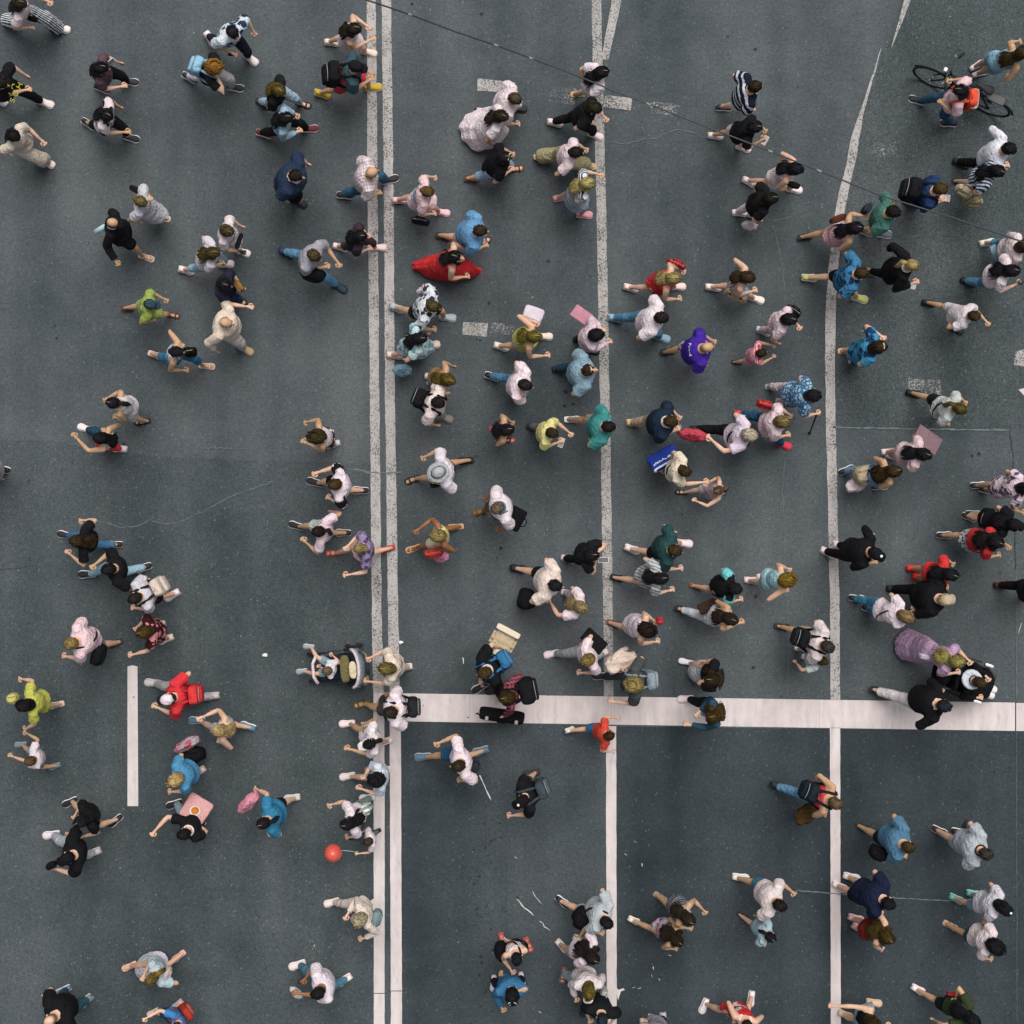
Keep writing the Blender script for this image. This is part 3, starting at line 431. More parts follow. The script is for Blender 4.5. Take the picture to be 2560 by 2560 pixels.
 {'l': 'person in white T-shirt and grey shorts with a round black backpack', 'p': (-1.11, 1.648), 'f': -14, 'ft': [None, (-1.077, 1.516)], 'hs': [(-1.102, 1.866, 0.844), (-1.197, 1.335, 0.865)], 'h': 1.76, 'top': 'tee:e4d2cc', 'bot': 'shorts:8a8a88', 'sh': 'sneaker:77746c:77746c', 'hair': 'short:1c1815', 's': 1, 'w': 1.0, 'g': 'm', 'bp': '17171a:17171a', 'deco': 'bpl:round black backpack on the person in grey shorts'},
 {'l': 'person in pale pink T-shirt and jeans raising a hand to the head', 'p': (0.211, 1.917), 'f': -20, 'ft': [(-0.283, 2.178), None], 'hs': [(0.031, 2.21, 0.886), (0.233, 1.78, 1.35)], 'h': 1.76, 'top': 'tee:e6d2d8', 'bot': 'pants:4c83a6', 'sh': 'sneaker:18181c:e0dcdc', 'hair': 'short:221d1c', 's': 0, 'w': 1.0, 'g': 'm'},
 {'l': 'bald bearded person in blue-grey polo shirt looking up', 'p': (1.173, 2.142), 'f': 2, 'ft': [(0.792, 2.315), None], 'hs': [(1.115, 2.411, 0.854), (1.001, 1.893, 0.875)], 'h': 1.78, 'top': 'tee:7fa0b0', 'bot': 'pants:24475e', 'sh': 'sneaker:1b2a34:1b2a34', 'hair': 'ring:2a2018', 's': 0, 'w': 1.15, 'g': 'm', 'look': 1},
 {'l': 'person in yellow-green dress with a pale bag on the bent arm', 'p': (0.351, 2.661), 'f': -8, 'ft': [(-0.15, 2.656), (0.527, 2.827)], 'hs': [(0.333, 2.971, 1.15), (0.535, 2.415, 0.886)], 'h': 1.68, 'top': 'sdress:b7b85e:mini', 'bot': 'none', 'sh': 'sneaker:e0d0c6:e0d0c6', 'hair': 'long:6a5e26', 's': 0, 'w': 1.0, 'g': 'f'},
 {'l': 'person in pink patterned blouse with black bob on the middle line', 'p': (1.291, 2.687), 'f': -4, 'ft': [None, None], 'hs': [(1.409, 2.826, 1.2), (1.509, 2.638, 0.895)], 'h': 1.66, 'top': 'long3:dcc4cc:blot:c9a8b4:0.1', 'bot': 'pants:1c2024', 'sh': 'sneaker:1c1c20:1c1c20', 'hair': 'bobr:17141a', 's': 0, 'w': 1.15, 'g': 'f'},
 {'l': 'blond person in short red dress with a red bag', 'p': (2.465, 3.543), 'f': -6, 'ft': [(1.939, 3.599), (2.673, 3.629)], 'hs': [(2.654, 3.778, 0.865), (2.594, 3.302, 0.845)], 'h': 1.68, 'top': 'sdress:c8151c:mini', 'bot': 'none', 'sh': 'sneaker:e0c6c2:e0c6c2', 'hair': 'long:9a8a58', 's': 0, 'w': 1.0, 'g': 'f'},
 {'l': 'person in denim shorts and pale pink top with wavy brown hair', 'p': (3.592, 3.556), 'f': -12, 'ft': [(3.254, 3.616), (3.94, 3.431)], 'hs': [(3.536, 3.854, 0.825), (3.759, 3.432, 0.886)], 'h': 1.68, 'top': 'tank:dfc0b8', 'bot': 'shorts:7596ae', 'sh': 'sneaker:e4d4cc:e4d4cc', 'hair': 'long:3a2c18', 's': 0, 'w': 1.0, 'g': 'f'},
 {'l': 'person in loose white T-shirt and jeans mid-stride, right of the middle line', 'p': (2.267, 2.935), 'f': -12, 'ft': [(1.7, 3.117), (2.417, 2.81)], 'hs': [(2.29, 3.251, 0.875), (2.017, 2.739, 0.875)], 'h': 1.78, 'top': 'tee:e4d6da', 'bot': 'pants:4a7f9f', 'sh': 'sneaker:7fa0b4:9ab0c0', 'hair': 'short:241d18', 's': 0, 'w': 1.0, 'g': 'm'},
 {'l': 'bald person in purple T-shirt with white lettering on the back', 'p': (2.953, 2.492), 'f': 6, 'ft': [(2.537, 2.588), None], 'hs': [(3.12, 2.67, 0.908), (2.988, 2.28, 0.844)], 'h': 1.76, 'top': 'tee:40229c', 'bot': 'shorts:c8c8d0:blot:3a4a5e:0.05', 'sh': 'sandal:1c1614', 'hair': 'bald:c99f6e', 's': 1, 'w': 1.15, 'g': 'm', 'deco': 'backtext:POLITE:dcd8e4'},
 {'l': 'person in pink-grey overalls holding the hand of a small person in red stripes', 'p': (4.224, 2.919), 'f': -14, 'ft': [(4.056, 2.912), None], 'hs': [(4.466, 2.885, 0.903), (4.127, 2.623, 0.805)], 'h': 1.64, 'top': 'tee:d8c0c4', 'bot': 'pants:cdb6bb', 'sh': 'sneaker:b9c0c4:b9c0c4', 'hair': 'bob:19171a', 's': 0, 'w': 1.0, 'g': 'f'},
 {'l': 'small person in red and white striped top with one hand held', 'p': (3.855, 2.457), 'f': 4, 'ft': [(3.629, 2.412), None], 'hs': [(4.101, 2.621, 0.713), (4.104, 2.424, 0.713)], 'h': 1.2, 'top': 'tee:d8c0c8:hstripe:d42a48:0.035', 'bot': 'shorts:d8b4b4', 'sh': 'sandal:1a1614', 'hair': 'short:2e2414', 's': 1, 'w': 1.0, 'g': 'c'},
 {'l': 'person in blue flecked blouse and white trousers leaning on a cane', 'p': (4.594, 1.766), 'f': -4, 'ft': [(4.21, 2.025), (4.38, 1.772)], 'hs': [(4.56, 2.11, 0.795), (4.739, 1.507, 0.9)], 'h': 1.62, 'top': 'tee:2f6a94:blot:9ab6c6:0.035', 'bot': 'pants:dccfd2', 'sh': 'sandal:8a9098', 'hair': 'bob:1b181c', 's': 0, 'w': 1.2, 'g': 'f', 'deco': 'collar:dcbcc0'},
 {'l': 'person in dark navy polo shirt with white collar looking at a phone', 'p': (2.407, 1.365), 'f': -8, 'ft': [(1.99, 1.436), None], 'hs': [(2.585, 1.496, 0.897), (2.513, 1.262, 1.2)], 'h': 1.78, 'top': 'tee:1b2c3e', 'bot': 'pants:b09a80', 'sh': 'sneaker:c2a678:d0bc98', 'hair': 'short:3a2c16', 's': 0, 'w': 1.15, 'g': 'm', 'deco': 'collar:d8ccc4'},
 {'l': 'blond person in white printed blouse and blue jeans with red shoes', 'p': (4.126, 1.37), 'f': -12, 'ft': [(3.723, 1.572), (4.38, 1.082)], 'hs': [(4.327, 1.532, 0.845), (4.274, 1.183, 0.865)], 'h': 1.68, 'top': 'tee:e0cace:blot:d0a8b0:0.12', 'bot': 'pants:1f5576', 'sh': 'sneaker:d83a50:d83a50', 'hair': 'bob:7d6c42', 's': 0, 'w': 1.15, 'g': 'f', 'deco': 'glasses:1a1a1c'},
 {'l': 'person in lilac shirt and black trousers with pale hair carrying a red sack', 'p': (3.623, 1.166), 'f': -6, 'ft': [(2.998, 1.333), None], 'hs': [(3.554, 1.534, 0.815), (3.002, 1.107, 1.273)], 'h': 1.66, 'top': 'tee:d6c4d4', 'bot': 'pants:15161a', 'sh': 'sneaker:15161a:15161a', 'hair': 'bobr:b8aa94', 's': 0, 'w': 1.08, 'g': 'f', 'strap': '1c1f2c'},
 {'l': 'person in cream top and black skirt with a blue printed bag', 'p': (2.626, 0.617), 'f': -22, 'ft': [(2.417, 0.693), None], 'hs': [(2.46, 0.829, 0.825), (2.992, 0.452, 1.08)], 'h': 1.64, 'top': 'tee:dccfb2', 'bot': 'skirt:1a1a1d', 'sh': 'sneaker:d8a8a0:d8a8a0', 'hair': 'bun:3a2e16', 's': 0, 'w': 1.0, 'g': 'f', 'strap': '1c1c20'},
 {'l': 'small person with ponytail and pale pink top reaching out an arm', 'p': (3.183, 0.333), 'f': 184, 'ft': [(2.716, 0.314), None], 'hs': [(3.045, 0.46, 0.639), (2.82, 0.155, 0.984)], 'h': 1.25, 'top': 'tank:d8b8bc', 'bot': 'shorts:b8a8b4', 'sh': 'sandal:2a1c18', 'hair': 'pony:5a4838', 's': 0, 'w': 1.0, 'g': 'c'},
 {'l': 'person in dark green T-shirt and black shorts with white shoes', 'p': (2.471, -0.582), 'f': -14, 'ft': [(1.956, -0.608), (2.776, -0.505)], 'hs': [(2.49, -0.274, 0.854), (2.591, -0.901, 0.918)], 'h': 1.78, 'top': 'tee:23494a', 'bot': 'shorts:16191b', 'sh': 'sneaker:e0d2d2:e0d2d2', 'hair': 'short:3c2e18', 's': 0, 'w': 1.0, 'g': 'm'},
 {'l': 'person in grey striped T-shirt dress with long black hair holding a cigarette', 'p': (2.272, -1.009), 'f': -6, 'ft': [(1.726, -1.069), None], 'hs': [(2.112, -0.81, 0.825), (2.471, -1.232, 0.886)], 'h': 1.68, 'top': 'dress:8a9094:vstripe:c2c4c8:0.05:mini', 'bot': 'none', 'sh': 'sandal:18181b', 'hair': 'long:17161a', 's': 0, 'w': 1.0, 'g': 'f'},
 {'l': 'person in black dress with turquoise sleeves', 'p': (3.406, -1.165), 'f': -8, 'ft': [(2.998, -1.205), None], 'hs': [(3.354, -0.952, 0.766), (3.553, -1.384, 0.823)], 'h': 1.6, 'top': 'dress:17171b:mini', 'bot': 'none', 'sh': 'sandal:7a4a30', 'hair': 'long:1a171a', 's': 0, 'w': 1.0, 'g': 'f', 'deco': 'sleeve:5fc0c4'},
 {'l': 'person in pale turquoise top with curly ginger hair', 'p': (4.197, -1.027), 'f': 2, 'ft': [(3.868, -1.103), (4.073, -1.035)], 'hs': [(4.314, -0.884, 0.825), (4.16, -1.268, 1.15)], 'h': 1.64, 'top': 'tank:94c4cc', 'bot': 'shorts:a0c8ce', 'sh': 'sneaker:dccac4:dccac4', 'hair': 'curly:77601a', 's': 0, 'w': 1.0, 'g': 'f'},
 {'l': 'person in cream top and pale trousers with brown clutch bag', 'p': (3.332, -1.635), 'f': -10, 'ft': [(2.767, -1.577), None], 'hs': [(3.255, -1.546, 0.825), (3.558, -1.723, 0.906)], 'h': 1.68, 'top': 'tank:dccab4', 'bot': 'pants:c8d0d6', 'sh': 'sandal:2a2024', 'hair': 'long:2a2016', 's': 1, 'w': 1.0, 'g': 'f'},
 {'l': 'person in white ruffled blouse with curly dark brown hair', 'p': (2.072, -1.791), 'f': -10, 'ft': [(1.658, -1.806), None], 'hs': [(2.227, -1.697, 0.845), (2.248, -2.033, 0.886)], 'h': 1.68, 'top': 'tank:dccdd4', 'bot': 'skirt:d4c6ce', 'sh': 'sandal:6a3a28', 'hair': 'curly:221512', 's': 0, 'w': 1.0, 'g': 'f'},
 {'l': 'person in pale pink dress with large black hair under a mauve sheet', 'p': (6.265, 0.87), 'f': -6, 'ft': [(6.082, 0.966), (6.151, 0.898)], 'hs': [(6.387, 1.185, 0.825), (6.281, 0.698, 0.785)], 'h': 1.64, 'top': 'dress:d8b8bc:mini', 'bot': 'none', 'sh': 'sneaker:e4d4d4:e4d4d4', 'hair': 'long:16151a', 's': 0, 'w': 1.1, 'g': 'f'},
 {'l': 'person in black tank top and jeans carrying a beige sack', 'p': (5.798, 0.619), 'f': 12, 'ft': [(5.4, 0.676), (5.937, 0.417)], 'hs': [(5.779, 0.813, 0.805), (5.791, 0.523, 0.825)], 'h': 1.68, 'top': 'tank:1a191d', 'bot': 'pants:6d8bab', 'sh': 'sneaker:1a2028:cfd4d8', 'hair': 'long:3a2a12', 's': 1, 'w': 1.0, 'g': 'f'},
 {'l': 'person in white and violet flowered dress at the right edge', 'p': (7.82, 0.363), 'f': -6, 'ft': [(7.525, 0.428), (7.662, 0.352)], 'hs': [None, (7.924, -0.031, 0.886)], 'h': 1.68, 'top': 'dress:dcc4cc:blot:5c4a66:0.07:mini', 'bot': 'none', 'sh': 'sneaker:1a1a1e:d8d8d8', 'hair': 'bob:19171a', 's': 1, 'w': 1.0, 'g': 'f'},
 {'l': 'person in dark navy dress and black cap with bare legs together, right', 'p': (7.637, -0.199), 'f': -12, 'ft': [(7.38, -0.084), (7.44, -0.032)], 'hs': [None, None], 'h': 1.62, 'top': 'dress:16181f:mini', 'bot': 'none', 'sh': 'sneaker:1b1b1e:d0d0d0', 'hair': 'long:141418', 's': 0, 'w': 1.0, 'g': 'f', 'hat': 'cap:141518'},
 {'l': 'person in red top and speckled white skirt with black hair, right', 'p': (7.352, -0.456), 'f': -8, 'ft': [(6.979, -0.374), None], 'hs': [(7.694, -0.532, 1.014), (7.564, -0.692, 0.875)], 'h': 1.66, 'top': 'tee:c01c20', 'bot': 'skirt:c0c4c8:blot:3a444a:0.04', 'sh': 'sneaker:1a1a1e:d4d0d0', 'hair': 'longx:191718', 's': 1, 'w': 1.0, 'g': 'f'},
 {'l': 'person in black clothes and black cap stepping off the right line', 'p': (5.488, -0.63), 'f': -20, 'ft': [(5.101, -0.659), (5.314, -0.55)], 'hs': [(5.573, -0.301, 0.875), (5.548, -0.784, 1.1)], 'h': 1.78, 'top': 'long3:161619', 'bot': 'pants:151518', 'sh': 'sneaker:d8c8c6:e0d2d0', 'hair': 'short:17161a', 's': 1, 'w': 1.0, 'g': 'm', 'hat': 'cap:151518', 'deco': 'logo:e4e4e4'},
 {'l': 'person in red top, grey shorts and red shoes with black hair', 'p': (6.662, -0.954), 'f': -12, 'ft': [(6.484, -0.915), (6.569, -1.069)], 'hs': [(6.867, -0.784, 0.855), (6.765, -1.198, 0.835)], 'h': 1.66, 'top': 'tee:d81c18', 'bot': 'shorts:a4b0b8', 'sh': 'sneaker:c8281c:c8281c', 'hair': 'long:16171b', 's': 1, 'w': 1.0, 'g': 'f'},
 {'l': 'person in black coat with beige cap, right', 'p': (6.548, -1.326), 'f': -10, 'ft': [(6.176, -1.236), None], 'hs': [(6.581, -1.049, 0.844), (6.365, -1.52, 0.844)], 'h': 1.76, 'top': 'coat:151417', 'bot': 'pants:151417', 'sh': 'sneaker:151417:151417', 'hair': 'short:b8a078', 's': 0, 'w': 1.15, 'g': 'm', 'hat': 'cap:b3a388'},
 {'l': 'person in white flowered top and blue jeans with black hip bag, right', 'p': (5.995, -1.596), 'f': -14, 'ft': [(5.562, -1.393), (5.767, -1.569)], 'hs': [(5.926, -1.295, 0.815), (6.259, -1.51, 0.875)], 'h': 1.66, 'top': 'tee:e2d0d6', 'bot': 'pants:3a86a8', 'sh': 'sneaker:1b1b1f:d8d8d8', 'hair': 'bob:8a6f4a', 's': 0, 'w': 1.0, 'g': 'f', 'strap': '1a1a1e'},
 {'l': 'person in black trousers and red-tipped shoe leaving at the right edge', 'p': (8.14, -1.238), 'f': -6, 'ft': [(7.901, -1.176), None], 'hs': [None, None], 'h': 1.76, 'top': 'tee:1a191d', 'bot': 'pants:18171b', 'sh': 'sneaker:1a191c:7a2024', 'hair': 'short:1e1a18', 's': 0, 'w': 1.0, 'g': 'm'},
 {'l': 'person in white tank top with black hair, one red and one blue trouser leg', 'p': (-6.276, 1.127), 'f': 168, 'ft': [(-6.88, 1.345), (-6.333, 1.021)], 'hs': [(-6.747, 1.147, 1.218), (-6.346, 1.306, 0.805)], 'h': 1.64, 'top': 'tank:dcd2d4', 'bot': 'duo:1f4a62:c81c24', 'sh': 'sneaker:e0d0d0:d8d4d0', 'hair': 'long:161519', 's': 1, 'w': 1.0, 'g': 'f'},
 {'l': 'person in black T-shirt with wavy golden-tipped hair walking left', 'p': (-6.625, -0.44), 'f': 176, 'ft': [(-7.204, -0.369), (-6.41, -0.527)], 'hs': [(-6.686, -0.103, 0.835), (-6.847, -0.693, 1.15)], 'h': 1.66, 'top': 'tee:19181c', 'bot': 'pants:3f6f92', 'sh': 'sneaker:1c1c20:d8c4c4', 'hair': 'long:352814', 's': 0, 'w': 1.0, 'g': 'f'},
 {'l': 'person in black T-shirt and pale jeans pointing ahead, walking left', 'p': (-6.122, -0.87), 'f': 190, 'ft': [(-6.88, -1.014), (-5.949, -0.898)], 'hs': [(-6.487, -0.815, 1.025), (-6.055, -1.188, 0.875)], 'h': 1.78, 'top': 'tee:18181b', 'bot': 'pants:8fb4c6', 'sh': 'sneaker:16171a:cfd4d8', 'hair': 'short:17161a', 's': 1, 'w': 1.0, 'g': 'm'},
 {'l': 'person in pale grey T-shirt with cream backpack walking left', 'p': (-5.712, -1.307), 'f': 204, 'ft': [(-5.958, -1.154), (-5.48, -1.342)], 'hs': [(-5.662, -1.116, 0.825), (-5.871, -1.5, 0.907)], 'h': 1.72, 'top': 'tee:c4c0c8', 'bot': 'shorts:1c222a', 'sh': 'sneaker:dcd0ce:dcd0ce', 'hair': 'short:241f1c', 's': 0, 'w': 1.0, 'g': 'm', 'bp': 'cfbcae:cdbaac', 'deco': 'bpl:cream backpack with dark strap'},
 {'l': 'person mostly outside the left edge, dark shoe showing', 'p': (-8.133, 0.634), 'f': 175, 'ft': [(-8.228, 0.693), None], 'hs': [None, None], 'h': 1.74, 'top': 'tee:8a8a90', 'bot': 'pants:1c1c20', 'sh': 'sneaker:18181b:e0dcdc', 'hair': 'short:1e1a18', 's': 0, 'w': 1.0, 'g': 'm'},
 {'l': 'person in white tank top and dark trousers with brown curls, left of double line', 'p': (-2.981, 1.147), 'f': 188, 'ft': [None, (-2.899, 1.086)], 'hs': [(-3.205, 1.415, 0.855), (-3.198, 1.066, 1.1)], 'h': 1.66, 'top': 'tank:e0ccd2', 'bot': 'capri:2f2c32', 'sh': 'sneaker:b9b9bb:b9b9bb', 'hair': 'curly:3a3018', 's': 1, 'w': 1.0, 'g': 'f'},
 {'l': 'person in white T-shirt with black shoulders and black shorts walking left', 'p': (-2.695, 0.418), 'f': 172, 'ft': [(-3.18, 0.48), (-2.455, 0.348)], 'hs': [(-3.044, 0.621, 1.022), (-2.841, 0.192, 0.855)], 'h': 1.74, 'top': 'tee:e0cfd8', 'bot': 'shorts:18181c', 'sh': 'sneaker:1a1a1d:d8c8c8', 'hair': 'short:463618', 's': 0, 'w': 1.0, 'g': 'm', 'deco': 'sleeve:1a191d'},
 {'l': 'person in pink top and pale green shorts with black shoes walking left', 'p': (-2.951, -0.296), 'f': 172, 'ft': [(-3.476, -0.22), (-2.728, -0.335)], 'hs': [(-2.775, 0.035, 0.825), (-3.231, -0.485, 1.1)], 'h': 1.64, 'top': 'tee:dcc4cc', 'bot': 'shorts:b4bfb4', 'sh': 'sneaker:17171a:d8d4d4', 'hair': 'pony:221a14', 's': 1, 'w': 1.0, 'g': 'f'},
 {'l': 'blond person in lavender cardigan beside the double line walking left', 'p': (-2.319, -0.553), 'f': 190, 'ft': [(-2.882, -0.664), (-2.02, -0.601)], 'hs': [(-2.578, -0.533, 1.0), (-2.553, -1.013, 1.002)], 'h': 1.64, 'top': 'tee:8f7ba0:blot:4a3a66:0.06', 'bot': 'skirt:d8aaa8', 'sh': 'sandal:a83a30', 'hair': 'bun:8d7c52', 's': 0, 'w': 1.0, 'g': 'f'},
 {'l': 'person in red and black checked top with long black hair, middle', 'p': (-0.066, 1.247), 'f': -6, 'ft': [None, None], 'hs': [(-0.01, 1.418, 0.805), (-0.126, 1.096, 0.785)], 'h': 1.64, 'top': 'tank:a84a50:check:1c1a1e:0.06', 'bot': 'shorts:8a4a60:check:1c1a1e:0.05', 'sh': 'sandal:8a3a4a', 'hair': 'long:19161a', 's': 1, 'w': 1.0, 'g': 'f'},
 {'l': 'person in yellow T-shirt with headphones checking a phone', 'p': (0.615, 1.201), 'f': -14, 'ft': [(0.365, 1.367), None], 'hs': [(0.914, 1.231, 0.9), (0.745, 1.073, 1.05)], 'h': 1.6, 'top': 'tee:d8cf7a', 'bot': 'pants:77767c', 'sh': 'sneaker:2a2226:3a3034', 'hair': 'short:33291a', 's': 0, 'w': 1.0, 'g': 'c'},
 {'l': 'person in teal T-shirt with white slipper at the middle line', 'p': (1.47, 1.289), 'f': -6, 'ft': [(0.997, 1.492), None], 'hs': [(1.462, 1.515, 0.844), (1.213, 1.117, 0.865)], 'h': 1.76, 'top': 'tee:2f8a86', 'bot': 'shorts:b79a80', 'sh': 'sandal:e0dcdc', 'hair': 'short:1d1614', 's': 1, 'w': 1.1, 'g': 'm'},
 {'l': 'person in grey brimmed hat and white shirt walking left', 'p': (-1.113, 0.602), 'f': 192, 'ft': [(-1.598, 0.519), (-0.77, 0.826)], 'hs': [(-1.363, 0.884, 0.908), (-1.156, 0.436, 1.1)], 'h': 1.76, 'top': 'tee:dccfd8', 'bot': 'shorts:cfc0bc', 'sh': 'sandal:17171a', 'hair': 'short:8a8078', 's': 1, 'w': 1.0, 'g': 'm', 'hat': 'brim:a2a8ac', 'strap': '1a1b1e'},
 {'l': 'person in white shirt with blue collar carrying a black satchel', 'p': (-0.23, 0.058), 'f': 196, 'ft': [(-0.514, -0.003), None], 'hs': [(-0.403, 0.225, 0.865), (-0.192, -0.288, 0.865)], 'h': 1.76, 'top': 'tee:dcced2', 'bot': 'shorts:4f5f66', 'sh': 'sandal:5a4a22', 'hair': 'short:6a5a48', 's': 2, 'w': 1.08, 'g': 'm', 'deco': 'collar:2f86b4', 'strap': '6a7076'},
 {'l': 'person in yellow tank top with blond hair carrying bags, right of double line', 'p': (-1.142, -0.36), 'f': 192, 'ft': [(-1.589, -0.591), (-0.915, -0.242)], 'hs': [(-1.492, -0.27, 0.954), (-1.087, -0.603, 0.795)], 'h': 1.66, 'top': 'tank:d4c97a', 'bot': 'shorts:c4c0a4', 'sh': 'sandal:c09a78', 'hair': 'bobr:8a7a4c', 's': 2, 'w': 1.0, 'g': 'f'},
 {'l': 'person in cream shirt dragging a black sack with one hand', 'p': (0.665, -1.113), 'f': -18, 'ft': [(0.126, -0.915), None], 'hs': [(0.568, -0.849, 0.875), (0.362, -1.426, 0.897)], 'h': 1.78, 'top': 'tee:dfccbf', 'bot': 'shorts:1a1a1d', 'sh': 'sneaker:17171a:1c1c1f', 'hair': 'short:17161a', 's': 0, 'w': 1.1, 'g': 'm'},
 {'l': 'person in black with long black hair photographing with a pale phone', 'p': (1.221, -0.653), 'f': -8, 'ft': [(0.912, -0.761), None], 'hs': [(1.352, -0.679, 1.35), (1.355, -0.786, 1.3)], 'h': 1.62, 'top': 'tee:19191c', 'bot': 'pants:19191c', 'sh': 'sneaker:c9b4b0:c9b4b0', 'hair': 'longx:18171b', 's': 0, 'w': 1.0, 'g': 'f'},
 {'l': 'person in pale pink T-shirt with light brown hair holding out an arm behind', 'p': (1.059, -1.453), 'f': -20, 'ft': [None, None], 'hs': [(0.918, -1.266, 0.805), (0.549, -1.383, 1.021)], 'h': 1.64, 'top': 'tee:e0ccd0', 'bot': 'pants:c8b8bc', 'sh': 'sneaker:d8c8c8:d8c8c8', 'hair': 'long:8a7a54', 's': 0, 'w': 1.0, 'g': 'f'},
 {'l': 'blond person in pink shirt with black messenger bag walking left', 'p': (-6.671, -1.985), 'f': 192, 'ft': [None, (-6.402, -2.119)], 'hs': [(-6.752, -1.729, 0.865), (-6.929, -2.252, 0.971)], 'h': 1.76, 'top': 'tee:e2c2c8', 'bot': 'shorts:8a8a8e', 'sh': 'sandal:2a2420', 'hair': 'short:8a7548', 's': 0, 'w': 1.08, 'g': 'm', 'strap': '1c2022'},
 {'l': 'person in dark red flowered dress with brown hair walking left', 'p': (-5.601, -1.826), 'f': 194, 'ft': [None, (-5.582, -2.05)], 'hs': [(-5.847, -1.794, 0.884), (-5.892, -2.234, 1.041)], 'h': 1.64, 'top': 'dress:3a0f16:blot:c87a80:0.09:mini', 'bot': 'none', 'sh': 'sneaker:e0d0c2:e0d0c2', 'hair': 'bob:4a3a18', 's': 0, 'w': 1.0, 'g': 'f'},
 {'l': 'person in yellow top and denim shorts holding hands with a small person', 'p': (-7.422, -2.935), 'f': 186, 'ft': [None, (-7.349, -3.109)], 'hs': [(-7.639, -2.57, 0.884), (-7.559, -3.393, 0.903)], 'h': 1.64, 'top': 'tee:b9b93c', 'bot': 'shorts:5a86ac', 'sh': 'sandal:d0b8a8', 'hair': 'bob:19171a', 's': 0, 'w': 1.0, 'g': 'f'},
 {'l': 'small person in white T-shirt at the left edge holding a hand upward', 'p': (-7.434, -3.837), 'f': 192, 'ft': [(-7.921, -3.749), (-7.375, -4.099)], 'hs': [(-7.599, -3.431, 0.743), (-7.834, -3.77, 0.946)], 'h': 1.3, 'top': 'tee:dcccd2', 'bot': 'shorts:7f8a90', 'sh': 'sneaker:6a7a7c:8a9496', 'hair': 'short:5a4a34', 's': 1, 'w': 1.0, 'g': 'c'},
 {'l': 'person in red T-shirt with white and black cap walking left', 'p': (-5.211, -2.836), 'f': 182, 'ft': [(-5.787, -2.755), (-4.857, -2.967)], 'hs': [(-5.093, -2.565, 0.854), (-5.523, -3.038, 1.003)], 'h': 1.78, 'top': 'tee:d81828', 'bot': 'pants:a09c9e', 'sh': 'sneaker:b4aeae:b4aeae', 'hair': 'short:1c1a1a', 's': 0, 'w': 1.0, 'g': 'm', 'hat': 'cap:dccfd4:15202a', 'bp': 'd42020:c81c1c', 'deco': 'bpl:red backpack worn over a red T-shirt'},
 {'l': 'blond person in beige top and flowered shorts with tan bag', 'p': (-4.478, -3.318), 'f': 172, 'ft': [(-5.084, -3.356), (-4.264, -3.45)], 'hs': [(-4.84, -3.162, 1.034), (-4.543, -3.612, 0.815)], 'h': 1.66, 'top': 'tank:d8c0a8', 'bot': 'shorts:8a93a8:blot:c4c8d0:0.05', 'sh': 'sneaker:4f7a94:d4d4d4', 'hair': 'long:b09a6a', 's': 0, 'w': 1.0, 'g': 'f'},
 {'l': 'blond person in bright blue T-shirt carrying bags, left', 'p': (-5.115, -4.067), 'f': 206, 'ft': [None, (-5.062, -4.193)], 'hs': [(-5.2, -3.811, 0.815), (-5.29, -4.361, 0.937)], 'h': 1.7, 'top': 'tee:3f8ab4', 'bot': 'shorts:3a3a40', 'sh': 'sneaker:dcc8c4:dcc8c4', 'hair': 'bobr:b49a66', 's': 0, 'w': 1.12, 'g': 'f', 'deco': 'glasses:1a1816'},
 {'l': 'person in black dress with black shoes and bare calves, lower left', 'p': (-6.561, -4.699), 'f': 212, 'ft': [(-7.127, -4.679), (-6.393, -4.978)], 'hs': [(-6.815, -4.719, 0.875), (-6.676, -5.07, 0.934)], 'h': 1.66, 'top': 'dress:161618:mini', 'bot': 'none', 'sh': 'sneaker:15151a:d8d4d4', 'hair': 'long:18171a', 's': 0, 'w': 1.0, 'g': 'f'},
 {'l': 'person in black T-shirt, black cap and grey trousers holding a camera', 'p': (-6.743, -5.248), 'f': 196, 'ft': [(-7.426, -5.203), (-6.76, -5.493)], 'hs': [(-6.89, -4.97, 0.875), (-7.078, -5.501, 1.2)], 'h': 1.78, 'top': 'tee:161619', 'bot': 'pants:a9b0b6', 'sh': 'sneaker:d0c8ca:d6d0d0', 'hair': 'short:17161a', 's': 0, 'w': 1.1, 'g': 'm', 'hat': 'cap:151518'},
 {'l': 'person in black top with white headphones and pale pink hand outstretched', 'p': (-4.987, -4.888), 'f': 206, 'ft': [(-5.446, -4.708), None], 'hs': [(-5.531, -4.896, 1.263), (-4.931, -4.829, 0.835)], 'h': 1.7, 'top': 'tee:17171a', 'bot': 'pants:9ab0bc', 'sh': 'sneaker:16171a:d8d4d4', 'hair': 'short:17151a', 's': 0, 'w': 1.0, 'g': 'f', 'deco': 'collar:e0d0d0'},
 {'l': 'person with light brown hair pushing the stroller', 'p': (-1.919, -2.372), 'f': 182, 'ft': [None, (-1.738, -2.503)], 'hs': [(-2.216, -2.246, 1.0), (-2.249, -2.64, 1.0)], 'h': 1.68, 'top': 'tee:e0ccb8', 'bot': 'pants:cbb8a8', 'sh': 'sneaker:d8c8c4:d8c8c4', 'hair': 'bob:6e6430', 's': 0, 'w': 1.0, 'g': 'f', 'strap': '8a7a6a'},
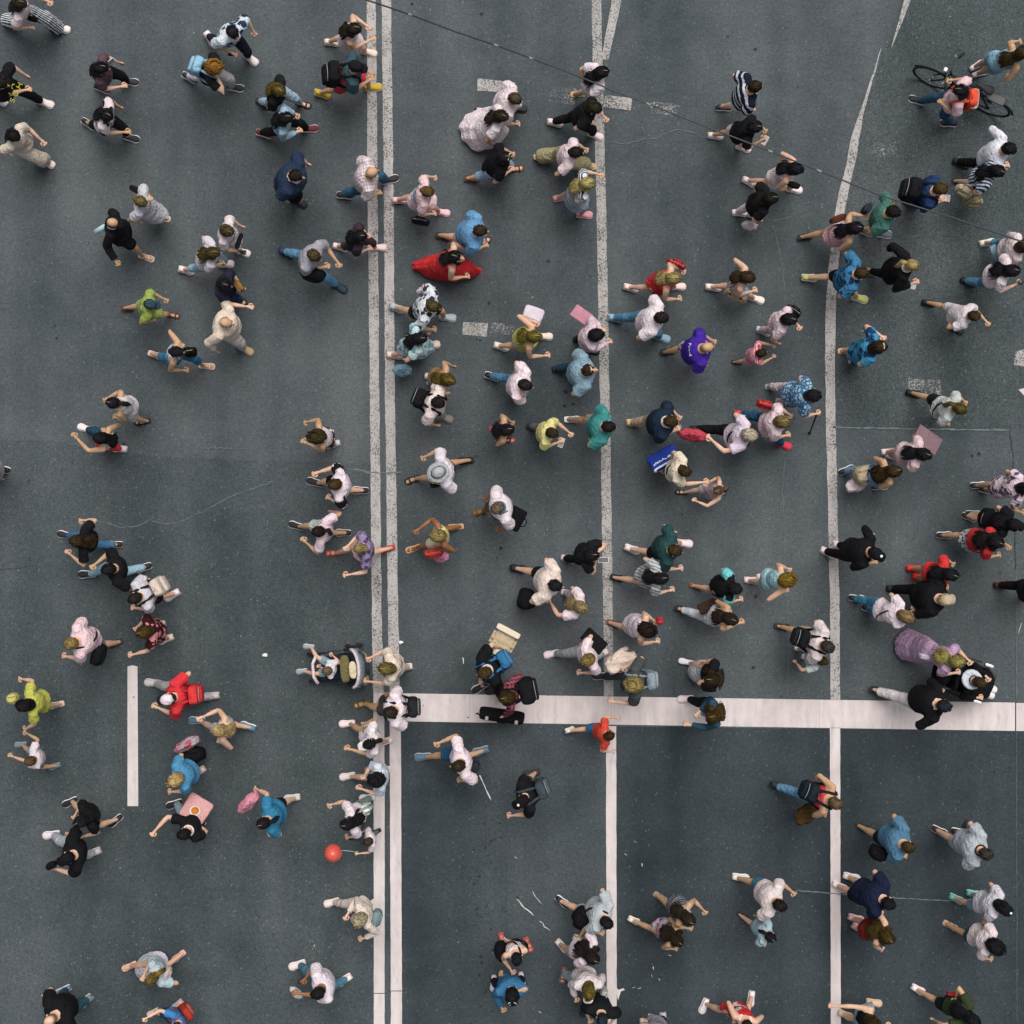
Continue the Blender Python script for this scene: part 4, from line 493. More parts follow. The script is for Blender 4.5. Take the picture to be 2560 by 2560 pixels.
 {'l': 'small seated person in white T-shirt riding in the stroller', 'p': (-2.883, -2.467), 'f': 182, 'ft': [(-3.279, -2.114), (-3.394, -2.545)], 'hs': [(-2.761, -2.218, 0.75), (-3.025, -2.406, 0.7)], 'h': 1.15, 'top': 'tee:d4ced2', 'bot': 'shorts:7f97a6', 'sh': 'sneaker:8a949a:c8ccd0', 'hair': 'short:6a5a48', 's': 0, 'w': 1.0, 'g': 'c', 'sit': (0.42, 0.92), 'fz': 0.3},
 {'l': 'person in white T-shirt with grey straps and brown sandals on the double line', 'p': (-1.851, -3.031), 'f': 186, 'ft': [(-2.421, -3.1), None], 'hs': [None, None], 'h': 1.78, 'top': 'tee:e2d2d8', 'bot': 'shorts:4a4244', 'sh': 'sandal:5a4a20', 'hair': 'short:2e2620', 's': 1, 'w': 1.1, 'g': 'm', 'bp': '23242a:3a3c44', 'deco': 'bpl:patterned dark backpack at the stop line end'},
 {'l': 'person in white visor and white sports dress at the double line', 'p': (-2.181, -3.527), 'f': 192, 'ft': [(-2.66, -3.411), (-2.045, -3.701)], 'hs': [(-2.299, -3.276, 0.815), (-2.545, -3.674, 1.034)], 'h': 1.66, 'top': 'dress:dcd2d4:mini', 'bot': 'none', 'sh': 'sneaker:e6d2d4:e6d2d4', 'hair': 'pony:15151a', 's': 1, 'w': 1.0, 'g': 'f', 'hat': 'visor:e2dcdc'},
 {'l': 'person in pale blue blouse with black wavy hair touching the face', 'p': (-2.085, -4.076), 'f': 184, 'ft': [(-2.66, -4.261), None], 'hs': [(-2.313, -4.071, 1.2), (-2.364, -4.309, 1.0)], 'h': 1.66, 'top': 'tee:c6d0da', 'bot': 'skirt:9fb4c0', 'sh': 'sneaker:d8ccc8:d8ccc8', 'hair': 'curly:15151a', 's': 0, 'w': 1.0, 'g': 'f'},
 {'l': 'person in blue T-shirt and black shorts carrying a pink sheet bag', 'p': (-3.773, -4.708), 'f': 196, 'ft': [None, (-3.547, -4.611)], 'hs': [(-3.975, -4.285, 0.896), (-3.747, -5.045, 0.855)], 'h': 1.7, 'top': 'tee:1f7aa0', 'bot': 'shorts:1a1b1f', 'sh': 'sneaker:bcbcb8:c8c8c4', 'hair': 'pony:17161a', 's': 0, 'w': 1.1, 'g': 'f'},
 {'l': 'person in white T-shirt with long black hair and striped green bag', 'p': (-2.507, -4.735), 'f': 194, 'ft': [None, None], 'hs': [(-2.835, -4.54, 0.903), (-2.544, -5.088, 0.844)], 'h': 1.64, 'top': 'tee:e0cfd4', 'bot': 'pants:8aa09a', 'sh': 'sneaker:d8d0d0:d8d0d0', 'hair': 'long:17161a', 's': 0, 'w': 1.0, 'g': 'f'},
 {'l': 'small person in white T-shirt holding the red balloon', 'p': (-2.241, -5.126), 'f': 196, 'ft': [(-2.557, -5.246), (-2.19, -5.152)], 'hs': [(-2.39, -5.068, 0.546), (-2.428, -5.385, 0.672)], 'h': 1.05, 'top': 'tee:d8ccd2', 'bot': 'pants:5a666a', 'sh': 'sneaker:17181c:2a2c30', 'hair': 'short:3a3226', 's': 0, 'w': 1.0, 'g': 'c'},
 {'l': 'person in black T-shirt with neck headphones carrying a cardboard box', 'p': (-0.425, -2.431), 'f': 206, 'ft': [(-0.522, -2.827), None], 'hs': [(-0.142, -2.085, 0.95), (-0.456, -2.653, 0.875)], 'h': 1.78, 'top': 'tee:151519', 'bot': 'shorts:17171b', 'sh': 'sneaker:17171b:d8d4d4', 'hair': 'short:463516', 's': 0, 'w': 1.1, 'g': 'm', 'bp': '1c6a9a:1c6a9a', 'deco': 'collar:cfc8c8;bpl:bright blue backpack on the person with the box'},
 {'l': 'person in red and black plaid shirt with huge black backpack on the stop line', 'p': (-0.098, -2.816), 'f': 186, 'ft': [(-0.3, -2.87), None], 'hs': [(0.197, -2.587, 0.876), (-0.126, -3.208, 0.8)], 'h': 1.7, 'top': 'long3:9a4858:check:2a1a22:0.06', 'bot': 'pants:1c1c1e', 'sh': 'sneaker:1c1c1e:1c1c1e', 'hair': 'bob:3a2f10', 's': 0, 'w': 1.0, 'g': 'f', 'bp': '15161a:191a1e:huge', 'deco': 'bpl:huge black backpack at the stop line'},
 {'l': 'person in pink T-shirt and grey trousers holding a black document case', 'p': (1.134, -2.258), 'f': 200, 'ft': [(0.638, -2.289), (1.424, -2.301)], 'hs': [(1.117, -2.007, 0.795), (1.082, -2.525, 0.835)], 'h': 1.66, 'top': 'tee:e2ccd2', 'bot': 'pants:a4a9ae', 'sh': 'sneaker:e4d0d2:dcd0d0', 'hair': 'bob:7d6a38', 's': 0, 'w': 1.0, 'g': 'f'},
 {'l': 'person with bleached blond top hair, dark vest and grey trousers', 'p': (1.825, -2.609), 'f': 186, 'ft': [(1.427, -2.643), None], 'hs': [(1.769, -2.377, 1.0), (1.556, -2.962, 0.992)], 'h': 1.76, 'top': 'tee:45494a', 'bot': 'pants:3e4244', 'sh': 'sneaker:17191d:c0c4c8', 'hair': 'curly:8a7a4a', 's': 0, 'w': 1.0, 'g': 'm', 'bp': '7f8d98:8a98a2', 'deco': 'bpl:grey-blue backpack on the person with bleached hair'},
 {'l': 'person in black top and white skirt touching the head, above the stop line', 'p': (3.019, -2.537), 'f': 176, 'ft': [(2.81, -2.414), None], 'hs': [(3.017, -2.313, 0.805), (2.957, -2.517, 1.4)], 'h': 1.68, 'top': 'tee:18171b', 'bot': 'skirtl:b6bcc2', 'sh': 'sneaker:d0d0d4:2a2a2e', 'hair': 'longx:2e2212', 's': 0, 'w': 1.0, 'g': 'f'},
 {'l': 'person in dark denim jacket with long brown hair on the stop line', 'p': (3.045, -3.093), 'f': 192, 'ft': [(2.793, -3.015), None], 'hs': [(2.865, -3.111, 1.05), (2.715, -3.307, 0.994)], 'h': 1.66, 'top': 'long3:2a4a5e', 'bot': 'pants:17171a', 'sh': 'sneaker:dcc8ca:dcc8ca', 'hair': 'longx:43320f', 's': 0, 'w': 1.0, 'g': 'f'},
 {'l': 'person in white T-shirt and blue shorts walking left below the stop line', 'p': (-0.825, -3.846), 'f': 192, 'ft': [(-1.444, -3.945), (-0.519, -3.851)], 'hs': [(-1.158, -3.547, 0.982), (-0.77, -4.206, 0.875)], 'h': 1.78, 'top': 'tee:e4d0d6', 'bot': 'shorts:1f587e', 'sh': 'sneaker:4f6a7c:9aa4aa', 'hair': 'short:33291c', 's': 1, 'w': 1.0, 'g': 'm'},
 {'l': 'person in black cap with grey backpack straps below the stop line', 'p': (0.15, -4.372), 'f': 202, 'ft': [None, None], 'hs': [(0.197, -4.205, 0.834), (-0.018, -4.728, 0.96)], 'h': 1.74, 'top': 'tee:17181b', 'bot': 'shorts:4a4644', 'sh': 'sneaker:2a2a2c:2a2a2c', 'hair': 'short:15151a', 's': 0, 'w': 1.0, 'g': 'm', 'hat': 'cap:141417', 'bp': '3a454b:4a565c', 'deco': 'bpl:dark green-grey backpack below the stop line;logo:e0d0d0'},
 {'l': 'small person in orange shirt and blue shorts on the stop line edge', 'p': (1.506, -3.449), 'f': 2, 'ft': [(0.963, -3.501), None], 'hs': [(1.656, -3.208, 0.67), (1.564, -3.791, 0.67)], 'h': 1.28, 'top': 'tee:d83a1c', 'bot': 'shorts:2f6a9c', 'sh': 'sneaker:d8ccc8:d8ccc8', 'hair': 'short:33270f', 's': 0, 'w': 1.0, 'g': 'c'},
 {'l': 'person in cream T-shirt with black backpack beside the right line', 'p': (4.78, -2.041), 'f': -16, 'ft': [(4.375, -1.854), None], 'hs': [(4.761, -1.763, 0.844), (4.806, -2.241, 0.865)], 'h': 1.76, 'top': 'tee:d6c6c6', 'bot': 'shorts:c8a878', 'sh': 'sandal:2a2622', 'hair': 'short:37322c', 's': 1, 'w': 1.0, 'g': 'm', 'bp': '15171c:22252b', 'deco': 'bpl:black backpack beside the right line above the stop line'},
 {'l': 'small person in mint T-shirt walking at the side of the black backpack', 'p': (4.776, -2.29), 'f': -12, 'ft': [None, None], 'hs': [(4.684, -2.195, 0.634), (4.415, -2.36, 0.743)], 'h': 1.3, 'top': 'tee:c0ccc8', 'bot': 'shorts:8a8e90', 'sh': 'sneaker:d8d4d4:d8d4d4', 'hair': 'short:3c3214', 's': 0, 'w': 1.0, 'g': 'c'},
 {'l': 'person in red tank top with dark backpack crossing the right line', 'p': (4.9, -4.409), 'f': -18, 'ft': [(4.299, -4.415), None], 'hs': [(4.65, -4.201, 0.908), (4.84, -4.737, 0.865)], 'h': 1.76, 'top': 'tank:c8303c', 'bot': 'pants:5a8eb0', 'sh': 'sneaker:1c2226:1c2226', 'hair': 'short:5e4c36', 's': 1, 'w': 1.0, 'g': 'm', 'bp': '16252c:16252c', 'deco': 'bpl:dark teal backpack worn over a red tank top'},
 {'l': 'blond person in long lilac-pink dress pushing the black wheelchair', 'p': (6.761, -2.272), 'f': -18, 'ft': [(6.398, -2.059), (6.364, -2.212)], 'hs': [(7.099, -2.311, 1.0), (6.877, -2.509, 1.0)], 'h': 1.68, 'top': 'dress:b692b2:long', 'bot': 'none', 'sh': 'sneaker:c8d0d8:c8d0d8', 'hair': 'long:8a8048', 's': 0, 'w': 1.0, 'g': 'f', 'deco': 'hem:bccad6'},
 {'l': 'seated person in black with white hood riding in the black wheelchair', 'p': (7.174, -2.614), 'f': -18, 'ft': [(7.625, -2.824), (7.591, -2.901)], 'hs': [(7.453, -2.587, 0.72), (7.311, -2.936, 0.72)], 'h': 1.62, 'top': 'long3:141417', 'bot': 'pants:131316', 'sh': 'sneaker:d8d4d4:d8d4d4', 'hair': 'short:3a3018', 's': 0, 'w': 1.0, 'g': 'f', 'deco': 'hood:c2ccd6', 'sit': (0.55, 1.25), 'fz': 0.22},
 {'l': 'person in black shirt and white trousers stepping over the stop line', 'p': (6.538, -2.933), 'f': -8, 'ft': [(5.903, -2.875), None], 'hs': [(6.685, -2.735, 0.885), (6.383, -3.343, 0.907)], 'h': 1.8, 'top': 'long3:151518', 'bot': 'pants:cfc8c8', 'sh': 'sandal:1a181a', 'hair': 'short:20242a', 's': 0, 'w': 1.2, 'g': 'm'},
 {'l': 'balding person in blue T-shirt with black sling bag, lower right', 'p': (5.996, -5.068), 'f': -20, 'ft': [(5.664, -5.092), None], 'hs': [(5.947, -4.724, 0.865), (6.085, -5.368, 0.908)], 'h': 1.76, 'top': 'tee:4a7896', 'bot': 'shorts:1c1d20', 'sh': 'sandal:1c1a1a', 'hair': 'ring:3a2c16', 's': 1, 'w': 1.1, 'g': 'm'},
 {'l': 'person in light grey T-shirt holding a phone behind, lower right', 'p': (7.172, -5.164), 'f': -20, 'ft': [(6.893, -5.144), (7.218, -5.161)], 'hs': [(7.091, -4.864, 0.865), (7.104, -5.501, 0.865)], 'h': 1.76, 'top': 'tee:a8b0b8', 'bot': 'shorts:b9c2c6', 'sh': 'sneaker:1a181a:cfc4c4', 'hair': 'short:34302c', 's': 0, 'w': 1.1, 'g': 'm', 'deco': 'collar:4a2a2a'},
 {'l': 'person in navy polo and black shorts stepping off the right line, lower', 'p': (5.688, -5.911), 'f': -22, 'ft': [(5.476, -5.886), (5.289, -6.04)], 'hs': [(5.644, -5.627, 0.854), (5.72, -6.264, 0.918)], 'h': 1.78, 'top': 'tee:16203a', 'bot': 'shorts:14151a', 'sh': 'sneaker:dcd0d0:e0d2d0', 'hair': 'short:15151a', 's': 0, 'w': 1.12, 'g': 'm'},
 {'l': 'person in short red dress with long brown hair, lower right', 'p': (5.698, -6.453), 'f': -24, 'ft': [(5.545, -6.552), (5.596, -6.714)], 'hs': [(5.608, -6.289, 1.05), (5.755, -6.829, 0.875)], 'h': 1.66, 'top': 'sdress:8c1c18:mini', 'bot': 'none', 'sh': 'sneaker:c89a9a:d8b8b8', 'hair': 'longx:40330e', 's': 0, 'w': 1.0, 'g': 'f'},
 {'l': 'person in white T-shirt and black cap with turquoise shoes', 'p': (7.479, -6.024), 'f': -20, 'ft': [(7.166, -6.236), (7.448, -6.156)], 'hs': [(7.491, -5.875, 0.785), (7.389, -6.379, 0.825)], 'h': 1.64, 'top': 'tee:c8c4cc', 'bot': 'shorts:86a2b0', 'sh': 'sneaker:5aa8a0:8ac0b8', 'hair': 'bob:15151a', 's': 0, 'w': 1.0, 'g': 'f', 'hat': 'cap:141418', 'deco': 'logo:e4e0e4'},
 {'l': 'barefoot-looking person in white T-shirt and denim shorts, lower right', 'p': (7.36, -6.614), 'f': -22, 'ft': [(7.073, -6.671), None], 'hs': [(7.397, -6.461, 0.795), (7.432, -6.986, 0.875)], 'h': 1.66, 'top': 'tee:dccccb', 'bot': 'shorts:3f5a6e', 'sh': 'sandal:b89a80', 'hair': 'curly:15141a', 's': 1, 'w': 1.0, 'g': 'f'},
 {'l': 'person in olive T-shirt with black hair holding a red wallet, bottom right', 'p': (6.999, -7.714), 'f': -24, 'ft': [(6.552, -7.699), None], 'hs': [(6.827, -7.493, 1.0), (6.521, -7.907, 0.915)], 'h': 1.66, 'top': 'tee:333f24', 'bot': 'shorts:1a1f22', 'sh': 'sneaker:e4d8d8:e4d8d8', 'hair': 'long:14141a', 's': 1, 'w': 1.0, 'g': 'f'},
 {'l': 'person in black crop top and pale blue shorts with outstretched arm, bottom right', 'p': (5.506, -7.778), 'f': -18, 'ft': [(5.835, -7.909), (5.374, -8.105)], 'hs': [(4.886, -7.609, 1.134), (5.818, -7.972, 0.994)], 'h': 1.66, 'top': 'tank:17181c', 'bot': 'shorts:8fa8b8', 'sh': 'sneaker:c2a890:c2a890', 'hair': 'bob:33260f', 's': 0, 'w': 1.0, 'g': 'f'},
 {'l': 'person in grey striped sundress with brown hair, lower right lane', 'p': (2.684, -6.18), 'f': -28, 'ft': [(2.4, -6.219), None], 'hs': [(3.004, -6.199, 0.915), (2.761, -6.498, 0.875)], 'h': 1.66, 'top': 'sdress:8f9298:hstripe:24303c:0.06:mini', 'bot': 'none', 'sh': 'sandal:8a7868', 'hair': 'long:2a2014', 's': 1, 'w': 1.0, 'g': 'f'},
 {'l': 'person in pink and navy flowered dress with long dark hair, lower right lane', 'p': (2.531, -6.55), 'f': -24, 'ft': [(1.982, -6.586), None], 'hs': [(2.534, -6.522, 0.752), (2.532, -6.849, 0.77)], 'h': 1.5, 'top': 'sdress:b8b4c0:blot:a82a5a:0.07:mini', 'bot': 'none', 'sh': 'sneaker:dcd0c4:dcd0c4', 'hair': 'longx:251d12', 's': 1, 'w': 1.0, 'g': 'f'},
 {'l': 'person in white T-shirt and light blue shorts, lower right lane', 'p': (4.057, -5.943), 'f': -16, 'ft': [(3.689, -5.89), None], 'hs': [(4.365, -5.891, 0.961), (3.942, -6.275, 0.875)], 'h': 1.78, 'top': 'tee:dcccc9', 'bot': 'shorts:3f7a9c', 'sh': 'sneaker:d0ccc4:d8d4cc', 'hair': 'short:211812', 's': 1, 'w': 1.0, 'g': 'm'},
 {'l': 'small person in pale blue T-shirt with black ponytail, lower right lane', 'p': (3.974, -6.528), 'f': -24, 'ft': [(3.723, -6.518), None], 'hs': [(3.804, -6.303, 0.697), (3.939, -6.807, 0.68)], 'h': 1.36, 'top': 'tee:a4c0cc', 'bot': 'shorts:b0a8a4', 'sh': 'sandal:1c1818', 'hair': 'pony:14141a', 's': 0, 'w': 1.0, 'g': 'c'},
 {'l': 'person in red flowered dress with white shoes at the bottom edge', 'p': (3.559, -7.826), 'f': -105, 'ft': [(3.092, -7.965), (3.851, -7.849)], 'hs': [(3.413, -7.822, 1.0), (3.8, -8.023, 0.835)], 'h': 1.66, 'top': 'sdress:c0161a:blot:e0c8c8:0.12:mini', 'bot': 'none', 'sh': 'sneaker:e0d4d4:e0d4d4', 'hair': 'short:2a1c12', 's': 0, 'w': 1.0, 'g': 'f'},
 {'l': 'person at the bottom edge with only a hand and shoe showing', 'p': (2.19, -8.047), 'f': -95, 'ft': [(2.434, -8.199), None], 'hs': [(2.136, -7.94, 0.835), (2.521, -8.224, 0.876)], 'h': 1.7, 'top': 'tee:7a7a80', 'bot': 'pants:2a2c30', 'sh': 'sneaker:b0acb0:b0acb0', 'hair': 'short:3a2a14', 's': 0, 'w': 1.0, 'g': 'f'},
 {'l': 'person in dark vest and white top bending with a phone, bottom middle', 'p': (0.071, -6.801), 'f': -75, 'ft': [(-0.164, -6.91), (0.263, -6.979)], 'hs': [(-0.109, -6.676, 0.795), (-0.01, -7.151, 0.931)], 'h': 1.62, 'top': 'tank:d8c8c4', 'bot': 'shorts:1a1b20', 'sh': 'sandal:a83a38', 'hair': 'short:15151c', 's': 0, 'w': 1.0, 'g': 'f', 'strap': '16161a'},
 {'l': 'person in blue shirt with black hair and white-rimmed glasses, bottom middle', 'p': (0.003, -7.351), 'f': -88, 'ft': [(-0.3, -7.593), (0.16, -7.542)], 'hs': [(-0.192, -7.192, 0.845), (-0.158, -7.71, 0.99)], 'h': 1.72, 'top': 'long3:2a6a94', 'bot': 'pants:1a2230', 'sh': 'sneaker:c8b8c0:1a1a20', 'hair': 'bobr:141417', 's': 1, 'w': 1.1, 'g': 'm', 'deco': 'glasses:d8d8dc'},
 {'l': 'person in pale pink top with long dark hair left of the middle line, bottom', 'p': (1.227, -6.758), 'f': -40, 'ft': [(0.809, -6.996), (1.099, -6.91)], 'hs': [(1.031, -6.573, 0.875), (0.999, -7.107, 0.855)], 'h': 1.66, 'top': 'tee:d8c4cc', 'bot': 'shorts:b8a48a', 'sh': 'sneaker:d0c4c0:d0c4c0', 'hair': 'longx:1f1712', 's': 1, 'w': 1.0, 'g': 'f'},
 {'l': 'person in white hooded top and white cap with pale jeans, bottom middle', 'p': (1.162, -7.299), 'f': -95, 'ft': [(0.826, -7.474), None], 'hs': [(0.979, -7.565, 0.926), (1.281, -7.38, 0.825)], 'h': 1.68, 'top': 'long3:d4c8c8', 'bot': 'pants:9fb0b8', 'sh': 'sandal:6a5048', 'hair': 'bob:5f5220', 's': 0, 'w': 1.1, 'g': 'f', 'hat': 'visor:dcd0d0'},
 {'l': 'person in grey T-shirt with black apron-like bag at the middle line, lower', 'p': (1.444, -6.225), 'f': -34, 'ft': [(0.826, -6.287), None], 'hs': [(1.404, -5.969, 0.855), (1.361, -6.572, 0.876)], 'h': 1.74, 'top': 'tee:aeb6ba', 'bot': 'shorts:a0a8ac', 'sh': 'sneaker:16171b:d8d4d4', 'hair': 'short:131317', 's': 0, 'w': 1.0, 'g': 'm', 'strap': '16171b'},
 {'l': 'dark-haired person in dark clothes at the bottom edge beside the middle line', 'p': (1.361, -7.702), 'f': -95, 'ft': [(1.168, -8.003), None], 'hs': [(1.195, -7.904, 0.896), (1.542, -7.97, 0.896)], 'h': 1.7, 'top': 'tee:16191c', 'bot': 'pants:16181b', 'sh': 'sneaker:16181b:16181b', 'hair': 'short:1f2a33', 's': 0, 'w': 1.0, 'g': 'm'},
 {'l': 'person in cream outfit with pale hair and sunglasses beside the double line', 'p': (-2.334, -6.228), 'f': 204, 'ft': [(-2.907, -6.296), None], 'hs': [(-2.578, -6.244, 1.0), (-2.308, -6.666, 0.895)], 'h': 1.66, 'top': 'long3:dccabc', 'bot': 'pants:d4c2b8', 'sh': 'sneaker:e0d0c8:e0d0c8', 'hair': 'bobr:a29878', 's': 0, 'w': 1.0, 'g': 'f', 'deco': 'glasses:1c1814'},
 {'l': 'person in white T-shirt and blue jeans with white shoes, bottom left', 'p': (-2.944, -7.272), 'f': 206, 'ft': [(-3.462, -7.303), (-2.711, -7.545)], 'hs': [(-3.227, -7.222, 1.0), (-3.331, -7.417, 1.145)], 'h': 1.8, 'top': 'tee:d8ccd4', 'bot': 'pants:4a7e94', 'sh': 'sneaker:e4d4d0:e4d4d0', 'hair': 'short:17161a', 's': 2, 'w': 1.0, 'g': 'm'},
 {'l': 'person in pale blue T-shirt and long grey skirt, bottom left', 'p': (-5.494, -7.117), 'f': 212, 'ft': [(-6.188, -7.329), (-5.377, -7.166)], 'hs': [(-5.739, -7.22, 0.923), (-5.352, -7.394, 0.805)], 'h': 1.64, 'top': 'tee:a9bcc2', 'bot': 'skirtl:bcb8c4', 'sh': 'sandal:c8a090', 'hair': 'pony:6a5a2a', 's': 0, 'w': 1.0, 'g': 'f'},
 {'l': 'balding person in black T-shirt and jeans, bottom left corner', 'p': (-6.978, -7.678), 'f': 216, 'ft': [(-7.238, -7.721), (-6.88, -7.887)], 'hs': [(-7.272, -7.499, 0.897), (-6.971, -8.055, 0.939)], 'h': 1.78, 'top': 'tee:161619', 'bot': 'pants:2f5464', 'sh': 'sneaker:6a7a84:b8c0c4', 'hair': 'bald:a8806c', 's': 0, 'w': 1.2, 'g': 'm'},
 {'l': 'small person in bright blue top at the bottom left edge', 'p': (-5.185, -7.937), 'f': 216, 'ft': [(-5.787, -8.071), (-5.394, -7.943)], 'hs': [(-5.69, -7.818, 1.064), (-5.149, -8.062, 0.659)], 'h': 1.35, 'top': 'tee:2a7cb8', 'bot': 'shorts:1c3a6a', 'sh': 'sneaker:c2b0a8:c2b0a8', 'hair': 'short:6a2410', 's': 0, 'w': 1.0, 'g': 'c', 'bp': 'a8280e:b83a10', 'deco': 'bpl:small red backpack at the bottom left edge'},
]
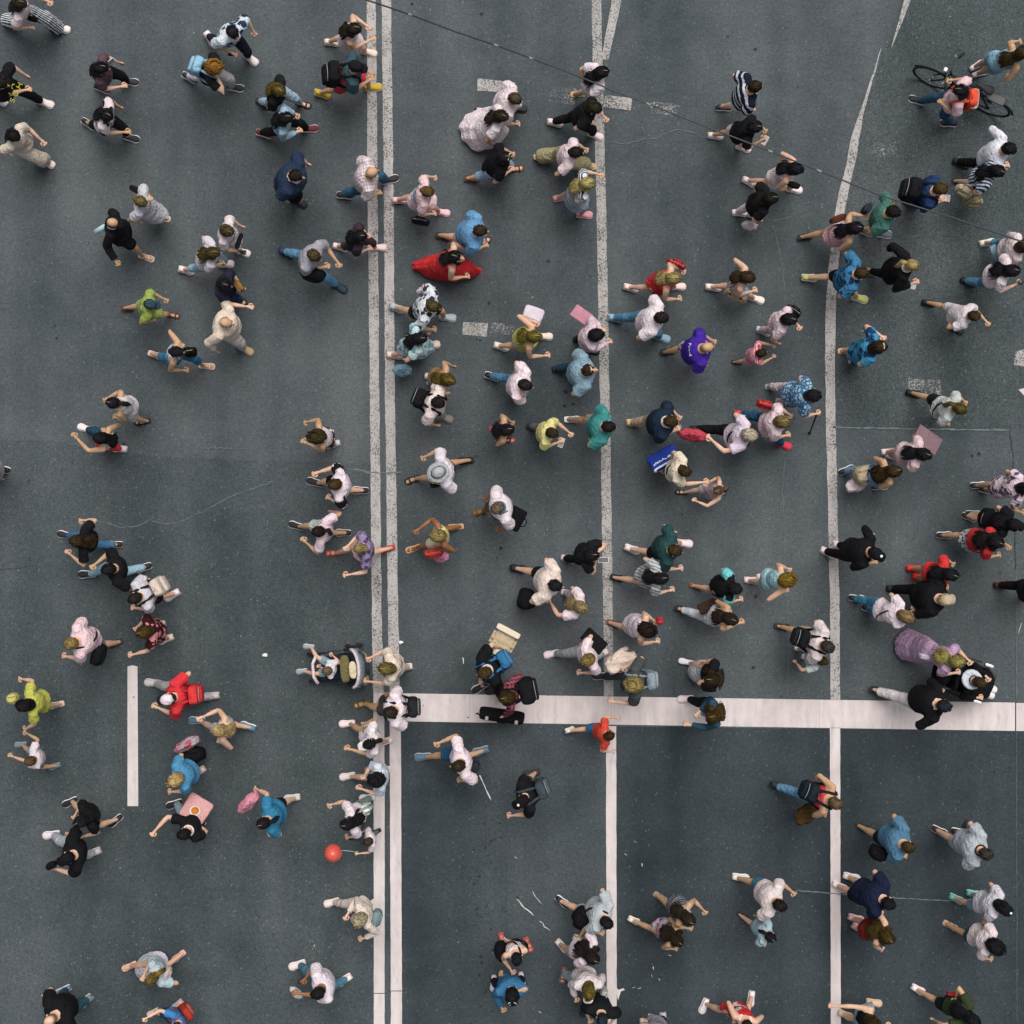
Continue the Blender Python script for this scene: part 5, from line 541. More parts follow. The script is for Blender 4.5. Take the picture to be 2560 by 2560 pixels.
ITEMS = [
 {'k': 'bag', 'p': (-7.512, 7.709, 0.95), 'sz': (0.26, 0.1, 0.22), 'y': -20, 'c': '1b1a1e', 'l': 'black shoulder bag over striped trousers at the top left corner', 'cat': 'bag'},
 {'k': 'phone', 'p': (-6.168, 6.909, 1.25), 'sz': (0.15, 0.075, 0.012), 'y': 40, 'c': 'e8e4e4', 'l': 'pale phone held up by the person in the mauve shirt', 'cat': 'phone'},
 {'k': 'pouch', 'p': (-5.785, 4.968, 1.15), 'sz': (0.2, 0.09, 0.16), 'y': -25, 'c': '1b1a1e', 'l': 'black bag behind the person in the pale grey dress', 'cat': 'bag'},
 {'k': 'phone', 'p': (-4.325, 7.1, 1.02), 'sz': (0.15, 0.075, 0.012), 'y': 0, 'c': '17171b', 'l': 'black phone held by the person in the blue patterned shirt', 'cat': 'phone'},
 {'k': 'bag', 'p': (-1.446, 4.59, 0.6), 'sz': (0.3, 0.12, 0.2), 'y': -10, 'c': '15202a', 'l': 'dark handbag carried by the person in the pink outfit', 'cat': 'handbag'},
 {'k': 'pouch', 'p': (1.076, 6.096, 0.98), 'sz': (0.16, 0.1, 0.13), 'y': -30, 'c': 'c2ab72', 'l': 'tan belt bag worn by the person in black on the middle line', 'cat': 'bag', 'x': 'strap'},
 {'k': 'phone', 'p': (3.904, 5.735, 1.12), 'sz': (0.16, 0.08, 0.012), 'y': 60, 'c': '8a6a6a', 'l': 'phone in the hand of the person under the cable', 'cat': 'phone'},
 {'k': 'pouch', 'p': (4.375, 5.082, 0.95), 'sz': (0.2, 0.08, 0.16), 'y': -20, 'c': '1b1a1e', 'l': 'small black bag on the person in the short white dress', 'cat': 'bag'},
 {'k': 'plastic', 'p': (3.774, 4.55, 0.45), 'sz': (0.24, 0.14, 0.3), 'y': -10, 'c': 'e4d8d8', 'l': 'white carrier bag held by the person in black top and white trousers', 'cat': 'bag'},
 {'k': 'bag', 'p': (7.087, 5.031, 0.75), 'sz': (0.3, 0.16, 0.24), 'y': -30, 'c': 'cbb896', 'l': 'cream shoulder bag of the person in the striped top', 'cat': 'bag'},
 {'k': 'bag', 'p': (7.299, 4.913, 0.5), 'sz': (0.3, 0.16, 0.26), 'y': -5, 'c': 'a89a6e', 'l': 'olive-tan bag hanging below the cream shoulder bag', 'cat': 'bag'},
 {'k': 'box', 'p': (6.664, 4.84, 1.15), 'sz': (0.2, 0.13, 0.012), 'y': -5, 'c': '161517', 'l': 'dark tablet held by the person in the blue jacket', 'cat': 'tablet'},
 {'k': 'pouch', 'p': (5.488, 4.699, 1.0), 'sz': (0.16, 0.1, 0.3), 'y': 60, 'c': '2a3a44', 'l': 'dark sling bag on the person in the green T-shirt', 'cat': 'bag'},
 {'k': 'pouch', 'p': (5.052, 4.551, 1.0), 'sz': (0.26, 0.1, 0.18), 'y': 20, 'c': '5a2e1e', 'l': 'brown leather bag of the person in the pink summer dress', 'cat': 'bag'},
 {'k': 'phone', 'p': (6.197, 3.512, 1.14), 'sz': (0.15, 0.075, 0.012), 'y': 75, 'c': 'd8d0d0', 'l': 'phone held by the blond person in black', 'cat': 'phone'},
 {'k': 'plastic', 'p': (7.712, 4.072, 0.55), 'sz': (0.34, 0.16, 0.3), 'y': -15, 'c': '86a9bd', 'l': 'light blue shopping bag at the right edge', 'cat': 'bag'},
 {'k': 'cup', 'p': (7.805, 3.527, 1.2), 'sz': (0.085, 0.085, 0.14), 'y': 0, 'c': 'd8b896', 'l': 'paper cup with dark lid at the right edge', 'cat': 'cup'},
 {'k': 'bottle', 'p': (-6.324, 4.376, 1.15), 'sz': (0.1, 0.1, 0.26), 'y': 25, 'c': 'a9c6cb', 'l': 'pale blue bottle beside the person in the black jacket', 'cat': 'bottle'},
 {'k': 'bag', 'p': (-5.008, 2.492, 0.95), 'sz': (0.2, 0.16, 0.3), 'y': 10, 'c': '19171a', 'l': 'black bag in front of the person in the blue flowered top', 'cat': 'bag'},
 {'k': 'pouch', 'p': (-4.209, 4.177, 1.15), 'sz': (0.26, 0.07, 0.1), 'y': 70, 'c': '1b1a1e', 'l': 'narrow black bag across the chest of the white-topped person', 'cat': 'bag'},
 {'k': 'phone', 'p': (-4.209, 4.044, 0.88), 'sz': (0.14, 0.07, 0.012), 'y': 0, 'c': '17171b', 'l': 'black phone in lowered hand, upper left', 'cat': 'phone'},
 {'k': 'pouch', 'p': (-4.23, 3.507, 1.0), 'sz': (0.2, 0.1, 0.14), 'y': -55, 'c': '8a6428', 'l': 'brown purse held by the person in the navy top', 'cat': 'purse'},
 {'k': 'soft', 'p': (-3.094, 3.7, 1.08), 'sz': (0.42, 0.26, 0.3), 'y': -20, 'c': '17171b', 'l': 'black backpack hugged at the side by the person in grey T-shirt', 'cat': 'backpack'},
 {'k': 'plastic', 'p': (-1.347, 3.475, 0.75), 'sz': (0.3, 0.14, 0.26), 'y': 10, 'c': 'e0d2d4', 'l': 'white carrier bag of the person in the patterned shirt', 'cat': 'bag'},
 {'k': 'plastic', 'p': (-1.736, 2.248, 0.45), 'sz': (0.3, 0.2, 0.26), 'y': 0, 'c': '7ea3ba', 'l': 'pale blue sheer bag on the double line', 'cat': 'bag'},
 {'k': 'tote', 'p': (0.328, 3.061, 0.95), 'sz': (0.32, 0.14, 0.26), 'y': -20, 'c': 'cfc2cc', 'l': 'pale lilac-white bag on the bent arm of the person in yellow-green', 'cat': 'bag'},
 {'k': 'box', 'p': (1.075, 3.055, 1.0), 'sz': (0.3, 0.02, 0.24), 'y': -35, 'c': 'b8788a', 'l': 'pink folder under the arm of the person in the pink patterned blouse', 'cat': 'folder'},
 {'k': 'bag', 'p': (2.555, 3.851, 0.95), 'sz': (0.32, 0.12, 0.22), 'y': -25, 'c': 'b4141c', 'l': 'red handbag on the arm of the blond person in red', 'cat': 'handbag'},
 {'k': 'bag', 'p': (3.513, 3.401, 0.75), 'sz': (0.4, 0.14, 0.28), 'y': -25, 'c': 'c6a888', 'l': 'tan bag with black straps beside the denim shorts', 'cat': 'bag', 'x': 'strap'},
 {'k': 'bag', 'p': (4.358, 3.114, 1.05), 'sz': (0.28, 0.14, 0.22), 'y': -35, 'c': '1b1a1e', 'l': 'black bag slung on the person in pink-grey overalls', 'cat': 'bag'},
 {'k': 'phone', 'p': (2.533, 1.293, 1.24), 'sz': (0.15, 0.075, 0.012), 'y': 20, 'c': '19191c', 'l': 'phone held by the person in the navy polo shirt', 'cat': 'phone'},
 {'k': 'bag', 'p': (3.923, 1.674, 1.0), 'sz': (0.26, 0.14, 0.2), 'y': -15, 'c': 'c8181c', 'l': 'red handbag on the shoulder of the blond person in white blouse', 'cat': 'handbag'},
 {'k': 'plastic', 'p': (2.858, 1.213, 0.6), 'sz': (0.46, 0.2, 0.26), 'y': -8, 'c': 'cc3a50', 'l': 'red sack trailing from the hand of the person in lilac', 'cat': 'bag'},
 {'k': 'tote', 'p': (2.381, 0.842, 0.7), 'sz': (0.5, 0.1, 0.28), 'y': 30, 'c': '17389a', 'l': 'blue shopping bag with white lettering', 'cat': 'bag', 'x': 'text:MARKET'},
 {'k': 'box', 'p': (3.059, -1.473, 0.8), 'sz': (0.3, 0.06, 0.18), 'y': 25, 'c': '3a2420', 'l': 'dark brown clutch bag', 'cat': 'bag'},
 {'k': 'soft', 'p': (2.295, -1.687, 1.0), 'sz': (0.12, 0.12, 0.16), 'y': 0, 'c': 'c0202c', 'l': 'small red pouch beside the person in white ruffled blouse', 'cat': 'pouch'},
 {'k': 'box', 'p': (6.39, 1.111, 1.2), 'sz': (0.42, 0.02, 0.36), 'y': -35, 'c': '7d6269', 'l': 'mauve flat sheet carried by the person in pale pink', 'cat': 'sheet'},
 {'k': 'soft', 'p': (5.526, 0.591, 0.75), 'sz': (0.36, 0.3, 0.32), 'y': 20, 'c': 'b7a582', 'l': 'beige fabric sack of the person in the black tank top', 'cat': 'bag'},
 {'k': 'cloth', 'p': (5.48, 0.438, 0.5), 'sz': (0.4, 0.2, 0.2), 'y': 20, 'c': 'dcc6cc', 'l': 'pale pink cloth hanging below the beige sack', 'cat': 'cloth'},
 {'k': 'bag', 'p': (7.705, 0.423, 0.9), 'sz': (0.28, 0.16, 0.26), 'y': 10, 'c': '17181b', 'l': 'black printed bag at the right edge', 'cat': 'bag'},
 {'k': 'soft', 'p': (5.764, -1.49, 0.8), 'sz': (0.24, 0.2, 0.22), 'y': 15, 'c': '17181c', 'l': 'black hip bag against blue jeans', 'cat': 'bag'},
 {'k': 'phone', 'p': (0.764, 1.072, 1.08), 'sz': (0.15, 0.075, 0.012), 'y': 70, 'c': 'dcd8d4', 'l': 'phone in the hand of the person in yellow T-shirt', 'cat': 'phone'},
 {'k': 'pouch', 'p': (-1.191, 0.436, 1.05), 'sz': (0.16, 0.1, 0.11), 'y': 10, 'c': '1b1a1e', 'l': 'black camera held by the person in the brimmed hat', 'cat': 'camera'},
 {'k': 'box', 'p': (0.056, -0.106, 0.85), 'sz': (0.36, 0.1, 0.28), 'y': 62, 'c': '17171a', 'l': 'black satchel with grey trim', 'cat': 'satchel'},
 {'k': 'bag', 'p': (-1.23, -0.638, 0.75), 'sz': (0.32, 0.14, 0.22), 'y': 10, 'c': 'd8301c', 'l': 'bright red bag of the person in the yellow tank top', 'cat': 'bag'},
 {'k': 'plastic', 'p': (-1.117, -0.719, 0.5), 'sz': (0.24, 0.16, 0.24), 'y': 10, 'c': 'dc8aac', 'l': 'pink and white bag below the bright red bag', 'cat': 'bag'},
 {'k': 'soft', 'p': (0.225, -1.382, 0.5), 'sz': (0.36, 0.3, 0.55), 'y': 75, 'c': '17171b', 'l': 'large black sack hanging from the hand of the person in cream shirt', 'cat': 'sack'},
 {'k': 'phone', 'p': (1.394, -0.731, 1.4), 'sz': (0.16, 0.085, 0.012), 'y': 0, 'c': 'dcd4d4', 'l': 'pale phone held out near the middle line', 'cat': 'phone'},
 {'k': 'soft', 'p': (-6.433, -2.225, 0.95), 'sz': (0.36, 0.2, 0.3), 'y': 70, 'c': '16181c', 'l': 'black messenger bag behind the blond person in pink shirt', 'cat': 'bag'},
 {'k': 'soft', 'p': (-7.697, -2.87, 1.15), 'sz': (0.18, 0.16, 0.22), 'y': 0, 'c': 'c2bb5c', 'l': 'yellow bag at the chest of the person in the yellow top', 'cat': 'bag'},
 {'k': 'bag', 'p': (-4.378, -3.395, 0.95), 'sz': (0.2, 0.14, 0.24), 'y': 80, 'c': 'c8a184', 'l': 'tan bag behind the blond person in beige', 'cat': 'bag'},
 {'k': 'plastic', 'p': (-5.138, -3.675, 0.55), 'sz': (0.44, 0.18, 0.26), 'y': 30, 'c': 'b8a8b0', 'l': 'white and red printed plastic bag, left', 'cat': 'bag'},
 {'k': 'soft', 'p': (-5.067, -3.848, 0.4), 'sz': (0.4, 0.24, 0.3), 'y': 0, 'c': '17171a', 'l': 'black bag below the printed plastic bag', 'cat': 'bag'},
 {'k': 'pouch', 'p': (-7.057, -5.406, 1.3), 'sz': (0.16, 0.1, 0.12), 'y': 20, 'c': '131316', 'l': 'black camera with strap held at lower left', 'cat': 'camera'},
 {'k': 'tote', 'p': (-4.919, -4.631, 0.9), 'sz': (0.42, 0.08, 0.4), 'y': -30, 'c': 'cf9694', 'l': 'pink tote bag with orange emblem', 'cat': 'tote bag', 'x': 'emblem'},
 {'k': 'soft', 'p': (-2.159, -3.971, 0.9), 'sz': (0.24, 0.14, 0.2), 'y': -20, 'c': '2f6a78', 'l': 'teal bag of the person in the pale blue blouse', 'cat': 'bag'},
 {'k': 'plastic', 'p': (-4.107, -4.532, 0.9), 'sz': (0.44, 0.2, 0.3), 'y': 45, 'c': 'dc8aa0', 'l': 'pink patterned bag carried in front', 'cat': 'bag'},
 {'k': 'soft', 'p': (-2.35, -4.675, 0.8), 'sz': (0.36, 0.2, 0.34), 'y': 30, 'c': '7d9a84', 'l': 'green and white striped bag at the double line', 'cat': 'bag', 'x': 'stripe'},
 {'k': 'box', 'p': (-0.142, -2.003, 0.95), 'sz': (0.4, 0.3, 0.3), 'y': -28, 'c': 'b3a284', 'l': 'cardboard box carried under one arm', 'cat': 'box'},
 {'k': 'case', 'p': (-0.16, -3.209, 0.6), 'sz': (0.72, 0.13, 0.2), 'y': -8, 'c': '131316', 'l': 'long black instrument case over the stop line', 'cat': 'case'},
 {'k': 'box', 'p': (1.278, -2.007, 0.9), 'sz': (0.4, 0.05, 0.24), 'y': -42, 'c': '161618', 'l': 'black flat case beside the middle line', 'cat': 'case'},
 {'k': 'cloth', 'p': (1.713, -2.342, 0.85), 'sz': (0.5, 0.3, 0.3), 'y': 25, 'c': 'd8c2b2', 'l': 'cream jacket bundled in the hand above the stop line', 'cat': 'jacket'},
 {'k': 'phone', 'p': (2.96, -3.08, 1.1), 'sz': (0.15, 0.075, 0.012), 'y': 70, 'c': 'a8b4bc', 'l': 'phone held against black clothes on the stop line', 'cat': 'phone'},
 {'k': 'pouch', 'p': (-0.579, -3.955, 0.9), 'sz': (0.16, 0.12, 0.3), 'y': 40, 'c': '2a3036', 'l': 'dark grey sling bag below the stop line', 'cat': 'bag'},
 {'k': 'cloth', 'p': (4.637, -4.787, 0.6), 'sz': (0.36, 0.24, 0.3), 'y': 20, 'c': '4a3412', 'l': 'brown jacket hanging at the right line', 'cat': 'jacket'},
 {'k': 'pouch', 'p': (6.392, -2.237, 1.0), 'sz': (0.2, 0.08, 0.2), 'y': -15, 'c': 'b4acb4', 'l': 'pale grey shoulder bag on the lilac-pink dress', 'cat': 'bag'},
 {'k': 'soft', 'p': (5.696, -5.301, 0.95), 'sz': (0.3, 0.22, 0.26), 'y': -20, 'c': '15151a', 'l': 'black sling bag against the blue T-shirt', 'cat': 'bag'},
 {'k': 'phone', 'p': (7.075, -4.867, 0.85), 'sz': (0.15, 0.075, 0.012), 'y': 60, 'c': '17171a', 'l': 'dark phone held behind by the person in light grey T-shirt', 'cat': 'phone'},
 {'k': 'box', 'p': (6.852, -7.477, 1.0), 'sz': (0.22, 0.03, 0.12), 'y': -10, 'c': 'a8161c', 'l': 'red wallet at the bottom right', 'cat': 'wallet'},
 {'k': 'soft', 'p': (-0.167, -6.874, 0.8), 'sz': (0.3, 0.2, 0.36), 'y': -75, 'c': '141418', 'l': 'black bag with orange trim, bottom middle', 'cat': 'bag'},
 {'k': 'soft', 'p': (1.423, -7.537, 0.8), 'sz': (0.22, 0.14, 0.34), 'y': 80, 'c': 'a8a8a8', 'l': 'white patterned bag at the middle line, bottom', 'cat': 'bag'},
 {'k': 'soft', 'p': (1.098, -6.331, 0.85), 'sz': (0.3, 0.34, 0.34), 'y': -30, 'c': '141418', 'l': 'large black bag behind the person in grey T-shirt, lower', 'cat': 'bag'},
 {'k': 'soft', 'p': (-2.118, -6.322, 0.95), 'sz': (0.3, 0.18, 0.24), 'y': 75, 'c': '6f8a8c', 'l': 'grey-green mesh backpack on the double line', 'cat': 'backpack'},
 {'k': 'plastic', 'p': (-3.391, -7.55, 0.7), 'sz': (0.24, 0.12, 0.18), 'y': -40, 'c': 'dcd2d2', 'l': 'white crumpled bag held at the bottom left', 'cat': 'bag'},
 {'k': 'phone', 'p': (-3.262, -7.249, 1.02), 'sz': (0.15, 0.075, 0.012), 'y': 40, 'c': '2a2a34', 'l': 'phone in the hand of the bottom left person in white', 'cat': 'phone'},
 {'k': 'soft', 'p': (-5.338, -7.128, 1.1), 'sz': (0.2, 0.14, 0.24), 'y': 70, 'c': 'c8b4b0', 'l': 'small pale backpack on the person in the long grey skirt', 'cat': 'backpack'},
 {'k': 'balloon', 'p': (-2.803, -5.347, 0.75), 'sz': (0.28, 0.28, 0.32), 'y': 0, 'c': 'd0564a', 'l': 'red balloon on a pale blue string', 'cat': 'balloon'},
]

# ------------------------------------------------------------------ people
V = lambda *a: np.array(a, float)
def nrm(v): n = np.linalg.norm(v); return v / n if n > 1e-9 else v
def ik(a, b, l1, l2, pole):
    d = b - a; L = np.linalg.norm(d); mx = (l1 + l2) * .998
    if L > mx: b = a + d * (mx / L); d = b - a; L = mx
    x = (l1 * l1 - l2 * l2 + L * L) / (2 * L) if L > 1e-6 else 0
    hh = math.sqrt(max(l1 * l1 - x * x, 0)); u = d / (L or 1); p = pole - u * pole.dot(u)
    return a + u * x + nrm(p) * hh, b
def polyat(pts, z):
    for a, b in zip(pts, pts[1:]):
        if (a[2] - z) * (b[2] - z) <= 0 and abs(a[2] - b[2]) > 1e-6: t = (a[2] - z) / (a[2] - b[2]); return a + (b - a) * t
    return pts[0] if z > pts[0][2] else pts[-1]
DIM = {  # half widths / half depths of the trunk by height
    'm': [(-.17, .080, .060), (0, .094, .074), (.3, .086, .070), (.62, .100, .076), (.82, .106, .068), (.93, .084, .052), (1.0, .036, .036)],
    'f': [(-.17, .082, .058), (0, .100, .072), (.3, .073, .055), (.62, .086, .066), (.82, .090, .056), (.93, .072, .044), (1.0, .033, .033)],
    'c': [(-.17, .080, .058), (0, .092, .070), (.3, .083, .064), (.62, .090, .066), (.82, .094, .058), (.93, .078, .048), (1.0, .036, .036)]}
JOBS = []          # (raw mesh, voxel, callback)
def job(mb, vox, it, cb): JOBS.append((mb, vox, it, cb))
def parts(s): return s.split(':') if s else []
def fabof(p):      # colour[:pattern:colour2:size] (extra words ignored)
    if len(p) >= 4 and p[1] in ('hstripe', 'vstripe', 'check', 'blot', 'band'): return fabric(p[0], p[1], p[2], float(p[3]))
    return fabric(p[0])
def wrinkle(co, no, amp, seed):
    a = co * 1.0; r = np.random.default_rng(seed); out = np.zeros(len(co))
    for k in range(9):
        d = r.normal(size=3); d /= np.linalg.norm(d); fq = r.uniform(18, 80); q = np.sin(a @ d * fq + r.uniform(0, 6) + 1.8 * np.sin(a @ np.roll(d, 1) * fq * .4)); out += (q if k % 2 else 1 - 2 * np.sqrt(np.abs(q))) * (28 / fq)
    return co + no * ((np.clip(out, -2.6, 4) + 2.4) * amp / 3)[:, None]
def text_mesh(cu, m):
    o = bpy.data.objects.new('t', cu); me = bpy.data.meshes.new_from_object(o); bpy.data.objects.remove(o); bpy.data.curves.remove(cu); me.materials.clear(); me.materials.append(m); return me
def build_person(d, idx):
    h = d['h']; g = d['g']; w = d['w']; fa = R(d['f']); deco = dict((x.split(':', 1) for x in d.get('deco', '').split(';') if x)) if d.get('deco') else {}
    for x in d.get('deco', '').split(';'):
        pass
    rr = random.Random(idx * 31 + 5)
    ca, sa = math.cos(fa), math.sin(fa)
    org = np.array(d['p'], float)
    def loc(p): x, y = p[0] - org[0], p[1] - org[1]; return V(x * ca + y * sa, -x * sa + y * ca, p[2] if len(p) > 2 else 0)
    sit = d.get('sit')
    # ---- feet and pelvis
    ft = [None if p is None else loc(p)[:2] for p in d['ft']]
    known = [p for p in ft if p is not None]
    if len(known) == 2: mid = (known[0] + known[1]) / 2
    elif known: mid = known[0] * .25
    else: mid = V(-.02 * h, 0)
    hd = V(0, 0)
    lean = mid - hd
    pel = hd + V(-.05 * h, 0) + lean * .5 if not sit else V(-.02, 0)
    if np.linalg.norm(pel) > .2 * h: pel = pel * (.2 * h / np.linalg.norm(pel))
    hw = .048 * h
    if len(known) == 0:
        sd = rr.choice((1, -1)); ft = [V(pel[0] + .05 * h * sd, pel[1] + .05 * h), V(pel[0] - .06 * h * sd, pel[1] - .05 * h)]
    elif len(known) == 1:
        k0 = known[0]; rel = k0 - pel; sd = 1 if rel[1] >= 0 else -1
        oth = V(pel[0] - rel[0] * .10, pel[1] - sd * .05 * h); st_ = V(org[0] * ca + org[1] * sa, -org[0] * sa + org[1] * ca) * .034; oth = oth + st_ * min(1, .2 * h / max(.01, np.linalg.norm(st_))); ft = [k0, oth] if sd > 0 else [oth, k0]
    if ft[0][1] < ft[1][1]: ft = [ft[1], ft[0]]
    D = V(1, 0, 0); U = V(0, 1, 0)
    L1 = .245 * h; L2 = .245 * h; fl = .155 * h
    feet = []; fz = d.get('fz') or 0
    for i, p in enumerate(ft):
        sd = 1 if i == 0 else -1
        rel = p - pel; r = np.linalg.norm(rel)
        if r > .43 * h: p = pel + rel * (.43 * h / r); rel = p - pel
        toe = nrm(V(1, .12 * sd, 0)); pitch = 0.
        if not sit and rel[0] < -.12 * h: pitch = min(1.0, (-rel[0] / h - .12) * 3.6)
        an = V(p[0], p[1], fz + .045 * h) - toe * (.23 * fl) * math.cos(pitch) + V(0, 0, math.sin(pitch) * .55 * fl)
        feet.append([an, toe, pitch])
    if sit: hz = sit[0]
    else:
        hz = .525 * h
        for i, (an, toe, pi_) in enumerate(feet):
            sd = 1 if i == 0 else -1; dx = math.hypot(an[0] - pel[0], an[1] - pel[1] - sd * hw)
            hz = min(hz, an[2] + math.sqrt(max((L1 + L2) ** 2 * .985 - dx * dx, .04)))
        hz = max(hz, .42 * h)
    drop = .525 * h - hz if not sit else 0
    P = V(pel[0], pel[1], hz)
    hc = V(0, 0, (.935 * h - drop * .6) if not sit else sit[1])
    N = hc + V(-.03 * h, 0, -.085 * h)
    S = nrm(N - P); tw = rr.uniform(-.13, .13); Ut = nrm(V(math.sin(tw), math.cos(tw), 0)); Ut = nrm(Ut - S * Ut.dot(S)); Vt = np.cross(Ut, S)
    TL = np.linalg.norm(N - P)
    def C(t): return P + (N - P) * t - Vt * (.012 * h * math.sin(max(0, min(1, t)) * math.pi)) * .8
    dim = DIM[g]
    def wd(t):
        for a, b in zip(dim, dim[1:]):
            if a[0] <= t <= b[0]: k = (t - a[0]) / (b[0] - a[0]); return ((a[1] + (b[1] - a[1]) * k) * h * (1 + (w - 1) * .8), (a[2] + (b[2] - a[2]) * k) * h * (1 + (w - 1) * 1.5))
        q = dim[0] if t < dim[0][0] else dim[-1]; return (q[1] * h, q[2] * h)
    # ---- arms
    shw = {'m': .112, 'f': .098, 'c': .10}[g] * h * (1 + (w - 1) * .4)
    hands = [None if p is None else loc(p) for p in d['hs']]
    kn = [p for p in hands if p is not None]
    slot = [None, None]
    if len(kn) == 2:
        a, b = sorted(kn, key=lambda p: -(p - N).dot(Ut)); slot = [a, b]
    elif len(kn) == 1: slot[0 if (kn[0] - N).dot(Ut) > 0 else 1] = kn[0]
    arms = []
    for i, sd in ((0, 1), (1, -1)):
        sh = C(.90) + Ut * shw * sd; hp = slot[i]
        if hp is None:
            opp = feet[1 - i][0][0] - pel[0]
            hp = sh + V(max(-.05, min(.08, opp * .4)) * h, sd * .005 * h, -.325 * h)
        dv = nrm(hp - sh); wr = hp - dv * .045 * h
        bent = np.linalg.norm(hp - sh) < .27 * h
        pole = V(-.8, sd * .55, -.35) if hp[2] < sh[2] else V(-.3, sd * .8, -.5)
        if abs((hp - sh).dot(Ut)) > .2 * h: pole = V(-.9, 0, -.4)
        el, wr = ik(sh, wr, .172 * h, .152 * h, pole)
        arms.append((sh, el, wr))
    legs = []
    for i, sd in ((0, 1), (1, -1)):
        hj = P + U * hw * sd; an = feet[i][0]
        kn_, an2 = ik(hj, an, L1, L2, V(1, sd * .05, .2) if not sit else V(.6, sd * .2, 1))
        feet[i][0] = an2; legs.append((hj, kn_, an2))
    sk = skinmat(d['s']); root = link('person', bpy.data.meshes.new('person'), loc=(org[0], org[1], 0), rz=fa)
    tag(root, d['l'], 'person', 'people crossing the road')
    # ---- body (skin)
    b = MB()
    secs = []
    for t, a_, c_ in dim: x, y = wd(t); secs.append((C(t), Ut * x, Vt * y))
    b.ell(secs, 14)
    hdir = nrm(V(1, 0, 0)); look = d.get('look'); pit = R(-32) if look else R(rr.uniform(2, 16)); yaw = rr.uniform(-.25, .25)
    Fh = V(math.cos(yaw) * math.cos(pit), math.sin(yaw) * math.cos(pit), -math.sin(pit)); Uh = V(-math.sin(yaw), math.cos(yaw), 0); Zh = np.cross(Fh, Uh)
    HS = h if g != 'c' else h * 1.0 + (1.6 - h) * .42
    HR = [(-.066, .016, .018, .030), (-.05, .030, .034, .021), (-.022, .040, .050, .007), (.008, .044, .056, 0), (.034, .042, .053, -.002), (.054, .031, .039, -.004), (.064, .013, .016, -.005)]
    b.ell([(hc + Zh * z * HS + Fh * o * HS, Uh * x * HS, Fh * y * HS) for z, x, y, o in HR], 12)
    b.tube([C(.93), C(1.0) + V(.004 * h, 0, 0), hc - Zh * .03 * HS - Fh * .008 * HS], [.034 * h, .031 * h, .03 * h], 10)
    for i, (sh, el, wr) in enumerate(arms):
        sd = 1 if i == 0 else -1; ar = h * (1 + (w - 1) * .6) * (1.0 if g == 'm' else .95)
        b.tube([sh - Ut * sd * .055 * h, sh, sh + (el - sh) * .3, sh + (el - sh) * .7, el, el + (wr - el) * .3, el + (wr - el) * .75, wr],
               [.03 * ar, .036 * ar, .0335 * ar, .029 * ar, .025 * ar, .0265 * ar, .02 * ar, .0155 * ar], 10)
        dv = nrm(wr - el); acr = nrm(np.cross(dv, V(0, 0, 1)) if abs(dv[2]) < .8 else np.cross(dv, V(0, 1, 0))); nn = np.cross(acr, dv)
        b.ell([(wr, acr * .015 * h, nn * .013 * h), (wr + dv * .022 * h, acr * .022 * h, nn * .0125 * h), (wr + dv * .048 * h, acr * .0235 * h, nn * .0115 * h), (wr + dv * .062 * h, acr * .02 * h, nn * .008 * h)], 8)
    for i, (hj, kn_, an) in enumerate(legs):
        lr = h * (1 + (w - 1) * .7); toe, pi_ = feet[i][1], feet[i][2]
        b.tube([hj + V(0, 0, .02 * h), hj + (kn_ - hj) * .25, hj + (kn_ - hj) * .7, kn_, kn_ + (an - kn_) * .3, kn_ + (an - kn_) * .75, an],
               [.054 * lr, .052 * lr, .04 * lr, .033 * lr, .034 * lr, .024 * lr, .021 * lr], 10)
        td = toe * math.cos(pi_) - V(0, 0, math.sin(pi_)); up = toe * math.sin(pi_) + V(0, 0, math.cos(pi_)); sdv = np.cross(up, td)
        b.ell([(an - td * .2 * fl - up * .022 * h, sdv * .018 * h, up * .016 * h), (an - up * .018 * h, sdv * .021 * h, up * .022 * h), (an + td * .4 * fl - up * .03 * h, sdv * .026 * h, up * .014 * h), (an + td * .68 * fl - up * .034 * h, sdv * .02 * h, up * .009 * h)], 8)
    def body_cb(me):
        co = np.empty(len(me.vertices) * 3); me.vertices.foreach_get('co', co); m2 = MB(); m2.v = [tuple(x) for x in co.reshape(-1, 3)]
        m2.f = [list(p.vertices) for p in me.polygons]; m2.mi = [0] * len(m2.f)
        # fingers and thumb, rooted in the palm
        for i, (sh, el, wr) in enumerate(arms):
            sd = 1 if i == 0 else -1; dv = nrm(wr - el); acr = nrm(np.cross(dv, V(0, 0, 1)) if abs(dv[2]) < .8 else np.cross(dv, V(0, 1, 0))); nn = np.cross(acr, dv)
            cl = V(.35, -sd * .3, -.6); cl = nrm(cl - dv * cl.dot(dv))
            for q, ln in zip((-1.5, -.5, .5, 1.5), (.031, .037, .035, .028)):
                a0 = wr + dv * .048 * h + acr * q * .0112 * h; a1 = a0 + (dv * .95 + cl * .25 - acr * q * .05) * ln * .5 * h; a2 = a1 + (dv * .55 + cl * .75) * ln * .45 * h
                m2.tube([a0, a1, a2], [.0075 * h, .0072 * h, .0058 * h], 6)
            tb = wr + dv * .02 * h + acr * sd * .02 * h; m2.tube([tb, tb + (dv * .75 + acr * sd * .45) * .022 * h, tb + (dv * 1.0 + acr * sd * .3) * .037 * h], [.0085 * h, .0075 * h, .0055 * h], 6)
        # face
        fc = lambda x, y, z: hc + Fh * x * HS + Uh * y * HS + Zh * z * HS
        m2.tube([fc(.054, 0, .012), fc(.062, 0, -.006), fc(.068, 0, -.018), fc(.052, 0, -.022)], [.005 * HS, .0065 * HS, .009 * HS, .006 * HS], 6)
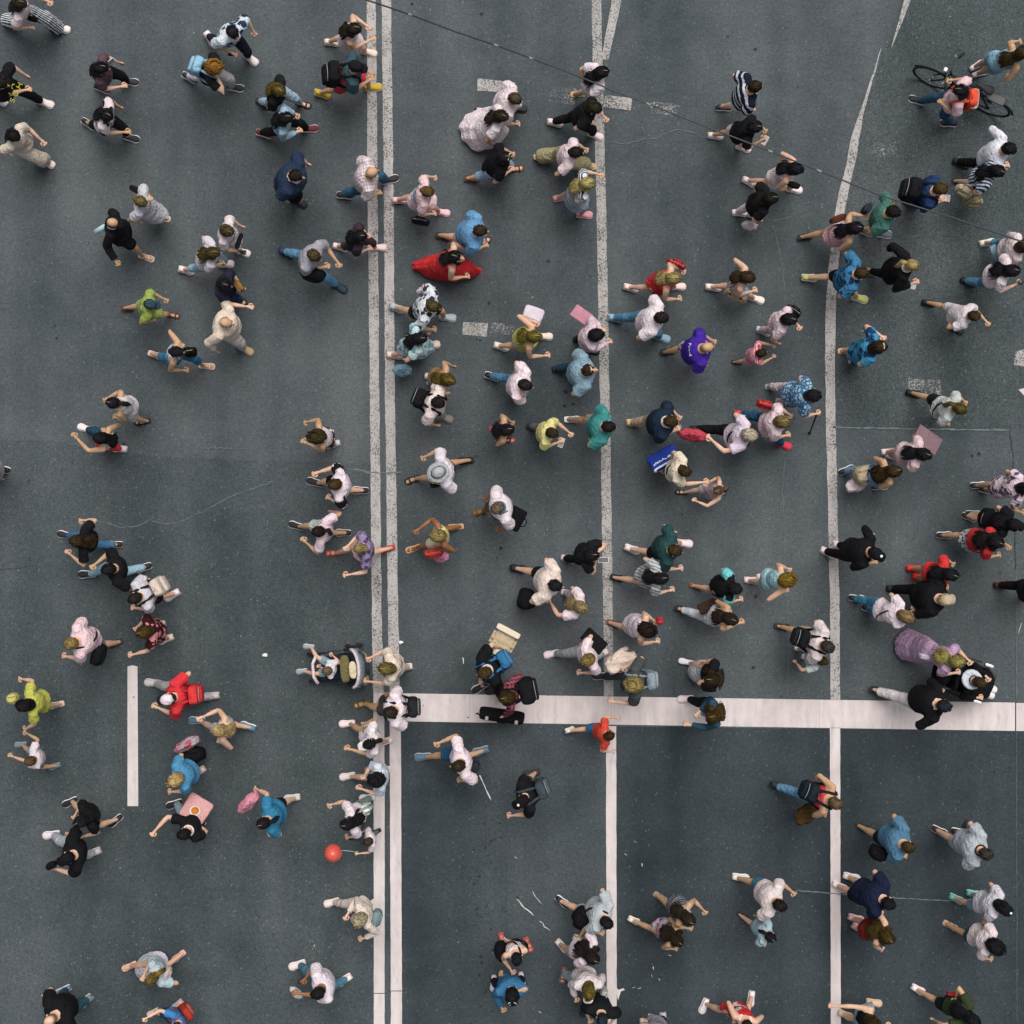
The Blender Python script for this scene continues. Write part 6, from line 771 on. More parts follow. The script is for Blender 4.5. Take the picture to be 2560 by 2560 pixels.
        for q in (1, -1):
            m2.tube([fc(-.002, q * .042, .006), fc(-.006, q * .05, .004), fc(-.006, q * .05, -.018), fc(.0, q * .043, -.022)], [.006 * HS, .0075 * HS, .006 * HS, .004 * HS], 6)
            m2.tube([fc(.046, q * .02, .004), fc(.052, q * .02, .003)], [.0075 * HS, .004 * HS], 6, 1)
            m2.tube([fc(.047, q * .01, .017), fc(.049, q * .02, .020), fc(.041, q * .032, .016)], .0035 * HS, 5, 1)
        m2.tube([fc(.046, .016, -.037), fc(.053, 0, -.036), fc(.046, -.016, -.037)], [.003 * HS, .005 * HS, .003 * HS], 5, 2)
        root.data = m2.mesh('person', [sk, plain('241a16', .4, name='eye'), plain('b0605a', .5, name='lip')])
    job(b, .0235 * max(h / 1.7, .75), 4, body_cb)
    # ---- garments
    top = parts(d['top']); kind = top[0]; tp = top[1:]; hem = tp[-1] if tp[-1] in ('mini', 'short', 'long') else None
    infl = {'coat': .024, 'long3': .015, 'long': .014, 'dress': .012, 'sdress': .009, 'tank': .007}.get(kind, .016) * h
    m = MB(); sleeveless = kind in ('tank', 'sdress')
    def leghull(z, pad):
        qs = [polyat(l, z) for l in legs]; c = (qs[0] + qs[1]) / 2; c[2] = z
        return c, V(0, abs(qs[0][1] - qs[1][1]) / 2 + pad, 0), V(abs(qs[0][0] - qs[1][0]) / 2 + pad, 0, 0)
    lowt = -.3 if kind == 'coat' else -.13 if g == 'm' or kind in ('dress', 'sdress', 'long3') else -.01
    if 'crop' in top: lowt = .2
    ts = [lowt, .04, .13, .3, .5, .64, .76, .84, .9, .945, .985]
    if sleeveless: ts = [lowt, .04, .13, .3, .5, .64, .76, .83, .89, .925]
    secs = []
    for t in ts:
        x, y = wd(t); fl_ = 1.0
        if t < .3: fl_ = 1 + (.3 - t) * (.10 if kind != 'coat' else .35)
        x = x * fl_ + infl; y = y * fl_ + infl
        if kind in ('tee', 'long3', 'coat', 'dress', 'long') and .1 < t < .5: x = max(x, wd(.62)[0] * .97); y = max(y, wd(.62)[1] * .95)
        if sleeveless and t > .8: x *= {.83: .86, .89: .72, .925: .60}.get(t, 1)
        if t == .985: x, y = .050 * h, .046 * h
        secs.append((C(t), Ut * x, Vt * y))
    if kind in ('dress', 'sdress'):
        zt = {'mini': .36, 'short': .27, 'long': .05}.get(hem, .27) * h
        if sit: zt = hz - .05
        pad0 = (.072 if hem == 'long' else .058) * h * w; z0 = secs[1][0][2] - .03 * h; sk_ = []
        n = 6
        for i in range(n):
            z = zt + (z0 - zt) * i / n; q = 1 - i / n; sk_.append(leghull(z, pad0 + (.012 if hem == 'mini' else .022 if hem != 'long' else .04) * h * q))
        secs = sk_ + secs[1:]
    if kind in ('dress', 'sdress'):
        pw = .45 if hem == 'long' else .25; rs = []
        for j, (c, u, v) in enumerate(secs):
            kq = pw if j < 4 else 0; pl = (.075 if hem == 'long' else .05) * max(0, 1 - j / 5); rs.append([c + (1 + pl * math.sin(9 * 6.2832 * i / 22 + j * .3 + idx)) * (u * math.copysign(abs(math.cos(6.2832 * i / 22)) ** (1 + kq), math.cos(6.2832 * i / 22)) + v * math.sin(6.2832 * i / 22)) for i in range(22)])
        m.loft(rs)
    else: m.ell(secs, 18)
    if not sleeveless:
        fr = {'tee': .74 if g == 'm' else .62, 'dress': .55, 'long': 2, 'long3': 2, 'coat': 2}.get(kind, .6); ex = {'coat': .014, 'long3': .007, 'long': .008}.get(kind, .014)
        for i, (sh, el, wr) in enumerate(arms):
            sd = 1 if i == 0 else -1; ar = h * (1 + (w - 1) * .6) * (1.0 if g == 'm' else .92)
            st = sh - Ut * sd * .06 * h - S * .006 * h
            if fr < 1: m.tube([st, sh, sh + (el - sh) * fr * .5, sh + (el - sh) * fr], [.034 * ar + ex * h * .6, .037 * ar + ex * h * .7, .036 * ar + ex * h, .0375 * ar + ex * 1.3 * h], 10)
            else: m.tube([st, sh, sh + (el - sh) * .5, el, el + (wr - el) * .5, el + (wr - el) * .93], [.034 * ar + ex * h * .6, .037 * ar + ex * h * .8, .034 * ar + ex * h, .029 * ar + ex * h, .026 * ar + ex * h, .02 * ar + ex * 1.2 * h], 10)
    else:
        for sd in (1, -1):   # shoulder straps
            q = wd(.8); m.tube([C(.80) + Vt * (q[1] + .004 * h) * .92 + Ut * sd * .040 * h, C(.93) + Vt * .034 * h + Ut * sd * .047 * h, C(.985) + Ut * sd * .052 * h + V(0, 0, -.006 * h), C(.92) - Vt * .036 * h + Ut * sd * .047 * h, C(.8) - Vt * (q[1] + .002 * h) * .92 + Ut * sd * .04 * h], .0125 * h, 8)
    tm = fabof(tp)
    gname = {'dress': 'dress', 'sdress': 'dress', 'coat': 'jacket', 'tank': 'sleeveless_top', 'long3': 'shirt', 'long': 'shirt'}.get(kind, 'shirt')
    def garment_cb(name, mats, amp, side=False):
        def cb(me):
            n = len(me.vertices); co = np.empty(n * 3); me.vertices.foreach_get('co', co); no = np.empty(n * 3); me.vertices.foreach_get('normal', no)
            co = wrinkle(co.reshape(-1, 3), no.reshape(-1, 3), amp, idx * 7 + len(name)); me.vertices.foreach_set('co', co.ravel())
            me.materials.clear()
            for q in mats: me.materials.append(q)
            if side: me.polygons.foreach_set('material_index', [1 if p.center[1] > pel[1] * 1.0 else 0 for p in me.polygons])
            me.polygons.foreach_set('use_smooth', [True] * len(me.polygons)); me.update(); me.name = name
            link(name, me, root)
        return cb
    job(m, .021 * max(h / 1.7, .75), 3, garment_cb(gname, [tm], .0046 * h))
    bot = parts(d['bot']); bk = bot[0]
    if bk != 'none':
        m = MB(); bm_ = bot[1:]
        bi = .010 * h
        secs = [(C(t), Ut * (wd(t)[0] + bi), Vt * (wd(t)[1] + bi)) for t in (-.17, -.08, 0, .12, .26)]
        if bk in ('skirt', 'skirtl'):
            zt = (.34 if bk == 'skirt' else .13) * h; z0 = secs[2][0][2] - .04 * h; n = 6; sk_ = []
            for i in range(n):
                z = zt + (z0 - zt) * i / n; q = 1 - i / n; sk_.append(leghull(z, (.056 + .018 * q if bk == 'skirt' else .044 + .004 * q) * h))
            m.ell(sk_ + secs[2:], 18)
        else:
            m.ell(secs, 16)
            for (hj, kn_, an) in legs:
                lr = h * (1 + (w - 1) * .7); lo = .010 * h; a1 = (kn_ - hj); a2 = (an - kn_)
                if bk == 'wide': m.tube([hj + V(0, 0, .02 * h), hj + a1 * .4, kn_, kn_ + a2 * .5, kn_ + a2 * .95], [.064 * lr, .066 * lr, .066 * lr, .07 * lr, .074 * lr], 12)
                elif bk == 'shorts': m.tube([hj + V(0, 0, .02 * h), hj + a1 * .3, hj + a1 * .78], [.061 * lr, .062 * lr, .058 * lr], 12)
                elif bk == 'capri': m.tube([hj + V(0, 0, .02 * h), hj + a1 * .35, kn_, kn_ + a2 * .45], [.06 * lr, .057 * lr, .043 * lr, .042 * lr], 12)
                else: m.tube([hj + V(0, 0, .02 * h), hj + a1 * .35, kn_, kn_ + a2 * .35, kn_ + a2 * .93], [.061 * lr, .058 * lr, .044 * lr, .042 * lr, .033 * lr], 12)
        mats = [fabric(bm_[0]), fabric(bm_[1])] if bk == 'duo' else [fabof(bm_)]
        job(m, .021 * max(h / 1.7, .75), 3, garment_cb({'skirt': 'skirt', 'skirtl': 'skirt', 'shorts': 'shorts'}.get(bk, 'trousers'), mats, .0042 * h, bk == 'duo'))
    # ---- shoes
    shp = parts(d['sh'])
    for i in (0, 1):
        an, toe, pi_ = feet[i]; td = toe * math.cos(pi_) - V(0, 0, math.sin(pi_)); up = toe * math.sin(pi_) + V(0, 0, math.cos(pi_)); sdv = np.cross(up, td)
        base = an - up * .045 * h; prof = [(-.30, .016), (-.26, .024), (-.1, .0265), (.2, .026), (.48, .032), (.64, .028), (.74, .016)]
        def sect(m, hts, wk, z0=0.):
            rs = []
            for (x, wd_), ht in zip(prof, hts):
                c = base + td * x * fl; row = []
                for k in range(10):
                    a = 2 * math.pi * k / 10; zz = z0 * h + (ht * h - z0 * h) * (.5 + .5 * math.sin(a)); ww = wd_ * h * wk * math.copysign(abs(math.cos(a)) ** .6, math.cos(a)); row.append(c + sdv * ww + up * zz)
                rs.append(row)
            m.loft(rs)
        if shp[0] == 'sneaker':
            m = MB(); sect(m, [.034, .058, .062, .05, .036, .03, .022], 1.0, .004); so_ = obj('shoe', m, plain(shp[1], .75, 0, .004, 'shoe_fabric'), root)
            m = MB(); sect(m, [.014, .017, .017, .017, .017, .018, .018], 1.27); obj('sole', m, plain(shp[2], .7, name='rubber'), so_)
        else:
            m = MB(); sect(m, [.009] * 7, 1.1); so_ = obj('sandal', m, plain(shp[1], .8, name='leather'), root)
            m = MB()
            for x, ht, wk in ((.06, .05, .0255), (.42, .032, .031)): m.tube([base + td * x * fl + sdv * q * wk * h + up * zz * h for q, zz in ((-1.05, .006), (-.9, ht * .75), (0, ht), (.9, ht * .75), (1.05, .006))], .0075 * h, 6, flat=.6)
            obj('sandal_strap', m, plain(shp[1], .8, name='leather'), so_)
    # ---- hair
    hk, hcol = parts(d['hair'])[:2]
    if hk not in ('bald',):
        m = MB(); low = {'short': -.030, 'ring': -.03, 'pony': -.034, 'bun': -.034, 'bob': -.088, 'bobr': -.075, 'curly': -.075, 'long': -.085, 'longx': -.085}[hk]
        kk = {'short': 1.10, 'ring': 1.07, 'pony': 1.10, 'bun': 1.11, 'bob': 1.24, 'bobr': 1.30, 'curly': 1.42, 'long': 1.22, 'longx': 1.26}[hk]
        nz, na = 11, 30; rs = []; ph = [rr.uniform(0, 6) for _ in range(8)]
        for iz in range(nz):
            q = iz / (nz - 1); z = low + (.0735 - low) * (1 - (1 - q) ** 1.15)
            if z > -.02:
                e = math.sqrt(max(0, 1 - (max(z - .008, 0) / .0665) ** 2.2)); ax, ay = .0445 * e, .0565 * e
            else: ax, ay = .043, .053
            row = []
            for ia in range(na):
                a = 2 * math.pi * ia / na; c_, s_ = math.cos(a), math.sin(a)   # c_ forward, s_ left
                k = 1 + (kk - 1) * (1 if z < .045 else .8)
                face = c_ > .28 and z < .027 - .012 * (1 - min(1, max(0, c_)))
                if hk in ('short', 'ring') and z < -.012 and c_ > -.2: face = True
                if face: k = .80
                if hk == 'ring' and z > .03: k = .9
                if z < -.02 and hk in ('short', 'pony', 'bun', 'ring') and not face: k = 1.0 - (-.02 - z) * 9
                lump = math.sin(a * 9 + ph[0] + z * 60) * .018 + math.sin(a * 17 + ph[1] - z * 90) * .014 + math.sin(a * 3 + ph[2]) * .02
                if hk == 'curly': lump = math.sin(a * 6 + ph[0] + z * 130) * .07 + math.sin(a * 11 + ph[3] - z * 210) * .06 + math.sin(a * 4 + z * 80) * .04
                k *= 1 + lump * (0 if face else 1)
                row.append(hc + Zh * z * HS + Fh * (c_ * ay * k - .004 - (.012 if hk in ('long', 'longx', 'bob') and z < -.03 else 0)) * HS + Uh * s_ * ax * k * HS)
            rs.append(row)
        m.loft(rs)
        if hk in ('long', 'longx'):
            wf = 1.0 if hk == 'long' else 1.45; lo_t = .62 if hk == 'long' else .50; secs = [(hc - Fh * .040 * HS + Zh * .02 * HS, Uh * .040 * HS, Fh * .022 * HS), (hc - Fh * .052 * HS - Zh * .04 * HS, Uh * .050 * HS * wf ** .5, Fh * .026 * HS)]
            for t, x in ((.97, .055), (.88, .057), (.76, .050), (.66, .034), (lo_t, .016)):
                if t < lo_t: continue
                q = wd(t)[1]; secs.append((C(t) - Vt * (q + .018 * h), Ut * x * h * wf, Vt * .022 * h))
            n = 16; rs = []
            for j, (c, u, v) in enumerate(secs): rs.append([c + math.cos(6.2832 * i / n) * u * (1 + .06 * math.sin(i * 2.7 + j)) + math.sin(6.2832 * i / n) * v * (1 + .25 * math.sin(i * 5.1 + ph[4])) for i in range(n)])
            m.loft(rs)
            if hk == 'longx':
                for sd in (1, -1): m.tube([hc + Uh * sd * .045 * HS - Fh * .01 * HS, N + Ut * sd * .06 * h + Vt * .02 * h, C(.88) + Ut * sd * .065 * h + Vt * .06 * h, C(.7) + Ut * sd * .055 * h + Vt * .085 * h], [.024 * h, .03 * h, .03 * h, .012 * h], 8)
        if hk == 'bun': c = hc - Fh * .058 * HS + Zh * .035 * HS; m.tube([c + Zh * .025 * HS, c + Zh * .015 * HS, c, c - Zh * .018 * HS, c - Zh * .026 * HS], [.008 * HS, .025 * HS, .03 * HS, .024 * HS, .008 * HS], 10)
        if hk == 'pony':
            c = hc - Fh * .056 * HS + Zh * .022 * HS; m.tube([c + Fh * .012 * HS, c - Fh * .018 * HS, c - Fh * .045 * HS - Zh * .03 * HS, C(.93) - Vt * .075 * h, C(.78) - Vt * .085 * h], [.012 * HS, .018 * HS, .024 * HS, .022 * HS, .006 * HS], 8)
        ns = {'short': 46, 'ring': 22, 'curly': 90}.get(hk, 70)
        for q in range(ns):      # loose locks over the mass, so the outline is not moulded
            a = rr.uniform(0, 6.2832)
            if math.cos(a) > .45 and rr.random() < .8: a += 3.1416
            kx = kk * rr.uniform(1.0, 1.09); z1 = rr.uniform(low, .03) if math.cos(a) < .2 else rr.uniform(.012, .04); pp = []
            if hk == 'ring' and z1 > .02: z1 = 0.
            for j in range(5):
                t = j / 4; z = (.068 if hk != 'ring' else .03) + (z1 - (.068 if hk != 'ring' else .03)) * t ** 1.4
                e = math.sqrt(max(.02, 1 - (max(z - .008, 0) / .072) ** 2.2)); aa = a + math.sin(t * 3 + q) * (.12 if hk != 'curly' else .5); k2 = kx * (1 + (rr.uniform(-.01, .03) if hk != 'curly' else rr.uniform(-.06, .1)))
                pp.append(hc + Zh * z * HS * (1.0 + (kk - 1) * .5) + Fh * (math.cos(aa) * .0565 * e * k2 - .006) * HS + Uh * math.sin(aa) * .0445 * e * k2 * HS)
            th = (.0042 if hk != 'curly' else .0062) * HS; m.tube(pp, [th * .6, th, th, th * .9, th * .35], 4)
        if hk in ('long', 'longx'):
            for q in range(34):
                u0 = rr.uniform(-1, 1); u1 = u0 + rr.uniform(-.25, .25); wf_ = 1.0 if hk == 'long' else 1.4; te = rr.uniform(.52, .72); pp = [hc - Fh * .058 * HS * kk + Uh * u0 * .036 * HS - Zh * .01 * HS, N - Vt * .052 * h + Ut * u0 * .056 * h * wf_]
                for t in (.86, (.86 + te) / 2, te): pp.append(C(t) - Vt * (wd(t)[1] + .042 * h * math.sqrt(max(.1, 1 - u1 * u1))) + Ut * u1 * .07 * h * wf_)
                m.tube(pp, [.003 * h, .0045 * h, .005 * h, .004 * h, .0015 * h], 4)
        ho = obj('hair', m, hairmat(hcol), root)
        if hk in ('long', 'longx', 'bob', 'pony') and not d.get('hat') and rr.random() < .75:
            m = MB(); q0 = rr.uniform(-.008, .008); m.tube([hc + Zh * z * HS * (1 + (kk - 1) * .55) + Fh * x * HS + Uh * q0 * HS for x, z in ((.040, .050), (.026, .064), (.008, .0735), (-.012, .0725))], [.003 * HS, .0042 * HS, .0038 * HS, .002 * HS], 6); obj('parting', m, plain('8f7f68' if hcol > '5' else '7a6f5e', .6, name='scalp'), ho)
    else:
        m = MB(); n = 14   # thin fringe of cropped hair round a bald head
        rs = [[hc + Zh * z * HS + Fh * (math.cos(a) * .056 * k - .004) * HS + Uh * math.sin(a) * .0445 * k * HS for a in [R(70 + 220 * i / (n - 1)) for i in range(n)]] for z, k in ((-.03, .97), (-.02, 1.025), (.006, 1.03), (.014, .98))]
        ids = [m.ring(r) for r in rs]
        for a, b_ in zip(ids, ids[1:]):
            for i in range(n - 1): m.face((a[i], a[i + 1], b_[i + 1], b_[i]))
        obj('hair', m, hairmat('8a7258'), root)
    # ---- hats
    hat = parts(d.get('hat'))
    if hat:
        m = MB()
        dome = lambda k, z0, z1, n=7: [(hc + Zh * (z0 + (z1 - z0) * math.sin(i / (n - 1) * 1.5708)) * HS - Fh * .003 * HS, Uh * .0445 * HS * k * max(.05, abs(math.cos(i / (n - 1) * 1.5708)) ** .5), Fh * .0565 * HS * k * max(.05, abs(math.cos(i / (n - 1) * 1.5708)) ** .5)) for i in range(n)]
        if hat[0] == 'cap':
            m.ell(dome(1.16, .018, .082), 18); cp_ = obj('cap', m, fabric(hat[1]), root)
            m = MB(); m.ell([(hc + Zh * (.021 - .02 * t * t) * HS + Fh * (.045 + .055 * t) * HS, Uh * .046 * HS * math.sqrt(max(.08, 1 - t * t * .85)), Zh * .003 * HS) for t in (0, .3, .6, .85, 1)], 12); obj('brim', m, fabric(hat[2] if len(hat) > 2 else hat[1]), cp_)
            if 'logo' in deco:
                m = MB(); c = hc + Zh * .078 * HS + Fh * .022 * HS; m.tube([c, c + Zh * .008 * HS], .012 * HS, 10); obj('cap_emblem', m, plain(deco['logo'], .7), cp_)
            m = MB(); c = hc + Zh * .08 * HS; m.tube([c, c + Zh * .007 * HS], [.006 * HS, .003 * HS], 8); obj('button', m, fabric(hat[1]), cp_)
        elif hat[0] == 'brim':
            m.ell(dome(1.14, .02, .085), 18); ht = obj('hat', m, fabric(hat[1]), root)
            m = MB(); m.ell([(hc + Zh * .012 * HS, Uh * .05 * HS, Fh * .06 * HS), (hc + Zh * .018 * HS, Uh * .088 * HS, Fh * .1 * HS), (hc + Zh * .022 * HS, Uh * .088 * HS, Fh * .1 * HS), (hc + Zh * .024 * HS, Uh * .05 * HS, Fh * .06 * HS)], 22); obj('brim', m, fabric(hat[1]), ht)
            m = MB(); m.ell([(hc + Zh * .022 * HS, Uh * .053 * HS, Fh * .067 * HS), (hc + Zh * .036 * HS, Uh * .0525 * HS, Fh * .066 * HS)], 20); obj('hat_band', m, fabric('24282c'), ht)
        else:
            m.torus(hc + Zh * .026 * HS, Zh, .05 * HS, .007 * HS, 22, 6, r2=.06 * HS); vz = obj('visor', m, fabric(hat[1]), root)
            m = MB(); m.ell([(hc + Zh * (.026 - .025 * t * t) * HS + Fh * (.048 + .055 * t) * HS, Uh * .046 * HS * math.sqrt(max(.08, 1 - t * t * .85)), Zh * .003 * HS) for t in (0, .3, .6, .85, 1)], 12); obj('brim', m, fabric(hat[1]), vz)
    # ---- trimmings
    if 'hem' in deco:
        m = MB(); rs = []
        for z, pd_ in ((.035, .098), (.06, .094), (.10, .088)):
            c, u, v = leghull(z * h, pd_ * h); rs.append([c + (1 + .09 * math.sin(9 * 6.2832 * i / 40)) * (u * math.copysign(abs(math.cos(6.2832 * i / 40)) ** 1.5, math.cos(6.2832 * i / 40)) + v * math.sin(6.2832 * i / 40)) for i in range(40)])
        m.loft(rs); obj('underskirt', m, fabric(deco['hem']), root)
    if 'collar' in deco: m = MB(); m.torus(C(.99) + V(.004, 0, .004), S, .046 * h, .009 * h, 22, 6); obj('collar', m, fabric(deco['collar']), root)
    if 'hood' in deco: m = MB(); [m.torus(C(1.0 + .012 * q) - Vt * .012 * q * h, nrm(S + Ut * .12 * (q - 1)), (.066 + .006 * q) * h, .02 * h, 22, 7) for q in (0, 1, 2)]; obj('hood', m, fabric(deco['hood']), root)
    if 'glasses' in deco:
        m = MB()
        for q in (1, -1): m.torus(hc + Zh * .056 * HS + Fh * .036 * HS + Uh * q * .018 * HS, nrm(Zh + Fh * .5), .015 * HS, .004 * HS, 14, 5)
        m.tube([hc + Zh * .055 * HS + Fh * .038 * HS + Uh * q * .006 * HS for q in (-1, 1)], .003 * HS, 5); obj('glasses', m, plain(deco['glasses'], .3), root)
    if 'band' in deco: m = MB(); m.tube([hc + Zh * (.074 * math.cos(a)) * HS + Uh * .056 * math.sin(a) * HS + Fh * .012 * HS for a in [R(-95 + 19 * i) for i in range(11)]], .006 * HS, 6); obj('headband', m, fabric(deco['band']), root)
    for q in ('vest', 'chest', 'yoke'):
        if q in deco:
            m = MB(); ts_ = {'vest': (.35, .5, .64, .76), 'chest': (.3, .5, .66, .78), 'yoke': (.8, .86, .92)}[q]
            m.ell([(C(t), Ut * (wd(t)[0] + .021 * h) * (.97 if q != 'yoke' else .8), Vt * (wd(t)[1] + .021 * h)) for t in ts_], 18, caps=False); obj({'vest': 'bodice', 'chest': 'chest_panel', 'yoke': 'yoke'}[q], m, fabric(deco[q]), root)
    if 'sleeve' in deco:
        for i, (sh, el, wr) in enumerate(arms):
            sd = 1 if i == 0 else -1; m = MB(); m.tube([sh - Ut * sd * .02 * h, sh + (el - sh) * .25, sh + (el - sh) * .5, sh + (el - sh) * .66], [.05 * h, .055 * h, .055 * h, .054 * h], 12); obj('sleeve', m, fabric(deco['sleeve']), root)
    if d.get('strap'):
        m = MB(); n = 22; pp = []
        for i in range(n + 1):
            a = 2 * math.pi * i / n; t = .45 + .46 * math.cos(a); x, y = wd(t); lat = -1 + 1.55 * (.5 + .5 * math.cos(a)); pp.append(C(t) + Ut * lat * (x + .018 * h) * .93 + Vt * math.sin(a) * (y + .024 * h) * math.sqrt(max(.2, 1 - lat * lat * .6)) + S * (.03 * h if math.cos(a) > .8 else 0))
        m.tube(pp, .0105 * h, 6, flat=.6); obj('strap', m, fabric(d['strap']), root)
    # ---- backpack: a thing of its own
    if d.get('bp'):
        bpv = parts(d['bp']); k = {'big': 1.25, 'huge': 1.6}.get(bpv[-1], 1.0); x, y = wd(.6); H_ = .25 * h * k ** .6; D_ = .1 * h * k; c = C(.55) - Vt * (y + infl + D_ * .46)
        m = MB(); m.rbox(c, .18 * h * k ** .7, D_, H_, .3, .86, .8, X=Ut, Y=Vt, Z=S, lump=.03)
        bo = obj('backpack', m, fabric(bpv[0]), loc=(org[0], org[1], 0), rz=fa); tag(bo, deco.get('bpl', 'backpack worn by ' + d['l']), 'backpack', 'backpacks worn in the crowd')
        m = MB(); m.rbox(c - Vt * D_ * .5 - S * H_ * .16, .14 * h * k ** .7, .04 * h, H_ * .5, .35, X=Ut, Y=Vt, Z=S); obj('pocket', m, fabric(bpv[1]), bo)
        m = MB(); m.tube([c + S * H_ * .5 + Ut * q * .025 * h + Vt * D_ * .2 + S * z * h for q, z in ((-1, -.006), (-.6, .016), (.6, .016), (1, -.006))], .005 * h, 6); obj('handle', m, fabric(bpv[0]), bo)
        m = MB(); m.tube([c + S * H_ * (.3) - Vt * D_ * .47 + Ut * .07 * h * q * k ** .5 + S * (-.02 * h * q * q) for q in (-1, -.5, 0, .5, 1)], .0035 * h, 5); obj('zip', m, plain('8a8a8a', .4), bo)
        if len(bpv) > 2 or bpv[0] == 'e0440c':
            if bpv[0] == 'e0440c': m = MB(); m.rbox(c - Vt * D_ * .2 + S * H_ * .12, .184 * h, D_ * .8, .03 * h, .2, X=Ut, Y=Vt, Z=S); obj('pale_stripe', m, fabric('dcc8b4'), bo)
        for sd in (1, -1):
            q9 = wd(.9); m = MB(); m.tube([c + S * H_ * .42 + Ut * sd * .045 * h + Vt * D_ * .4, C(.95) - Vt * .035 * h + Ut * sd * .058 * h, C(.985) + Ut * sd * .064 * h + S * .012 * h, C(.9) + Vt * (.058 * h) + Ut * sd * .066 * h, C(.72) + Vt * (wd(.72)[1] + .02 * h) * .93 + Ut * sd * .068 * h, C(.5) + Vt * (wd(.5)[1] * .4) + Ut * sd * (wd(.5)[0] + .03 * h), c - S * H_ * .36 + Ut * sd * .075 * h + Vt * D_ * .35], .0125 * h, 6, flat=.55); obj('strap', m, fabric(bpv[0] if bpv[0] != 'cfbcae' else '24262c'), bo)
    # ---- lettering on clothes (projected on the garment once it exists)
    for q in ('text', 'backtext'):
        if q in deco:
            tx, colr = deco[q].rsplit(':', 1); front = 1 if q == 'text' else -1
            fc_ = bpy.data.curves.new('lettering', 'FONT'); fc_.body = tx.replace('|', '\n'); fc_.size = .075 * h if front > 0 else .036 * h; fc_.align_x = 'CENTER'; fc_.align_y = 'CENTER'; fc_.extrude = .002
            fo = link('lettering', text_mesh(fc_, plain(colr, .8, name='print')), root); x, y = wd(.7)
            ax_y = nrm(S * .75 - Vt * front * .66); nrml = nrm(Vt * front * .75 + S * .66); ax_x = np.cross(ax_y, nrml); ctr = C(.74 if front > 0 else .84) + Vt * front * (y + .03 * h) * (1.0 if front > 0 else .78)
            fo.matrix_parent_inverse = Matrix(); fo.matrix_local = Matrix(((ax_x[0], ax_y[0], nrml[0], ctr[0]), (ax_x[1], ax_y[1], nrml[1], ctr[1]), (ax_x[2], ax_y[2], nrml[2], ctr[2]), (0, 0, 0, 1)))
    return dict(root=root, arms=arms, org=org, fa=fa)
BUILT = [build_person(d, i) for i, d in enumerate(PEOPLE)]
# one pass of surface fusing for every body and garment, so limbs run into trunks without seams
tmp = []
for mb, vox, it, cb in JOBS:
    me = bpy.data.meshes.new('raw'); me.from_pydata(mb.v, [], mb.f); o = bpy.data.objects.new('raw', me); COL.objects.link(o)
    r_ = o.modifiers.new('r', 'REMESH'); r_.mode = 'VOXEL'; r_.voxel_size = vox; s_ = o.modifiers.new('s', 'SMOOTH'); s_.iterations = it; s_.factor = .5
    tmp.append((o, cb))
dg = bpy.context.evaluated_depsgraph_get(); dg.update()
fused = [(bpy.data.meshes.new_from_object(o.evaluated_get(dg)), cb) for o, cb in tmp]
for o, cb in tmp:
    me = o.data; bpy.data.objects.remove(o); bpy.data.meshes.remove(me)
for me, cb in fused: cb(me)

